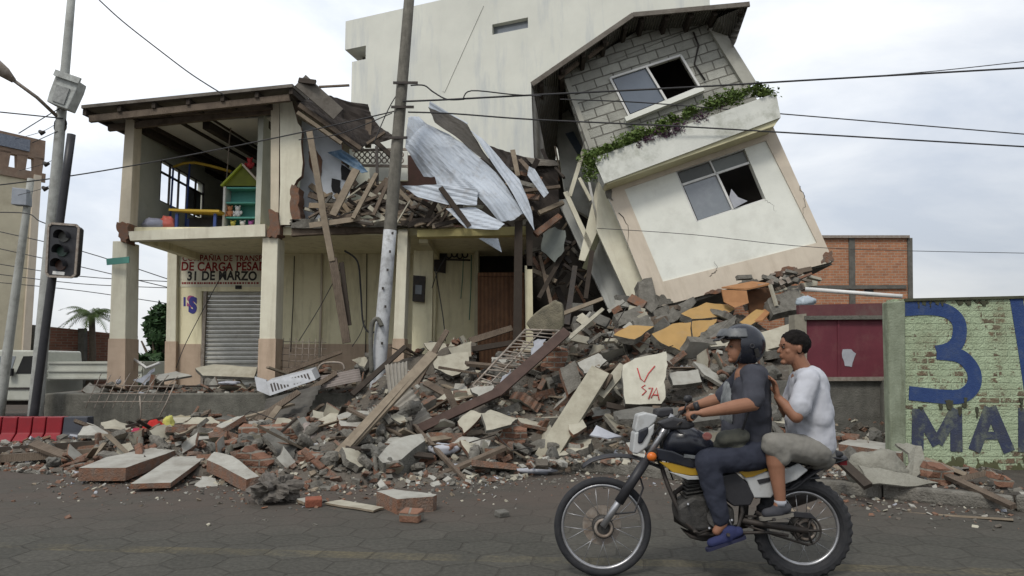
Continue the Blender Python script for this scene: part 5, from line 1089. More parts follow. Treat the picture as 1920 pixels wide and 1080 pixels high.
# ---------------------------------------------------------------- red road barrier
BY = 13.0
t = thing('road_barrier', P(60, 838, BY), 'red and dark slate plastic road barrier lying at the left roadside', 'barrier')
zb_ = P(60, 838, BY).z; zt2 = P(60, 783, BY).z
xs = [(-60, -8, red_pl), (-8, 22, red_pl), (22, 50, red_pl), (50, 76, red_pl), (76, 108, red_pl), (108, 150, navy_pl)]
for x0, x1, m in xs:
    a, c = P(x0+1.2, 800, BY).x, P(x1-1.2, 800, BY).x
    b = MB(); pf = [(0, zb_), (.0, zb_+.1), (.12, zb_+.22), (.15, zt2), (.35, zt2), (.38, zb_+.22), (.5, zb_+.1), (.5, zb_)]
    sl_ = -.0 if m is red_pl else .12
    b.prism([Vector((a, BY+y, z)) for y, z in pf], (c-a+(0 if m is red_pl else .05), 0, 0)); bevel(b.build('barrier_section', m, t), .015)
b = MB(); b.box((P(25, 800, BY).x, BY+.25, (zb_+zt2)/2), (P(104, 800, BY).x-P(-56, 800, BY).x, .16, (zt2-zb_)*.85)); b.build('barrier_core', mat('dark red plastic', (.12, .008, .012), (.1, .008, .01), 6, .6, 0), t)
# ---------------------------------------------------------------- rubble: fine chips (stuff), lumps, shards, planks, and the pieces one can tell apart
hr = random.Random(77)
PK2 = [(-5.6, 0), (-4.6, .22), (-3.4, .45), (-2.4, .62), (-1.4, .9), (-.8, .95)]
def heap2(x, y):
    t = sstep(15.05, 15.5, y)*(1-sstep(16.6, 17.6, y)); n_ = mnoise.fractal(Vector((x*1.6, y*1.6, 9)), 1, 2, 5)*.16
    return PZ-.05+max(0, interp(PK2, x)*t+n_*t+.03*(1 if t > 0 else 0))
tag(grid('rubble_on_forecourt', -9.3, -.7, 15.05, 17.7, .08, heap2, brown_rub, 'stuff'))
def surf(x, y):
    if x < -.7 and y > 15.05: return heap2(x, y)
    return hz_(x, y)
chipm = [grey_rub, brick_dusty, brick_edge, plaster_top, brown_rub, plaster_pale, wood_pale, concrete, paper]
cw = [26, 14, 18, 14, 10, 8, 6, 8, 2]
chips = MB()
def add_chip(b, c, s, mi, r):
    R = Matrix.Rotation(r.uniform(0, 6.28), 3, 'Z') @ Matrix.Rotation(r.uniform(-.9, .9), 3, 'X') @ Matrix.Rotation(r.uniform(-.5, .5), 3, 'Y')
    d = (s*r.uniform(.5, 1.3), s*r.uniform(.4, 1), s*r.uniform(.15, .6)); vs = []
    for x in (-.5, .5):
        for y in (-.5, .5):
            for z in (-.5, .5): vs.append(c+R @ Vector((d[0]*(x+r.uniform(-.16, .16)), d[1]*(y+r.uniform(-.16, .16)), d[2]*(z+r.uniform(-.12, .12)))))
    b.add(vs, [(0, 1, 3, 2), (4, 6, 7, 5), (0, 4, 5, 1), (2, 3, 7, 6), (0, 2, 6, 4), (1, 5, 7, 3)], mi)
n_c = 0
while n_c < 14000:
    x = hr.uniform(-8.5, 6.0); u = hr.random(); y = interp(FRONT, x)+(u**1.2)*6.0-.25
    if x < -1.2 and y > 15.0 and y < 15.1: continue
    if x > 4.2 and (y > 11.3): continue
    s = .025+.11*hr.random()**2.6
    add_chip(chips, Vector((x, y, surf(x, y)+s*.12)), s, hr.choices(range(9), cw)[0], hr); n_c += 1
for _ in range(1500):       # thinly spread over the street edge and along the kerb
    x = hr.uniform(-6, 7); f = interp(FRONT, x) if x < 1 else interp([(a, b__) for a, b__ in KERB], x)
    y = f-abs(hr.gauss(0, .75)); s = .015+.04*hr.random()**2; add_chip(chips, Vector((x, y, s*.15)), s, hr.choices(range(9), cw)[0], hr)
for _ in range(500):
    x = hr.uniform(3.2, 7.5); y = interp(KERB, x)+abs(hr.gauss(.1, .5)); s = .02+.06*hr.random()**2; 
    if y < 9.6: add_chip(chips, Vector((x, y, .15+s*.15)), s, hr.choices(range(9), cw)[0], hr)
tag(chips.build('rubble_chips', chipm, base=(0, 0, 0)), kind='stuff')
# prototypes of lumps, shards and boards, then copies
def lump_proto(kind, k):
    r = random.Random(k*7+len(kind)); b = MB()
    if kind == 'brick':       # two or three bricks still mortared together
        nx, nz = r.choice(((1, 1), (2, 1), (2, 2), (3, 1), (1, 2)))
        for i in range(nx):
            for j in range(nz): b.box((i*.235+(.11 if j % 2 else 0)+r.uniform(-.01, .01), r.uniform(-.01, .01), j*.082+.04), (.225, .11+r.uniform(-.01, .02), .07))
        
        b.v = [v+Vector([mnoise.noise(v*9+Vector((i*5+k, 0, 0)))*.035 for i in range(3)]) for v in b.v]
        if r.random() < .75: b.ell((nx*.11, .0, .05), (.10*nx, .07, .055), 9, 1); b.sm = [False]*len(b.sm)
        o = b.build('brick_lump', [brick_dusty, grey_rub]); bevel(o, .012, 1); return o
    if kind == 'shard':
        n_ = r.randint(4, 6); pts = [Vector((math.cos(i/n_*6.283+r.uniform(-.3, .3))*r.uniform(.18, .38), math.sin(i/n_*6.283+r.uniform(-.3, .3))*r.uniform(.14, .28), 0)) for i in range(n_)]
        b.prism(jag(pts, 2, .018, r), (0, 0, -r.choice((.03, .05, .11))), 0, 1); return b.build('plaster_shard', [plaster_top if k % 2 else plaster_pale, brick_edge if k % 3 else grey_rub])
    if kind == 'board':
        L_ = r.uniform(.6, 1.5); b.beam((-L_/2, 0, 0), (L_/2, 0, r.uniform(-.05, .05)), r.uniform(.05, .16), r.uniform(.02, .05), taper=r.uniform(.5, 1)); return b.build('broken_board', [wood, wood_pale, wood_dark][k % 3])
    b.ell((0, 0, 0), (r.uniform(.13, .2), r.uniform(.1, .16), r.uniform(.08, .13)), 14); q = Vector((k*3.7, 0, 0))
    b.v = [v*(1+.55*mnoise.noise(v*7+q))*(1 if True else 1) for v in b.v]
    b.v = [Vector((round(v.x*14)/14*.5+v.x*.5, round(v.y*14)/14*.5+v.y*.5, round(v.z*16)/16*.6+v.z*.4)) for v in b.v]; b.sm = [False]*len(b.sm)
    return b.build('concrete_lump', grey_rub if k % 2 else concrete)
protos = {k: [lump_proto(k, i) for i in range(n_)] for k, n_ in (('brick', 7), ('shard', 9), ('board', 8), ('concrete', 8))}
LAB = {'brick': ('broken lump of mortared red brick loose', 'brick lump', 'brick lumps in the rubble heap'), 'shard': ('small broken plaster-faced piece loose', 'plaster piece', 'small plaster pieces in the rubble heap'),
       'board': ('splintered short board sticking out', 'board', 'short boards in the rubble heap'), 'concrete': ('rough grey concrete lump loose', 'concrete lump', 'concrete lumps in the rubble heap')}
def zone_name(x, y):
    if y > 15.05 and x < -.6: return 'on the raised forecourt'
    if x < -3.4: return 'at the left between barrier and flat slabs'
    if x < -.9: return 'between flat slabs and long pale timber'
    if x < 1.3: return 'around the grille and column piece'
    return 'below the leaning house'
used = set()
def put(kind, x, y, z, sc, tilt=.6):
    i = hr.randrange(len(protos[kind])); p = protos[kind][i]
    if (kind, i) in used: o = p.copy(); S.collection.objects.link(o)
    else: o = p; used.add((kind, i))
    o.location = (x, y, z); o.rotation_euler = (hr.gauss(0, tilt), hr.gauss(0, tilt), hr.uniform(0, 6.28)); s_ = sc*hr.uniform(.8, 1.2); o.scale = (s_, s_, s_)
    l_ = LAB[kind]; col_ = {'board': ['grey brown ', 'pale ', 'dark '][i % 3], 'shard': ['cream ', 'white '][i % 2], 'concrete': ['light ', 'dark '][i % 2] if False else '', 'brick': ''}[kind]
    wh = zone_name(x, y); tag(o, col_+l_[0]+' '+wh, l_[1], l_[2]+' '+wh); return o
cnt = {'brick': 120, 'shard': 150, 'board': 90, 'concrete': 130}
for kind, n_ in cnt.items():
    k = 0
    while k < n_:
        zone = hr.random()
        if zone < .42: x = hr.uniform(-6.6, -1.2); y = interp(FRONT, x)+hr.uniform(.1, 5.0)*hr.uniform(.3, 1)
        elif zone < .86: x = hr.uniform(-1.2, 5.2); y = interp(FRONT, x)+hr.uniform(.15, 4.6)
        else: x = hr.uniform(-8.6, -1.0); y = 15.25+hr.random()*1.1
        if (14.75 < y < 15.2 and x < -.9) or (x > 4.25 and y > 11.2) or (x > 4.9 and y > 10.9): continue
        if x < -6.6 and y < 14 : continue
        if -5.4 < x < -2.5 and y < 10.5: continue
        if abs(x-1.75) < .75 and 10.6 < y < 11.7: continue
        put(kind, x, y, surf(x, y)+(.05 if kind == 'concrete' else .04 if kind == 'brick' else .07), (.8 if zone > .4 else .7) if kind != 'board' else 1, .75 if kind == 'shard' else .5 if kind != 'board' else .35); k += 1
for k_, ps_ in protos.items():       # prototypes never placed
    for i, p in enumerate(ps_):
        if (k_, i) not in used: bpy.data.objects.remove(p)

# ---- pieces one can tell apart
PBm = [plaster_top, brick_edge]; PGm = [plaster_top, grey_rub]; CGm = [plaster_pale, grey_rub]; CBm = [plaster_pale, brick_edge]; OGm = [ochre, grey_rub]
def slabG(name, px, thick, mats, label, cat, amt=.015, n=2, group=None):
    """piece lying on the ground: corners (px,py,z) are its top face"""
    pts = [G(x, y, z) for x, y, z in px]; b = MB(); b.prism(jag(pts, n, amt), (0, 0, -thick), 0, 1); return tag(b.build(name, mats, None), label, cat, group)
SG = 'large wall slabs lying at the street edge'
slabG('broken_masonry', [(148, 877, .20), (200, 857, .24), (286, 839, .30), (329, 844, .28), (236, 877, .20)], .16, PBm, 'largest flat wall slab with brick edge at the left of the street edge', 'masonry piece', group=SG)
slabG('broken_masonry', [(245, 907, .10), (325, 856, .22), (388, 855, .22), (320, 905, .10)], .06, PBm, 'thin white wall slab lying in front of the largest flat slab', 'masonry piece', group=SG)
slabG('broken_masonry', [(388, 862, .26), (402, 847, .32), (436, 855, .30), (486, 893, .16), (462, 899, .14)], .15, PBm, 'thick wall slab with red brick edge tilting down to the right', 'masonry piece', group=SG)
slabG('broken_masonry', [(706, 921, .15), (737, 917, .15), (819, 927, .15), (812, 931, .15), (745, 936, .15)], .15, PBm, 'isolated brick slab with white top lying on the street', 'masonry piece')
slabG('thin_board', [(609, 942, .03), (640, 937, .03), (720, 951, .03), (700, 957, .03)], .02, [plaster_pale, wood_pale], 'thin cream board flat on the street beside the isolated brick slab', 'board')
slabG('thin_board', [(556, 935, .05), (590, 930, .06), (604, 936, .05), (570, 942, .04)], .03, [plaster_top, wood_pale], 'short white board near the red brick on the street', 'board')
def brickbox(px, py, z, sz, rot, m, name, label, cat):
    b = MB(); c = G(px, py, z); b.box(c+Vector((0, 0, 0)), sz, Matrix.Rotation(rot, 3, 'Z') @ Matrix.Rotation(.15, 3, 'X')); o = b.build(name, m); bevel(o, .012, 2); return tag(o, label, cat)
brickbox(588, 941, .05, (.17, .12, .09), .3, mat('orange red brick', (.22, .075, .045), (.17, .06, .038), 14, .9, .6, 50), 'red_brick', 'single orange red brick lying on the street', 'brick')
brickbox(772, 966, .06, (.20, .15, .10), -.3, brick_m, 'broken_brick', 'small broken brick just in front of the isolated brick slab', 'brick')
brickbox(941, 963, .03, (.12, .10, .06), .6, concrete, 'concrete_crumb', 'small grey crumb of concrete on the open street', 'concrete lump')
slab('broken_masonry', [(145, 816, 11.9), (163, 792, 12.3), (202, 811, 12.1), (200, 818, 11.7)], .05, PGm, 'triangular white slab just right of the road barrier', 'masonry piece')
slab('broken_masonry', [(189, 792, 12.6), (215, 786, 12.9), (246, 800, 12.8), (240, 806, 12.4), (196, 804, 12.3)], .05, CGm, 'pale slab behind the triangular white slab', 'masonry piece')
slab('broken_masonry', [(380, 812, 11.6), (440, 797, 12.0), (446, 822, 11.7), (404, 832, 11.3)], .05, PGm, 'square white slab tilted in the middle of the low rubble', 'masonry piece')
slab('broken_masonry', [(518, 858, 10.1), (531, 836, 10.4), (556, 868, 10.3), (538, 882, 10.0)], .05, PGm, 'pointed white shard standing upright in the low rubble', 'masonry piece')
slab('broken_masonry', [(364, 910, 9.3), (378, 893, 9.6), (404, 897, 9.6), (417, 918, 9.3), (390, 922, 9.2)], .06, PGm, 'white shard right below the thin white slab', 'masonry piece')
slab('broken_masonry', [(619, 786, 12.3), (634, 780, 12.5), (652, 806, 12.3), (630, 818, 12.1)], .04, PGm, 'bluish white shard beside the magenta cloth', 'masonry piece')
slab('broken_masonry', [(324, 782, 12.9), (364, 777, 13.0), (367, 808, 12.8), (330, 812, 12.7)], .04, [mat('dull cream board', (.27, .24, .17), (.21, .185, .13), 4), wood_pale], 'upright cream board beside the yellow cloth', 'board')
def bricks(x0, x1, y0, y1, Y, name, label, rot=0, d=.25):
    b = MB(); c = P((x0+x1)/2, (y0+y1)/2, Y); w = (x1-x0)/F_PX*Y; h = (y1-y0)/F_PX*Y; b.box(c, (w, d, h), Matrix.Rotation(rot, 3, 'Y') @ Matrix.Rotation(.2, 3, 'X')); 
    o = b.build(name, brick_m); bm = bmesh.new(); bm.from_mesh(o.data); bmesh.ops.subdivide_edges(bm, edges=bm.edges[:], cuts=5, use_grid_fill=True)
    for v in bm.verts: v.co += Vector([mnoise.noise(v.co*8+Vector((x0+i*9, 0, 0)))*.035 for i in range(3)])
    bm.to_mesh(o.data); bm.free(); return tag(o, label, 'brick lump', 'larger brickwork lumps in the low rubble')
bricks(452, 562, 800, 830, 11.3, 'brickwork_lump', 'long brickwork lump lying level in the low rubble', 0)
bricks(448, 508, 850, 880, 10.2, 'brickwork_lump', 'reddish brickwork lump slanting down behind the pointed white shard', .5)
bricks(403, 448, 828, 850, 10.8, 'brickwork_lump', 'small brickwork lump below the square white slab', -.1)
bricks(560, 600, 850, 880, 10.0, 'brickwork_lump', 'brown brickwork lump right of the pointed white shard', .3)
bricks(940, 985, 800, 835, 11.2, 'brickwork_lump', 'red brickwork lump below the cream slab near the middle', .2)
bricks(1020, 1060, 650, 690, 12.8, 'brickwork_lump', 'dark red brickwork lump high on the heap right of the grille', .3)
bricks(300, 370, 838, 852, 11.2, 'brickwork_lump', 'low brickwork lump above the thin white slab', .05)
bundle('rubble_bundle', G(515, 915, .16), (.22, .18, .13), mat('dark grey matted debris', (.08, .074, .064), (.14, .125, .11), 14, .98, 1), 'dark rounded lump of matted debris at the street edge', 'debris bundle', None, 3, .75, 40).data.shade_flat()
# big block right of the long plank
b = MB(); tp4 = [(709, 857, 9.7), (741, 823, 10.3), (790, 813, 10.6), (797, 826, 10.5), (753, 861, 9.9), (718, 868, 9.65)]
pts = [P(*p) for p in tp4]; b.prism(jag(pts, 1, .02), (0.02, .06, -.34), 0, 1); tag(b.build('concrete_block', [plaster_top, mat('rounded grey concrete side', (.15, .145, .125), (.09, .087, .075), 7, .98, 1, 40)]), 'big thick concrete block with white top at the street edge', 'concrete block')
# boulder-like fragment high on the heap
b = MB(); pts = [P(x, y, 13.4) for x, y in ((986, 606), (1010, 582), (1040, 562), (1054, 572), (1057, 600), (1055, 626), (1020, 622), (996, 622))]; b.prism(jag(pts, 2, .02), (.05, .5, .05)); o = b.build('stone_fragment', mat('mossy grey concrete', (.19, .17, .12), (.11, .10, .075), 5, .98, .9, 35, stain=(.07, .07, .04), stain_amt=.7, stain_scale=3)); bevel(o, .06, 3); tag(o, 'large rounded concrete fragment propped on top of the iron grille', 'concrete fragment')
# iron grille (fallen window bars)
t = thing('window_grille', P(970, 700, 12.6), 'fallen pale iron window grille sloping down the rubble beside the dark beam', 'grille')
g0, g1, g2, g3 = P(886, 724, 12.0), P(985, 618, 13.1), P(1049, 620, 13.1), P(930, 736, 12.0)
b = MB(); b.tube([g0, g1], .02, 6); b.tube([g3, g2], .02, 6); b.tube([g0, g3], .02, 6); b.tube([g1, g2], .02, 6); b.build('frame', metal_pale, t)
for k in range(1, 15): b = MB(); a_, c_ = g0.lerp(g1, k/15), g3.lerp(g2, k/15); b.tube([a_, a_.lerp(c_, .5)+Vector((0, 0, .03*math.sin(k*2))), c_], .013, 5); b.build('bar', metal_pale, t)
b = MB(); b.tube([g0.lerp(g3, .5), g1.lerp(g2, .5)], .013, 5); b.build('bar', metal_pale, t)
slab('paper_sheet', [(1000, 640, 12.7), (1024, 636, 12.8), (1012, 668, 12.6), (996, 665, 12.6)], .01, paper, 'white cloth caught on the upper bars of the fallen grille', 'cloth', amt=.03)
slab('paper_sheet', [(940, 712, 12.1), (958, 692, 12.3), (962, 705, 12.3), (938, 728, 12.0)], .01, paper, 'white paper caught on the lower bars of the fallen grille', 'paper', amt=.03)
slab('plaster_piece', [(882, 728, 11.8), (925, 722, 11.9), (935, 740, 11.8), (900, 748, 11.6)], .05, PGm, 'white slab under the foot of the fallen grille', 'masonry piece')
# long timbers
BG = 'long timbers across the rubble'
b = MB(); b.beam(P(596, 897, 9.6), P(812, 664, 11.8), .16, .07, (0, -1, .5)); b.beam(P(604, 893, 9.55), P(804, 668, 11.75), .06, .05, (0, -1, .5)); tag(b.build('long_timber', wood_pale), 'long pale squared timber leaning up from the street edge to the left', 'timber', BG)
b = MB(); b.beam(P(782, 806, 11.4), P(934, 736, 11.6), .13, .10, (0, -1, .3)); b.beam(P(930, 738, 11.6), P(1062, 622, 12.6), .16, .09, (0, -1, .3)); tag(b.build('long_timber', mat('dark reddish timber', (.085, .055, .045), (.055, .036, .03), 5, .85, .5)), 'long dark reddish beam running up beside the fallen grille', 'timber', BG)
b = MB(); b.beam(P(776, 798, 11.2), P(876, 905, 9.7), .055, .05); tag(b.build('long_timber', wood), 'thin reddish stick crossing down to the street edge', 'timber', BG)
b = MB(); b.beam(P(1046, 645, 12.5), P(940, 735, 11.7), .04, .03); tag(b.build('long_timber', wood_pale), 'thin pale strip lying along the dark reddish beam', 'timber', BG)
b = MB(); b.beam(P(-40, 848, 11.9), P(215, 831, 11.8), .17, .12); tag(b.build('long_timber', wood_dark), 'dark beam lying in front of the road barrier', 'timber', BG)
b = MB(); b.beam(P(-40, 862, 11.3), P(208, 846, 11.2), .14, .11); tag(b.build('long_timber', wood), 'brown beam nearest the street in front of the road barrier', 'timber', BG)
b = MB(); b.beam(P(166, 868, 10.6), P(196, 832, 11.2), .06, .04); tag(b.build('long_timber', wood_pale), 'short pale stick above the largest flat slab', 'timber', BG)
b = MB(); b.beam(P(310, 833, 11.3), P(365, 800, 11.9), .08, .04); tag(b.build('long_timber', wood_pale), 'short pale board sloping between red cloth and square white slab', 'timber', BG)
b = MB(); b.beam(P(236, 800, 12.2), P(305, 783, 12.6), .05, .04); tag(b.build('long_timber', wood_dark), 'dark stick pointing up to the red cloth', 'timber', BG)
for (a, c, w, m, l) in (((480, 790, 12.8), (560, 735, 13.6), .12, wood, 'brown beam leaning on the retaining face left of the ribbed sheets'), ((770, 735, 14.0), (838, 620, 15.2), .12, wood, 'short timber pointing up right of the utility pole'), ((660, 740, 13.6), (760, 650, 14.6), .10, wood_dark, 'dark timber behind the long pale timber'),
    ((880, 640, 15.6), (960, 615, 15.8), .14, wood, 'brown plank lying before the brown door'), ((885, 655, 15.3), (965, 642, 15.4), .12, wood_dark, 'dark plank under the brown plank before the door'), ((1025, 600, 14.2), (1130, 560, 14.4), .08, wood_pale, 'pale stick beneath the black gap'),
    ((1060, 640, 12.6), (1130, 580, 13.6), .07, plaster_pale, 'cream lath sloping up beside the dark reddish beam'), ((560, 745, 14.3), (630, 700, 14.9), .10, wood, 'timber under the grey ribbed sheet'), ((530, 700, 15.3), (640, 660, 16.2), .09, wood, 'brown pole leaning on the shop wall foot')):
    b = MB(); b.beam(P(*a), P(*c), w, .06, (0, -1, .3), taper=.85); tag(b.build('long_timber', m), l, 'timber', BG)
# plastered column piece
b = MB(); a_, c_ = P(1018, 868, 10.9), P(1124, 700, 12.0); b.beam(a_, c_, .30, .2, (0, -1, .6)); o = b.build('fallen_column', mat('dirty cream column plaster', (.36, .34, .27), (.25, .23, .175), 3, .9, .4, 40, stain=(.12, .10, .07), stain_amt=.7)); tag(o, 'fallen cream column piece leaning on the heap left of the motorcycle', 'column piece')
b = MB(); b.beam(c_+Vector((-.05, -.02, -.2)), c_+Vector((.08, .02, .02)), .31, .21, (0, -1, .6)); tag(b.build('timber_end', wood), 'brown timber end at the top of the fallen cream column', 'timber')
b = MB(); b.beam(P(1122, 745, 11.9), P(1168, 690, 12.3), .17, .14, (0, -1, .4)); tag(b.build('column_stub', CBm[0]), 'short pinkish cream stub between column piece and marked slab', 'column piece')
# marked slab with red writing
ms = slab('marked_masonry', [(1169, 684, 11.7), (1190, 672, 11.75), (1249, 659, 11.8), (1252, 684, 11.7), (1245, 716, 11.55), (1248, 744, 11.45), (1240, 757, 11.4), (1173, 757, 11.4), (1166, 702, 11.6)], .12, [mat('pale cream slab face', (.46, .445, .37), (.38, .365, .30), 5, .9, .2, 50, stain=(.25, .22, .17), stain_amt=.4), grey_rub], 'upright cream slab with red painted strokes behind the motorcycle', 'masonry piece', amt=.012)
def YS(py): return 11.4+(757-py)/100*.41-.02
for st in ([(1195, 690), (1201, 710), (1208, 716), (1216, 700), (1228, 686)], [(1210, 722), (1203, 726), (1212, 733), (1204, 741)], [(1216, 728), (1224, 727), (1216, 748)], [(1221, 746), (1231, 727), (1236, 750)], [(1224, 740), (1235, 741)]):
    b = MB(); b.tube([P(x, y, YS(y)) for x, y in st], .010, 5, flat=.5); b.build('painted_stroke', mat('red spray paint', (.42, .05, .05), (.36, .05, .05), 8), ms)
# cream slab pieces around the middle
MG = 'slabs scattered over the heap'
for px, th, mt, l in (
    ([(903, 775, 11.0), (920, 768, 11.2), (972, 785, 11.3), (958, 796, 10.9), (912, 807, 10.7)], .05, CGm, 'cream wedge slab in the centre foreground below the dark beam'),
    ([(812, 668, 14.2), (878, 660, 14.4), (880, 690, 14.2), (848, 705, 14.0), (815, 690, 14.1)], .06, CGm, 'pale torn slab left of the fallen grille'),
    ([(840, 652, 15.0), (884, 640, 15.1), (884, 668, 15.0), (850, 670, 15.0)], .06, CGm, 'cream board before the shop wall left of the brown door'),
    ([(1083, 680, 12.4), (1122, 662, 12.6), (1138, 676, 12.5), (1118, 698, 12.3), (1096, 700, 12.2)], .05, PGm, 'white square slab left of the marked slab'),
    ([(858, 790, 11.2), (884, 768, 11.5), (905, 775, 11.4), (870, 812, 11.0)], .05, CBm, 'greenish cream slab under the dark beam'),
    ([(1106, 815, 10.9), (1118, 797, 11.1), (1166, 818, 11.0), (1140, 822, 10.8)], .02, [paper, paper], 'white crumpled board beside the front mudguard'),
    ([(1255, 700, 12.0), (1310, 692, 12.2), (1316, 716, 12.0), (1262, 722, 11.8)], .08, PGm, 'grey plate in the hollow right of the marked slab'),
    ([(1315, 690, 12.7), (1327, 650, 12.9), (1420, 625, 13.1), (1512, 600, 13.2), (1512, 634, 13.0), (1440, 655, 12.8), (1365, 684, 12.7)], .14, CGm, 'long cream wall beam sloping up behind the helmeted rider'),
    ([(1316, 718, 12.2), (1400, 700, 12.4), (1500, 690, 12.4), (1500, 720, 12.2), (1330, 745, 12.0)], .15, [grey_rub, grey_rub], 'dark grey slab below the long cream wall beam'),
    ([(1150, 772, 11.2), (1200, 762, 11.3), (1290, 764, 11.3), (1270, 782, 11.0), (1160, 786, 10.9)], .08, [concrete, grey_rub], 'flat grey slab in front of the marked slab'),
    ([(1186, 600, 13.6), (1215, 590, 13.7), (1226, 612, 13.6), (1196, 622, 13.4)], .15, [grey_rub, grey_rub], 'grey broken block at the top of the heap under the leaning house'),
    ([(1050, 690, 12.3), (1078, 676, 12.4), (1090, 720, 12.2), (1066, 740, 12.0)], .1, [grey_rub, brick_edge], 'grey brown block in the heap above the column piece'),
    ([(1270, 775, 10.9), (1330, 766, 11.1), (1380, 780, 11.0), (1300, 792, 10.7)], .1, [concrete, grey_rub], 'grey slab behind the handlebars'),
    ([(640, 790, 12.0), (672, 775, 12.3), (690, 800, 12.1), (655, 815, 11.8)], .05, PGm, 'white slab near the foot of the ribbed sheets'),
    ([(1060, 790, 11.3), (1085, 770, 11.5), (1100, 800, 11.2), (1075, 815, 11.0)], .06, CBm, 'pale slab right of the column piece foot'),
    ([(285, 705, 15.4), (330, 696, 15.7), (360, 704, 15.6), (300, 714, 15.2)], .04, PGm, 'white slab lying on the forecourt before the roller shutter'),
    ([(366, 690, 16.4), (400, 683, 16.6), (482, 688, 16.6), (476, 708, 16.2), (380, 704, 16.2)], .08, CGm, 'broad cream slab on the forecourt under the roller shutter')):
    slab('broken_masonry', px, th, mt, l, 'masonry piece', MG, amt=.02)
fr = random.Random(52)
for i in range(95):     # larger pale plaster and concrete pieces lying over the heap
    x = fr.uniform(-1.0, 4.6) if i < 58 else fr.uniform(-5.8, -1.4); y = interp(FRONT, x)+fr.uniform(.4, 3.6 if x > -1 else 3.0); z = surf(x, y)+fr.uniform(.06, .14)
    if (abs(x-1.75) < .6 and 10.6 < y < 11.7) or (-5.4 < x < -2.5 and y < 10.6): continue
    n_ = fr.randint(4, 6); pts = [Vector((math.cos(j/n_*6.283+fr.uniform(-.3, .3))*fr.uniform(.22, .48), math.sin(j/n_*6.283+fr.uniform(-.3, .3))*fr.uniform(.16, .32), 0)) for j in range(n_)]
    R_ = Matrix.Rotation(fr.uniform(0, 6.28), 3, 'Z') @ Matrix.Rotation(fr.gauss(-.1, .45), 3, 'X') @ Matrix.Rotation(fr.gauss(0, .35), 3, 'Y')
    b = MB(); b.prism([R_ @ v+Vector((x, y, z)) for v in jag(pts, 3, .02, fr)], R_ @ Vector((0, 0, -fr.choice((.05, .08, .14)))), 0, 1)
    tag(b.build('plaster_plate', [[plaster_top, plaster_pale, concrete][i % 3], [brick_edge, grey_rub][i % 2]]), 'larger '+['white', 'cream', 'grey'][i % 3]+' plate of broken wall tilted '+zone_name(x, y), 'masonry piece', 'larger plates tilted on the rubble')
for i, (pts_, l) in enumerate((([(620, 850, 10.6), (640, 820, 10.9), (668, 815, 11.0), (700, 835, 10.8)], 'bent thin iron rod left of the big concrete block'), ([(1060, 760, 11.6), (1090, 720, 12.0), (1120, 735, 11.8)], 'bent iron rod right of the column piece'), ([(430, 800, 11.8), (470, 770, 12.2), (520, 788, 12.0), (556, 776, 12.1)], 'bent iron rod above the long brickwork lump'), ([(880, 830, 10.6), (930, 815, 10.9), (960, 845, 10.5), (1000, 838, 10.5)], 'bent iron rod left of the column piece foot'), ([(1140, 640, 13.0), (1160, 600, 13.5), (1175, 575, 13.8)], 'bent iron rod standing left of the ochre slabs'), ([(1200, 640, 12.7), (1238, 655, 12.5), (1262, 648, 12.6)], 'bent iron rod just above the marked slab'))):
    b = MB(); b.tube([P(px_, py_, yy_) for px_, py_, yy_ in pts_], .009, 5); tag(b.build('iron_rod', metal_dark), l, 'rod', 'bent iron rods in the rubble')
# ochre painted slabs under the leaning house
OG = 'ochre painted slabs under the leaning house'
for px, th, l in (
    ([(1277, 588, 13.8), (1324, 567, 14.3), (1366, 572, 14.4), (1378, 580, 14.2), (1345, 594, 13.9), (1298, 598, 13.7)], .14, 'uppermost flat ochre slab under the leaning house'),
    ([(1222, 626, 13.0), (1261, 607, 13.3), (1296, 604, 13.4), (1296, 646, 13.0), (1277, 658, 12.8), (1240, 643, 12.9)], .14, 'large pointed ochre slab above the marked slab'),
    ([(1298, 602, 13.4), (1344, 598, 13.6), (1338, 612, 13.4), (1300, 636, 13.1)], .14, 'smaller ochre slab right of the pointed one'),
    ([(1150, 628, 13.0), (1180, 610, 13.3), (1226, 612, 13.3), (1190, 636, 12.9)], .12, 'bright ochre sliver at the left of the ochre slabs'),
    ([(1387, 604, 13.6), (1418, 580, 13.9), (1442, 584, 13.9), (1404, 612, 13.5)], .08, 'orange ochre board leaning right of the ochre slabs')):
    slab('ochre_masonry', px, th, OGm, l, 'masonry piece', OG, amt=.02)
for px, th, l in (
    ([(1228, 596, 13.9), (1262, 575, 14.2), (1300, 556, 14.5), (1306, 566, 14.5), (1270, 600, 14.0), (1236, 614, 13.7)], .2, 'grey broken beam under the left bottom corner of the leaning house'),
    ([(1300, 640, 13.0), (1330, 612, 13.2), (1380, 590, 13.4), (1378, 606, 13.3), (1330, 640, 12.9), (1300, 664, 12.8)], .16, 'grey diagonal broken beam right of the ochre slabs'),
    ([(1196, 528, 14.9), (1222, 520, 15.0), (1236, 570, 14.8), (1214, 600, 14.4), (1196, 570, 14.7)], .25, 'upright broken column stump under the left corner of the leaning house'),
    ([(1150, 590, 14.0), (1200, 572, 14.3), (1206, 600, 14.0), (1160, 612, 13.8)], .15, 'layered grey fragments left of the column stump'),
    ([(1440, 560, 13.9), (1500, 540, 14.2), (1508, 575, 13.9), (1450, 590, 13.7)], .2, 'dark broken wall lump at the right end of the heap')):
    slab('concrete_fragment', px, th, [grey_rub, grey_rub], l, 'concrete fragment', 'grey fragments under the leaning house', amt=.03, n=3)
fr = random.Random(41)
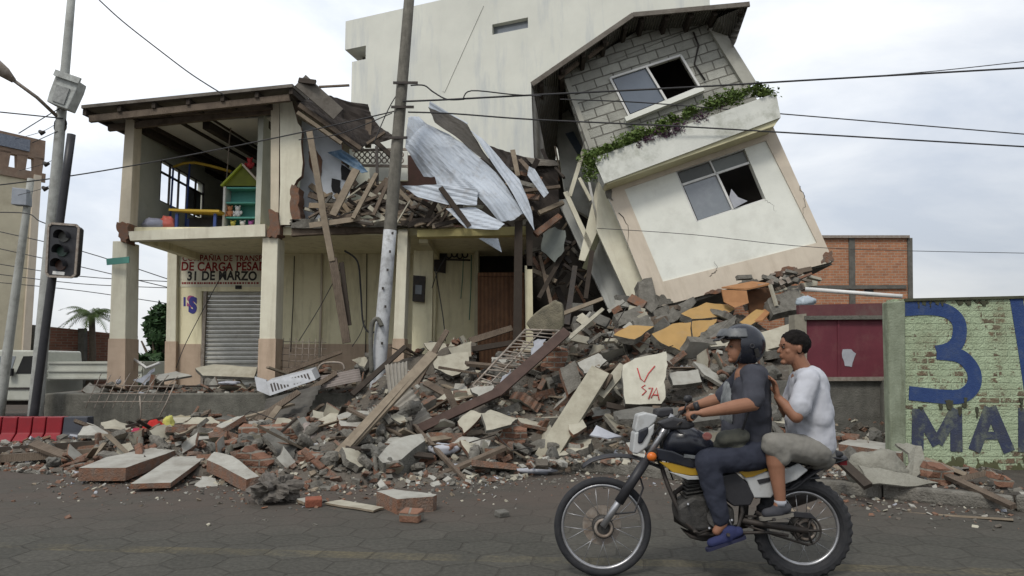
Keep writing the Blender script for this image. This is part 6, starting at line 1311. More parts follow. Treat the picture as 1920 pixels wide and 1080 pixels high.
for i in range(44):
    x = fr.uniform(1392, 1530); y = fr.uniform(512, 575)-(x-1392)*.06; a = fr.uniform(-.5, .7); L_ = fr.uniform(8, 34); Yq = fr.uniform(14.0, 15.0)
    dx, dy = math.cos(a)*L_/2, math.sin(a)*L_/2
    plank('hanging_fragment', (x-dx, y+dy, Yq), (x+dx, y-dy, Yq+fr.uniform(-.3, .3)), fr.uniform(.03, .13), fr.uniform(.03, .08), [grey_rub, metal_pale, wood, brick_edge, plaster_pale, metal_pale][i % 6], 'broken fragment of slab, brick or timber wedged beneath the right underside of the leaning house', 'fragment', 'fragments wedged beneath the leaning house')
fr = random.Random(43)
for i in range(34):
    x = fr.uniform(1075, 1260); y = fr.uniform(560, 640); L_ = fr.uniform(12, 40); a = fr.uniform(-.7, .9); Yq = 13.2+(640-y)*.02
    dx, dy = math.cos(a)*L_/2, math.sin(a)*L_/2
    plank('broken_piece', (x-dx, y+dy, Yq), (x+dx, y-dy, Yq+fr.uniform(-.3, .3)), fr.uniform(.06, .22), fr.uniform(.04, .1), [grey_rub, concrete, plaster_top, brick_edge, plaster_pale, wood][i % 6], 'jagged concrete or plaster splinter piled at the top of the heap before the leaning house', 'fragment', 'splinters at the top of the heap')
# broken furniture box
t = thing('broken_cabinet', P(1380, 580, 13.9), 'orange brown broken wooden cabinet with open back lying under the leaning house', 'cabinet')
b = MB(); b.prism([P(1353, 543, 14.2), P(1400, 545, 13.9), P(1404, 568, 13.8), P(1378, 577, 13.9), P(1358, 566, 14.1)], (0, .05, 0)); b.build('side_panel', chip, t)
b = MB(); b.prism([P(1353, 541, 14.2), P(1400, 544, 13.9), P(1446, 534, 14.0), P(1410, 530, 14.3)], (0, 0, .03)); b.build('top_panel', chip, t)
b = MB(); b.prism([P(1402, 546, 14.2), P(1446, 536, 14.3), P(1455, 572, 14.2), P(1405, 590, 14.1)], (0, .04, 0)); b.build('back_panel', mat('dark brown cabinet inside', (.10, .045, .02), (.06, .03, .015), 5), t)
b = MB(); b.beam(P(1444, 534, 13.9), P(1456, 574, 13.8), .06, .05); b.build('frame_edge', plaster_pale, t)
b = MB(); b.prism([P(1404, 590, 13.9), P(1455, 572, 14.0), P(1430, 600, 13.6), P(1388, 604, 13.7)], (0, 0, -.03)); b.build('door_panel', chip, t)
bundle('plastic_bundle', P(1512, 566, 13.2), (.17, .12, .1), mat('pale blue plastic', (.33, .38, .42), (.25, .29, .32), 5, .4, .3), 'pale blue crumpled plastic at the left end of the long pipe', 'plastic', None, 6, .35)
# ribbed sheets
RG = 'ribbed sheets on the rubble'
def ribbed(px, m, label, ribs=12, axis=0):
    q = [P(*p) for p in px]; b = MB(); N1, N2 = ribs*6, 6; nn = (q[1]-q[0]).cross(q[3]-q[0]).normalized(); vs = []
    for i in range(N1+1):
        for j in range(N2+1):
            u, v = i/N1, j/N2; p = q[0].lerp(q[1], u).lerp(q[3].lerp(q[2], u), v); vs.append(p+nn*(.018*math.sin(u*ribs*6.283)+.03*mnoise.noise(p*1.5)))
    b.add(vs, [(i*(N2+1)+j, i*(N2+1)+j+1, (i+1)*(N2+1)+j+1, (i+1)*(N2+1)+j) for i in range(N1) for j in range(N2)], 0, True)
    o = b.build('ribbed_sheet', m); s_ = o.modifiers.new('s', 'SOLIDIFY'); s_.thickness = .006; return tag(o, label, 'ribbed sheet', RG)
rib_p = mat('pale brown grey fibre sheet', (.24, .225, .195), (.17, .155, .13), 4, .85, .3, stain=(.10, .08, .06), stain_amt=.6); rib_d = mat('dark grey fibre sheet', (.085, .08, .07), (.055, .05, .044), 4, .85, .3)
ribbed([(722, 684, 12.4), (764, 677, 12.5), (766, 745, 12.1), (731, 752, 12.0)], rib_p, 'narrow upright ribbed sheet behind the long pale timber', 6)
ribbed([(764, 720, 12.0), (812, 786, 11.6), (776, 808, 11.3), (728, 748, 11.8)], rib_p, 'ribbed sheet sloping right below the upright one', 8)
ribbed([(690, 768, 11.6), (728, 748, 11.8), (776, 808, 11.2), (716, 838, 10.9)], rib_p, 'lower ribbed sheet sloping to the foot of the long timber', 8)
ribbed([(593, 706, 15.0), (601, 730, 14.7), (678, 714, 14.7), (674, 692, 15.0)], mat('pinkish grey ribbed sheet', (.22, .19, .175), (.16, .14, .125), 4, .85, .3), 'pinkish grey ribbed sheet lying on the forecourt edge', 5)
ribbed([(500, 748, 14.4), (488, 792, 13.4), (566, 795, 13.2), (604, 722, 14.4)], rib_d, 'dark ribbed sheet sloping over the retaining face', 7)
# white slotted crate
t = thing('slotted_crate', P(530, 735, 14.9), 'white plastic crate with dark slots tipped on the forecourt edge', 'crate')
A_, B_, C_, D_ = P(499, 716, 14.7), P(584, 694, 14.7), P(592, 712, 14.6), P(506, 742, 14.6); dd_ = Vector((0, .35, .06))
b = MB(); b.prism([A_, B_, C_, D_], dd_); cr_ = b.build('box', mat('dirty white plastic', (.40, .41, .43), (.31, .32, .33), 6, .6, .1), t)
for i in range(2):
    for k in range(6):
        u0 = .07+i*.47+k*.066; p0 = A_.lerp(B_, u0); p1 = D_.lerp(C_, u0); q0 = A_.lerp(B_, u0+.036); q1 = D_.lerp(C_, u0+.036); f_ = Vector((0, -.004, 0))
        b = MB(); b.prism([p0.lerp(p1, .2)+f_, q0.lerp(q1, .2)+f_, q0.lerp(q1, .8)+f_, p0.lerp(p1, .8)+f_], (0, .006, 0)); b.build('slot', metal_dark, t)
b = MB(); b.prism([P(477, 706, 14.8), P(499, 712, 14.8), P(506, 742, 14.7), P(482, 732, 14.7)], (0, .06, 0)); b.build('side_panel', mat('dirty white plastic', (.4, .41, .43)), t)
# bent wire mesh over the retaining face
t = thing('wire_mesh', P(240, 800, 14.6), 'bent pale reinforcing mesh hanging over the low retaining face', 'mesh')
for k in range(9): b = MB(); b.tube([P(190+k*18, 700+k % 3*3, 15.0), P(180+k*17, 722, 14.85), P(160+k*17, 765, 14.6)], .009, 5); b.build('rod', metal_pale, t)
for k in range(3): b = MB(); b.tube([P(168-k*6, 722+k*16, 14.83-k*.1), P(250, 723+k*15, 14.8-k*.1), P(338-k*8, 726+k*14, 14.83-k*.1)], .009, 5); b.build('rod', metal_pale, t)
for (p_, l_) in (([(262, 742), (264, 770), (263, 800)], 0), ([(330, 715), (310, 760), (290, 798)], 1)): b = MB(); b.tube([P(x, y, 14.5) for x, y in p_], .014, 6); b.build('rod', metal_pale, t)
t = thing('wire_mesh', P(570, 690, 16.4), 'square wire mesh standing against the pinkish dado of the shop wall', 'mesh')
for k in range(9): b = MB(); b.tube([P(508+k*12, 634, 16.5), P(505+k*12, 690, 16.3)], .008, 5); b.build('rod', metal_pale, t)
for k in range(5): b = MB(); b.tube([P(502, 640+k*12, 16.5-k*.04), P(612, 642+k*12, 16.5-k*.04)], .008, 5); b.build('rod', metal_pale, t)
b = MB(); b.tube([P(x, y, 15.2) for x, y in curve([(594, 712), (598, 688), (612, 680), (640, 681), (646, 694)], 4)], .022, 8); tag(b.build('bent_pipe', metal_pale), 'bent pale pipe arching above the pinkish ribbed sheet', 'pipe')
b = MB(); b.tube([P(x, y, 14.6) for x, y in curve([(697, 700), (695, 640), (698, 606), (708, 598), (716, 612)], 4)], .045, 8); tag(b.build('bent_pipe', concrete_dark), 'thick hooked grey pipe standing left of the whitewashed pole', 'pipe')
# cloths and colourful things
def cloth(name, c, r, m, lab, seed, cat='cloth', amp=.35): return bundle(name, c, r, m, lab, cat, None, seed, amp, 26)
cloth('red_cloth', P(291, 803, 12.3), (.17, .12, .11), mat('red fabric', (.36, .015, .012), (.26, .015, .012), 6, .8, .4), 'bright red cloth in the low rubble left of the cream board', 11)
cloth('yellow_cloth', P(316, 796, 12.4), (.10, .1, .14), mat('yellow green fabric', (.42, .40, .10), (.32, .32, .10), 6, .8, .4), 'yellow green cloth beside the red cloth', 12)
cloth('crimson_cloth', P(258, 810, 12.2), (.12, .08, .06), mat('crimson fabric', (.28, .02, .05), (.22, .02, .05), 6, .8, .4), 'small crimson cloth left of the bright red cloth', 13)
cloth('magenta_cloth', P(608, 820, 11.5), (.11, .1, .15), mat('magenta fabric', (.30, .02, .08), (.22, .02, .07), 6, .8, .4), 'magenta cloth beside the bluish white shard', 14)
cloth('pale_cloth', P(580, 822, 11.2), (.15, .12, .24), mat('dusty pinkish fabric', (.27, .235, .215), (.20, .17, .155), 6, .9, .5), 'dusty pink white cloth hanging left of the magenta cloth', 15)
cloth('blue_cloth', P(389, 797, 12.6), (.10, .08, .05), mat('dark blue fabric', (.02, .035, .10), (.02, .03, .07), 6, .8, .4), 'small dark blue cloth above the square white slab', 16)
cloth('paper_heap', G(1080, 893, .05)+Vector((-.5, .5, 0)), (.30, .12, .05), paper, 'long crumpled white plastic along the kerb left of the front wheel', 17, 'plastic')
cloth('paper_heap', G(858, 880, .06), (.34, .14, .07), paper, 'crumpled white plastic right of the thin reddish stick', 18, 'plastic')
cloth('paper_heap', P(830, 842, 10.6), (.20, .10, .08), paper, 'white crumpled paper right of the big concrete block', 19, 'paper')
cloth('paper_heap', P(222, 716, 15.3), (.05, .05, .05), paper, 'tiny white crumpled paper on the left of the forecourt', 20, 'paper')
slab('white_cloth', [(250, 712, 15.2), (268, 706, 15.4), (290, 690, 15.6), (284, 706, 15.5), (272, 722, 15.2)], .02, paper, 'white pointed cloth on the forecourt right of the corner column', 'cloth', amt=.04)
cloth('papers', P(430, 718, 15.2), (.22, .1, .04), paper, 'scattered pale papers on the forecourt edge below the shutter', 21, 'paper')
b = MB(); b.tube([P(250, 672, 16.4), P(275, 690, 16.2), P(300, 680, 16.2)], .03, 6); tag(b.build('bent_rail', alu), 'bent pale rail lying behind the corner column', 'rail')
# right side: brick slab, sack, cloth, broken boards on the pavement
b = MB(); pts = [G(1572, 832, .42), G(1600, 822, .45), G(1700, 836, .42), G(1690, 850, .38)]; b.prism(jag(pts, 2, .02), (0, 0, -.16), 0, 1); tag(b.build('broken_masonry', PBm), 'brick slab with white face behind the cream sack on the right pavement', 'masonry piece')
cloth('sack', P(1640, 878, 8.75), (.34, .22, .22), sack_m, 'dirty cream sack slumped on the right pavement', 22, 'sack', .3)
slab('hanging_cloth', [(1679, 832, 8.9), (1700, 830, 8.95), (1728, 836, 8.9), (1732, 880, 8.7), (1716, 902, 8.6), (1700, 896, 8.6), (1704, 850, 8.8)], .03, sack_m, 'cream cloth draped right of the slumped sack', 'cloth', amt=.03)
slab('hanging_cloth', [(1610, 872, 8.5), (1680, 885, 8.45), (1760, 905, 8.4), (1700, 912, 8.3), (1630, 908, 8.3)], .02, sack_m, 'cream cloth trailing flat along the kerb below the sack', 'cloth', amt=.03)
for (a, c, w, m, l) in (((1572, 860, 8.5), (1628, 912, 8.1), .10, wood_dark, 'dark board leaning left of the slumped sack'), ((1735, 862, 8.9), (1812, 892, 8.5), .05, wood_pale, 'pale stick on the pavement in front of the blue letters'), ((1760, 885, 8.6), (1900, 950, 7.6), .07, wood, 'brown stick along the right kerb'), ((1790, 900, 8.4), (1860, 885, 8.6), .06, wood, 'short brown stick by the foot of the painted wall'), ((1660, 960, 7.9), (1900, 975, 7.3), .02, wood_pale, 'thin pale rod in the gutter below the right kerb')):
    b = MB(); b.beam(P(*a), P(*c), w, .05, (0, -1, .3)); tag(b.build('broken_stick', m), l, 'stick', 'sticks on the right pavement')
bricks(1735, 1775, 872, 900, 8.6, 'brickwork_lump', 'brickwork lump on the pavement below the blue letter M', .2)
bricks(1862, 1884, 890, 905, 8.3, 'brickwork_lump', 'small brickwork lump near the right picture edge', .3)
# ---------------------------------------------------------------- motorcycle
YB = 5.5
def B(px, py, dy=0.0): return P(px, py, YB+dy)
MX = 1/262.0
bike = thing('motorcycle', (B(1320, 990).x, YB, 0), 'black, white and yellow trail motorcycle carrying two people to the left', 'motorcycle')
def part(b, name, m, par=bike): return b.build(name, m, par)
fc, rc = B(1130, 987), B(1505, 990)
def wheel(c, R, r, knob, hubr, nm):
    b = MB(); b.torus(c, R, r, 72, 12, 'y', ry=r*.95, bumps=knob, bh=.012); w = part(b, 'wheel', rubber)
    b = MB(); b.torus(c, R-r-.004, .014, 56, 8, 'y', ry=.016); b.build('rim', chrome, w)
    b = MB(); b.tube([c+Vector((0, -.055, 0)), c+Vector((0, .055, 0))], hubr, 20); b.build('hub', engine_m, w)
    b = MB(); b.torus(c+Vector((0, -.06, 0)), hubr*.75, .012, 24, 6); b.build('brake_disc', metal_pale, w)
    for k in range(18):
        a = k/18*6.283; a2 = a+(.35 if k % 2 else -.35); s_ = .03 if k % 2 else -.03
        b = MB(); b.tube([c+Vector((math.cos(a)*hubr*.95, s_, math.sin(a)*hubr*.95)), c+Vector((math.cos(a2)*(R-r-.01), 0, math.sin(a2)*(R-r-.01)))], .0022, 4); b.build('spoke', chrome, w)
    return w
wheel(fc, .322, .027, 0, .075, 'front'); wheel(rc, .303, .045, 1, .085, 'rear')
b = MB(); b.tube([fc+Vector((0, .045, 0)), fc+Vector((0, .052, 0))], .14, 32); part(b, 'brake_disc', metal_pale)
# fork
for s_ in (-1, 1):
    lo, mid, hi = B(1130, 987, s_*.085), B(1178, 915, s_*.09), B(1262, 778, s_*.09)
    b = MB(); b.tube([lo, lo.lerp(mid, .5), mid], .024, 12); f_ = part(b, 'fork_leg', chrome)
    b = MB(); b.tube([B(1160, 942, s_*.09), B(1212, 862, s_*.09)], .035, 12); b.build('fork_boot', black_pl, f_)
    b = MB(); b.tube([B(1212, 862, s_*.09), hi], .022, 10); b.build('fork_tube', chrome, f_)
b = MB(); b.box(B(1222, 846), (.06, .24, .05), Matrix.Rotation(-.5, 3, 'Y')); part(b, 'fork_clamp', metal_dark); b = MB(); b.box(B(1256, 790), (.06, .24, .04), Matrix.Rotation(-.5, 3, 'Y')); part(b, 'fork_clamp', metal_dark)
b = MB(); b.tube([B(1140, 965, -.09), B(1190, 960, -.07), B(1206, 915, -.06), B(1196, 880, -.05), B(1225, 850, -.03)], .007, 6); part(b, 'brake_hose', black_pl)
# strip surfaces (fender etc.): profile swept with width
def strip(pts, w, th, name, m, par=bike, camber=.02):
    b = MB(); k = 7; n_ = len(pts); vs = []
    for i, p in enumerate(pts):
        c = B(*p[:2]); ww = w[i] if isinstance(w, (list, tuple)) else w
        for j in range(k):
            u = -1+2*j/(k-1); vs.append(c+Vector((0, u*ww, -camber*u*u)))
    fs = [(i*k+j, i*k+j+1, (i+1)*k+j+1, (i+1)*k+j) for i in range(n_-1) for j in range(k-1)]
    b.add(vs, fs, 0, True); o = b.build(name, m, par); s_ = o.modifiers.new('s', 'SOLIDIFY'); s_.thickness = th; return o
strip(curve([(1090, 872), (1110, 858), (1145, 850), (1185, 852), (1215, 862), (1238, 872)], 4), [.035]+[.055]*20, .008, 'front_fender', black_pl)
# headlight mask
def shell(pxs, dy0, dy1, name, m, par=bike, bev=.012):
    b = MB(); b.prism([B(x, y, dy0) for x, y in pxs], (0, dy1-dy0, 0)); o = b.build(name, m, par); bevel(o, bev, 3); return o
mask = shell([(1196, 778), (1212, 774), (1234, 779), (1228, 792), (1212, 806), (1194, 812), (1190, 806)], -.07, .07, 'headlight_mask', white_pa)
shell([(1190, 812), (1212, 806), (1228, 794), (1226, 812), (1214, 838), (1196, 852), (1186, 850), (1188, 830)], -.085, .085, 'headlight_cowl', white_pa, mask)
shell([(1198, 808), (1216, 800), (1216, 812), (1204, 832), (1196, 832)], -.1, .1, 'headlight', black_gl, mask)
b = MB(); b.ell(B(1222, 856, -.16), (.035, .03, .032), 14); part(b, 'turn_signal', orange_gl)
b = MB(); b.tube([B(1222, 856, -.14), B(1226, 852, -.08)], .01, 6); part(b, 'signal_stem', black_pl)
b = MB(); b.ell(B(1218, 852, .16), (.035, .03, .032), 14); part(b, 'turn_signal', orange_gl)
# handlebar with grips, levers, hand guards, mirror stubs, instrument
hb = [B(1302, 781, -.42), B(1290, 782, -.30), B(1268, 792, -.12), B(1264, 792, .12), B(1275, 774, .30), B(1284, 770, .42)]
b = MB(); b.tube(hb, .011, 10); hbar = part(b, 'handlebar', metal_dark)
for a_, c_ in ((hb[0], hb[1]), (hb[5], hb[4])): b = MB(); b.tube([a_, c_], .017, 12); b.build('grip', rubber, hbar)
b = MB(); b.tube([B(1288, 786, -.3), B(1272, 795, -.36), B(1270, 798, -.42)], .006, 6); b.build('clutch_lever', metal_dark, hbar)
shell([(1232, 792), (1262, 782), (1300, 790), (1306, 800), (1290, 806), (1246, 806)], -.34, -.28, 'hand_guard', black_pl, hbar, .02)
shell([(1232, 768), (1262, 764), (1264, 778), (1240, 784), (1230, 780)], -.06, .1, 'instrument', black_pl, hbar, .015)
b = MB(); b.ell(B(1290, 748, .3), (.035, .02, .03), 12); b.tube([B(1290, 750, .3), B(1280, 776, .3)], .006, 6); b.build('mirror', black_pl, hbar)
# tank and shrouds, seat, side panels, tail
def loft(sects, name, m, par=bike, n=16):
    """sects: (px, py_center, half height m, half width m)"""
    b = MB(); vs = []
    for (px, py, hh, hw) in sects:
        c = B(px, py)
        for j in range(n):
            a = 2*math.pi*j/n; ca, sa = math.cos(a), math.sin(a); e = .8
            vs.append(c+Vector((0, hw*math.copysign(abs(ca)**e, ca), hh*math.copysign(abs(sa)**e, sa))))
    k = len(sects); fs = [(i*n+j, i*n+(j+1) % n, (i+1)*n+(j+1) % n, (i+1)*n+j) for i in range(k-1) for j in range(n)]
    b.add(vs, fs, 0, True); b.f += [list(range(n))[::-1], [(k-1)*n+j for j in range(n)]]; b.m += [0, 0]; b.sm += [False, False]
    o = b.build(name, m, par); return o
tank = loft([(1240, 838, .06, .07), (1255, 828, .10, .12), (1285, 826, .125, .145), (1315, 836, .11, .13), (1340, 850, .07, .09), (1352, 856, .04, .07)], 'fuel_tank', black_gl)
shell([(1236, 866), (1262, 868), (1300, 878), (1332, 878), (1330, 890), (1296, 892), (1262, 886)], -.150, -.135, 'yellow_stripe', yellow_pa, tank, .005)
shell([(1252, 884), (1296, 893), (1328, 892), (1326, 899), (1290, 900)], -.155, -.140, 'white_stripe', white_pa, tank, .004)
shell([(1232, 840), (1262, 846), (1300, 862), (1330, 862), (1332, 876), (1296, 878), (1258, 868), (1234, 862)], -.160, -.13, 'tank_shroud', black_gl, tank, .01)
loft([(1335, 868, .03, .08), (1365, 872, .04, .11), (1420, 872, .045, .125), (1480, 862, .045, .125), (1540, 854, .035, .11), (1572, 850, .02, .08)], 'seat', rubber)
for s_ in (-1, 1):
    sp = shell([(1386, 885), (1404, 884), (1440, 884), (1478, 878), (1498, 868), (1516, 882), (1494, 900), (1462, 912), (1446, 934), (1414, 934), (1402, 905)], s_*.15, s_*.13, 'side_panel', white_pa)
    shell([(1380, 880), (1420, 882), (1436, 876), (1440, 882), (1412, 894), (1398, 896)], s_*.158, s_*.14, 'yellow_flash', yellow_pa, sp, .003)
shell([(1352, 892), (1380, 886), (1400, 904), (1416, 930), (1408, 948), (1376, 950), (1352, 930)], -.15, -.05, 'airbox_cover', black_pl)
strip(curve([(1440, 912), (1478, 908), (1505, 888), (1540, 866), (1580, 852)], 4), .085, .01, 'rear_fender', black_pl)
strip(curve([(1452, 950), (1470, 912), (1500, 892), (1530, 888)], 3), .07, .01, 'mud_flap', black_pl)
b = MB(); b.box(B(1576, 864), (.05, .1, .05)); part(b, 'tail_light', red_pl)
b = MB(); b.tube([B(1508, 868, -.12), B(1560, 858, -.12), B(1586, 862, -.06)], .009, 6); b.tube([B(1508, 868, .12), B(1560, 858, .12)], .009, 6); part(b, 'rear_rack', black_pl)
# frame
for s_ in (-1, 1):
    b = MB(); b.tube([B(1232, 850, 0), B(1252, 910, s_*.06), B(1280, 975, s_*.1), B(1310, 1002, s_*.12), B(1380, 1002, s_*.12), B(1392, 960, s_*.12), B(1378, 890, s_*.1), B(1330, 866, s_*.08)], .016, 8); part(b, 'frame_tube', metal_dark)
    b = MB(); b.tube([B(1388, 975, s_*.1), B(1440, 985, s_*.09), rc+Vector((0, s_*.09, 0))], .022, 8); part(b, 'swingarm', metal_dark)
    b = MB(); b.tube([B(1384, 940, s_*.1), B(1450, 910, s_*.11), B(1530, 868, s_*.11)], .012, 8); part(b, 'subframe_tube', metal_dark)
b = MB(); b.tube([B(1398, 900), B(1392, 985)], .035, 12); part(b, 'rear_shock', metal_dark)
# engine
eng = shell([(1270, 950), (1300, 930), (1350, 932), (1378, 955), (1380, 985), (1350, 1000), (1296, 998), (1274, 980)], -.12, .12, 'engine', engine_m, bike, .03)
for k in range(7):
    b = MB(); c = B(1300+k*1.2, 932-k*7); b.box(c, (.17, .18, .010), Matrix.Rotation(-.15, 3, 'Y')); b.build('cooling_fin', engine_m, eng)
b = MB(); b.tube([B(1300, 940), B(1308, 882)], .065, 14); b.build('cylinder', engine_m, eng)
b = MB(); b.tube([B(1345, 970, -.16), B(1345, 970, -.11)], .07, 20); b.build('side_cover', engine_m, eng)
b = MB(); b.tube([B(1292, 905, .05), B(1264, 925, .05), B(1268, 975, .1), B(1310, 1000, .16), B(1400, 985, .17), B(1440, 955, .17)], .02, 10); b.tube([B(1440, 955, .17), B(1530, 925, .18)], .045, 14); part(b, 'exhaust', metal_dark)
shell([(1284, 998), (1300, 1004), (1380, 1006), (1372, 1012), (1318, 1016), (1294, 1010)], -.09, .09, 'skid_plate', metal_dark)
# chain, sprocket, guard, pegs, stand
b = MB(); b.torus(rc+Vector((0, -.085, 0)), .095, .008, 32, 6); 
for k in range(5): a = k*1.257; b.tube([rc+Vector((0, -.085, 0)), rc+Vector((math.cos(a)*.095, -.085, math.sin(a)*.095))], .009, 6)
part(b, 'sprocket', metal_dark)
b = MB(); b.tube([B(1396, 968, -.09), rc+Vector((0, -.09, .098))], .009, 6); b.tube([B(1396, 984, -.09), B(1450, 1002, -.09), rc+Vector((0, -.09, -.098))], .009, 6); part(b, 'chain', metal_dark)
shell([(1420, 962), (1470, 958), (1520, 962), (1532, 974), (1520, 972), (1470, 968), (1424, 972)], -.11, -.10, 'chain_guard', black_pl, bike, .003)
b = MB(); b.tube([B(1362, 1002, -.12), B(1366, 1003, -.28)], .012, 8); part(b, 'foot_peg', metal_dark); b = MB(); b.tube([B(1362, 1002, .12), B(1362, 1002, .28)], .012, 8); part(b, 'foot_peg', metal_dark)
b = MB(); b.tube([B(1418, 960, -.12), B(1440, 974, -.16), B(1452, 974, -.28)], .012, 8); b.tube([B(1418, 960, .12), B(1452, 974, .28)], .012, 8); part(b, 'passenger_peg', metal_dark)
b = MB(); b.tube([B(1370, 1000, -.13), B(1440, 998, -.15), B(1478, 1004, -.16)], .011, 8); part(b, 'side_stand', metal_dark)
b = MB(); b.tube([B(1340, 990, -.14), B(1310, 1000, -.18), B(1302, 996, -.22)], .009, 8); part(b, 'gear_lever', metal_dark)
for k, pts_ in enumerate(([(1275, 792, -.28), (1240, 800, -.2), (1222, 818, -.1), (1232, 848, -.05)], [(1268, 790, -.2), (1232, 806, -.12), (1238, 836, -.06), (1262, 900, -.04)], [(1272, 778, .25), (1240, 790, .1), (1226, 822, .03)], [(1256, 792, -.1), (1276, 812, -.12), (1300, 818, -.1)])):
    b = MB(); b.tube([B(*p) for p in pts_], .005, 6); part(b, 'control_cable', black_pl)
for x_, y_ in ((1290, 945), (1360, 945), (1372, 975), (1330, 990), (1345, 958)):
    b = MB(); b.tube([B(x_, y_, -.175), B(x_, y_, -.12)], .008, 6); part(b, 'bolt', chrome)
b = MB(); b.tube([B(1360, 962, -.15), B(1372, 985, -.18)], .006, 6); part(b, 'shift_rod', chrome)
shell([(1284, 852), (1318, 856), (1316, 862), (1282, 858)], -.172, -.15, 'tank_decal', shirt_p, tank, .002)
shell([(1420, 900), (1470, 890), (1466, 896), (1424, 908)], -.158, -.14, 'panel_decal', black_pl, bike, .002)
# ---------------------------------------------------------------- people
def cap(b, p0, r0, p1, r1, n=14, flat=None):
    p0, p1 = Vector(p0), Vector(p1)
    if flat: # flat = y scale: build in scaled space
        b2 = MB(); cap(b2, Vector((p0.x, p0.y/flat, p0.z)), r0, Vector((p1.x, p1.y/flat, p1.z)), r1, n); b.add([Vector((v.x, v.y*flat, v.z)) for v in b2.v], b2.f, 0, True); return
    d = (p1-p0); L_ = d.length; d = d.normalized() if L_ > 1e-6 else Vector((0, 0, 1)); pts = []; rs = []
    for k in range(1, 5): a = math.pi/2*k/5; pts.append(p0-d*r0*math.cos(a)); rs.append(r0*math.sin(a))
    for k in range(5): t = k/4; pts.append(p0+d*L_*t); rs.append(r0+(r1-r0)*t)
    for k in range(4, 0, -1): a = math.pi/2*k/5; pts.append(p1+d*r1*math.cos(a)); rs.append(r1*math.sin(a))
    b.tube(pts, rs, n)
def organic(b, name, m, voxel, parent=None, smooth=3, amp=0.0, nscale=14.0, cut=None, base=None, seed=0, ridge=0):
    me = bpy.data.meshes.new('tmp'); me.from_pydata([tuple(v) for v in b.v], [], b.f); bm = bmesh.new(); bm.from_mesh(me); bmesh.ops.recalc_face_normals(bm, faces=bm.faces); bm.to_mesh(me); bm.free()
    ob = bpy.data.objects.new('tmp', me); S.collection.objects.link(ob)
    r = ob.modifiers.new('r', 'REMESH'); r.mode = 'VOXEL'; r.voxel_size = voxel
    s_ = ob.modifiers.new('s', 'SMOOTH'); s_.iterations = smooth; s_.factor = .6
    dg = bpy.context.evaluated_depsgraph_get(); dg.update(); m2 = bpy.data.meshes.new_from_object(ob.evaluated_get(dg)); bpy.data.objects.remove(ob); bpy.data.meshes.remove(me)
    bm = bmesh.new(); bm.from_mesh(m2); bpy.data.meshes.remove(m2)
    if cut: 
        dl = [f for f in bm.faces if cut(f.calc_center_median())]; bmesh.ops.delete(bm, geom=dl, context='FACES')
    bm.normal_update(); q = MB()
    for i, v in enumerate(bm.verts):
        v.index = i; k = 0
        if amp: 
            w = v.co*nscale+Vector((seed*7, 0, 0)); k = amp*mnoise.fractal(w, 1, 2, 3)
            if ridge: k += amp*.45*math.sin(v.co.dot(Vector((1, .6, 1.4)))*ridge*.6+5*mnoise.noise(v.co*7))
        q.v.append(v.co+v.normal*k)
    for f in bm.faces: q.f.append([v.index for v in f.verts]); q.m.append(0); q.sm.append(True)
    bm.free(); return q.build(name, m, parent, base=base)
def fingers_grip(b, c, ax, back, upv, R=.024, r=.0095):
    """hand closed round a grip: c centre on the grip, ax along it (towards the outside), back = from grip to wrist"""
    for k, (o, sc) in enumerate(((-.036, .95), (-.012, 1.05), (.012, 1.0), (.035, .85))):
        pts = []
        for j in range(6):
            a = math.radians(60-j*44*sc); pts.append(c+ax*o+(-back)*(-math.cos(a))*-1*0+(-back)*(R*math.sin(math.radians(-10+j*42*sc)))+upv*(R*math.cos(math.radians(-10+j*42*sc))))
        for j in range(5): cap(b, pts[j], r*(1-.05*j), pts[j+1], r*(1-.05*(j+1)), 8)
    k0 = c+upv*R+back*.0
    cap(b, k0-ax*.03, .012, c+back*.06+upv*.02-ax*.018, .017, 10); cap(b, k0+ax*.03, .012, c+back*.06+upv*.02+ax*.014, .016, 10); cap(b, k0, .013, c+back*.06+upv*.02, .018, 10)
    t0 = c+back*.035-ax*.03-upv*.002; t1 = c+back*.012-ax*.045-upv*.026; t2 = c-back*.018-ax*.042-upv*.026; cap(b, t0, .013, t1, .011, 8); cap(b, t1, .011, t2, .0085, 8)
    return c+back*.075+upv*.02
# ---- rider
rb = MB()
dnn = Vector((0, 0, 0))
hR = B(1390, 650, 0)
rs = [B(1414, 704, -.185), B(1396, 706, .185)]; re = [B(1412, 757, -.29), B(1352, 748, .27)]
gl, gr = hb[0].lerp(hb[1], .42), hb[5].lerp(hb[4], .42)
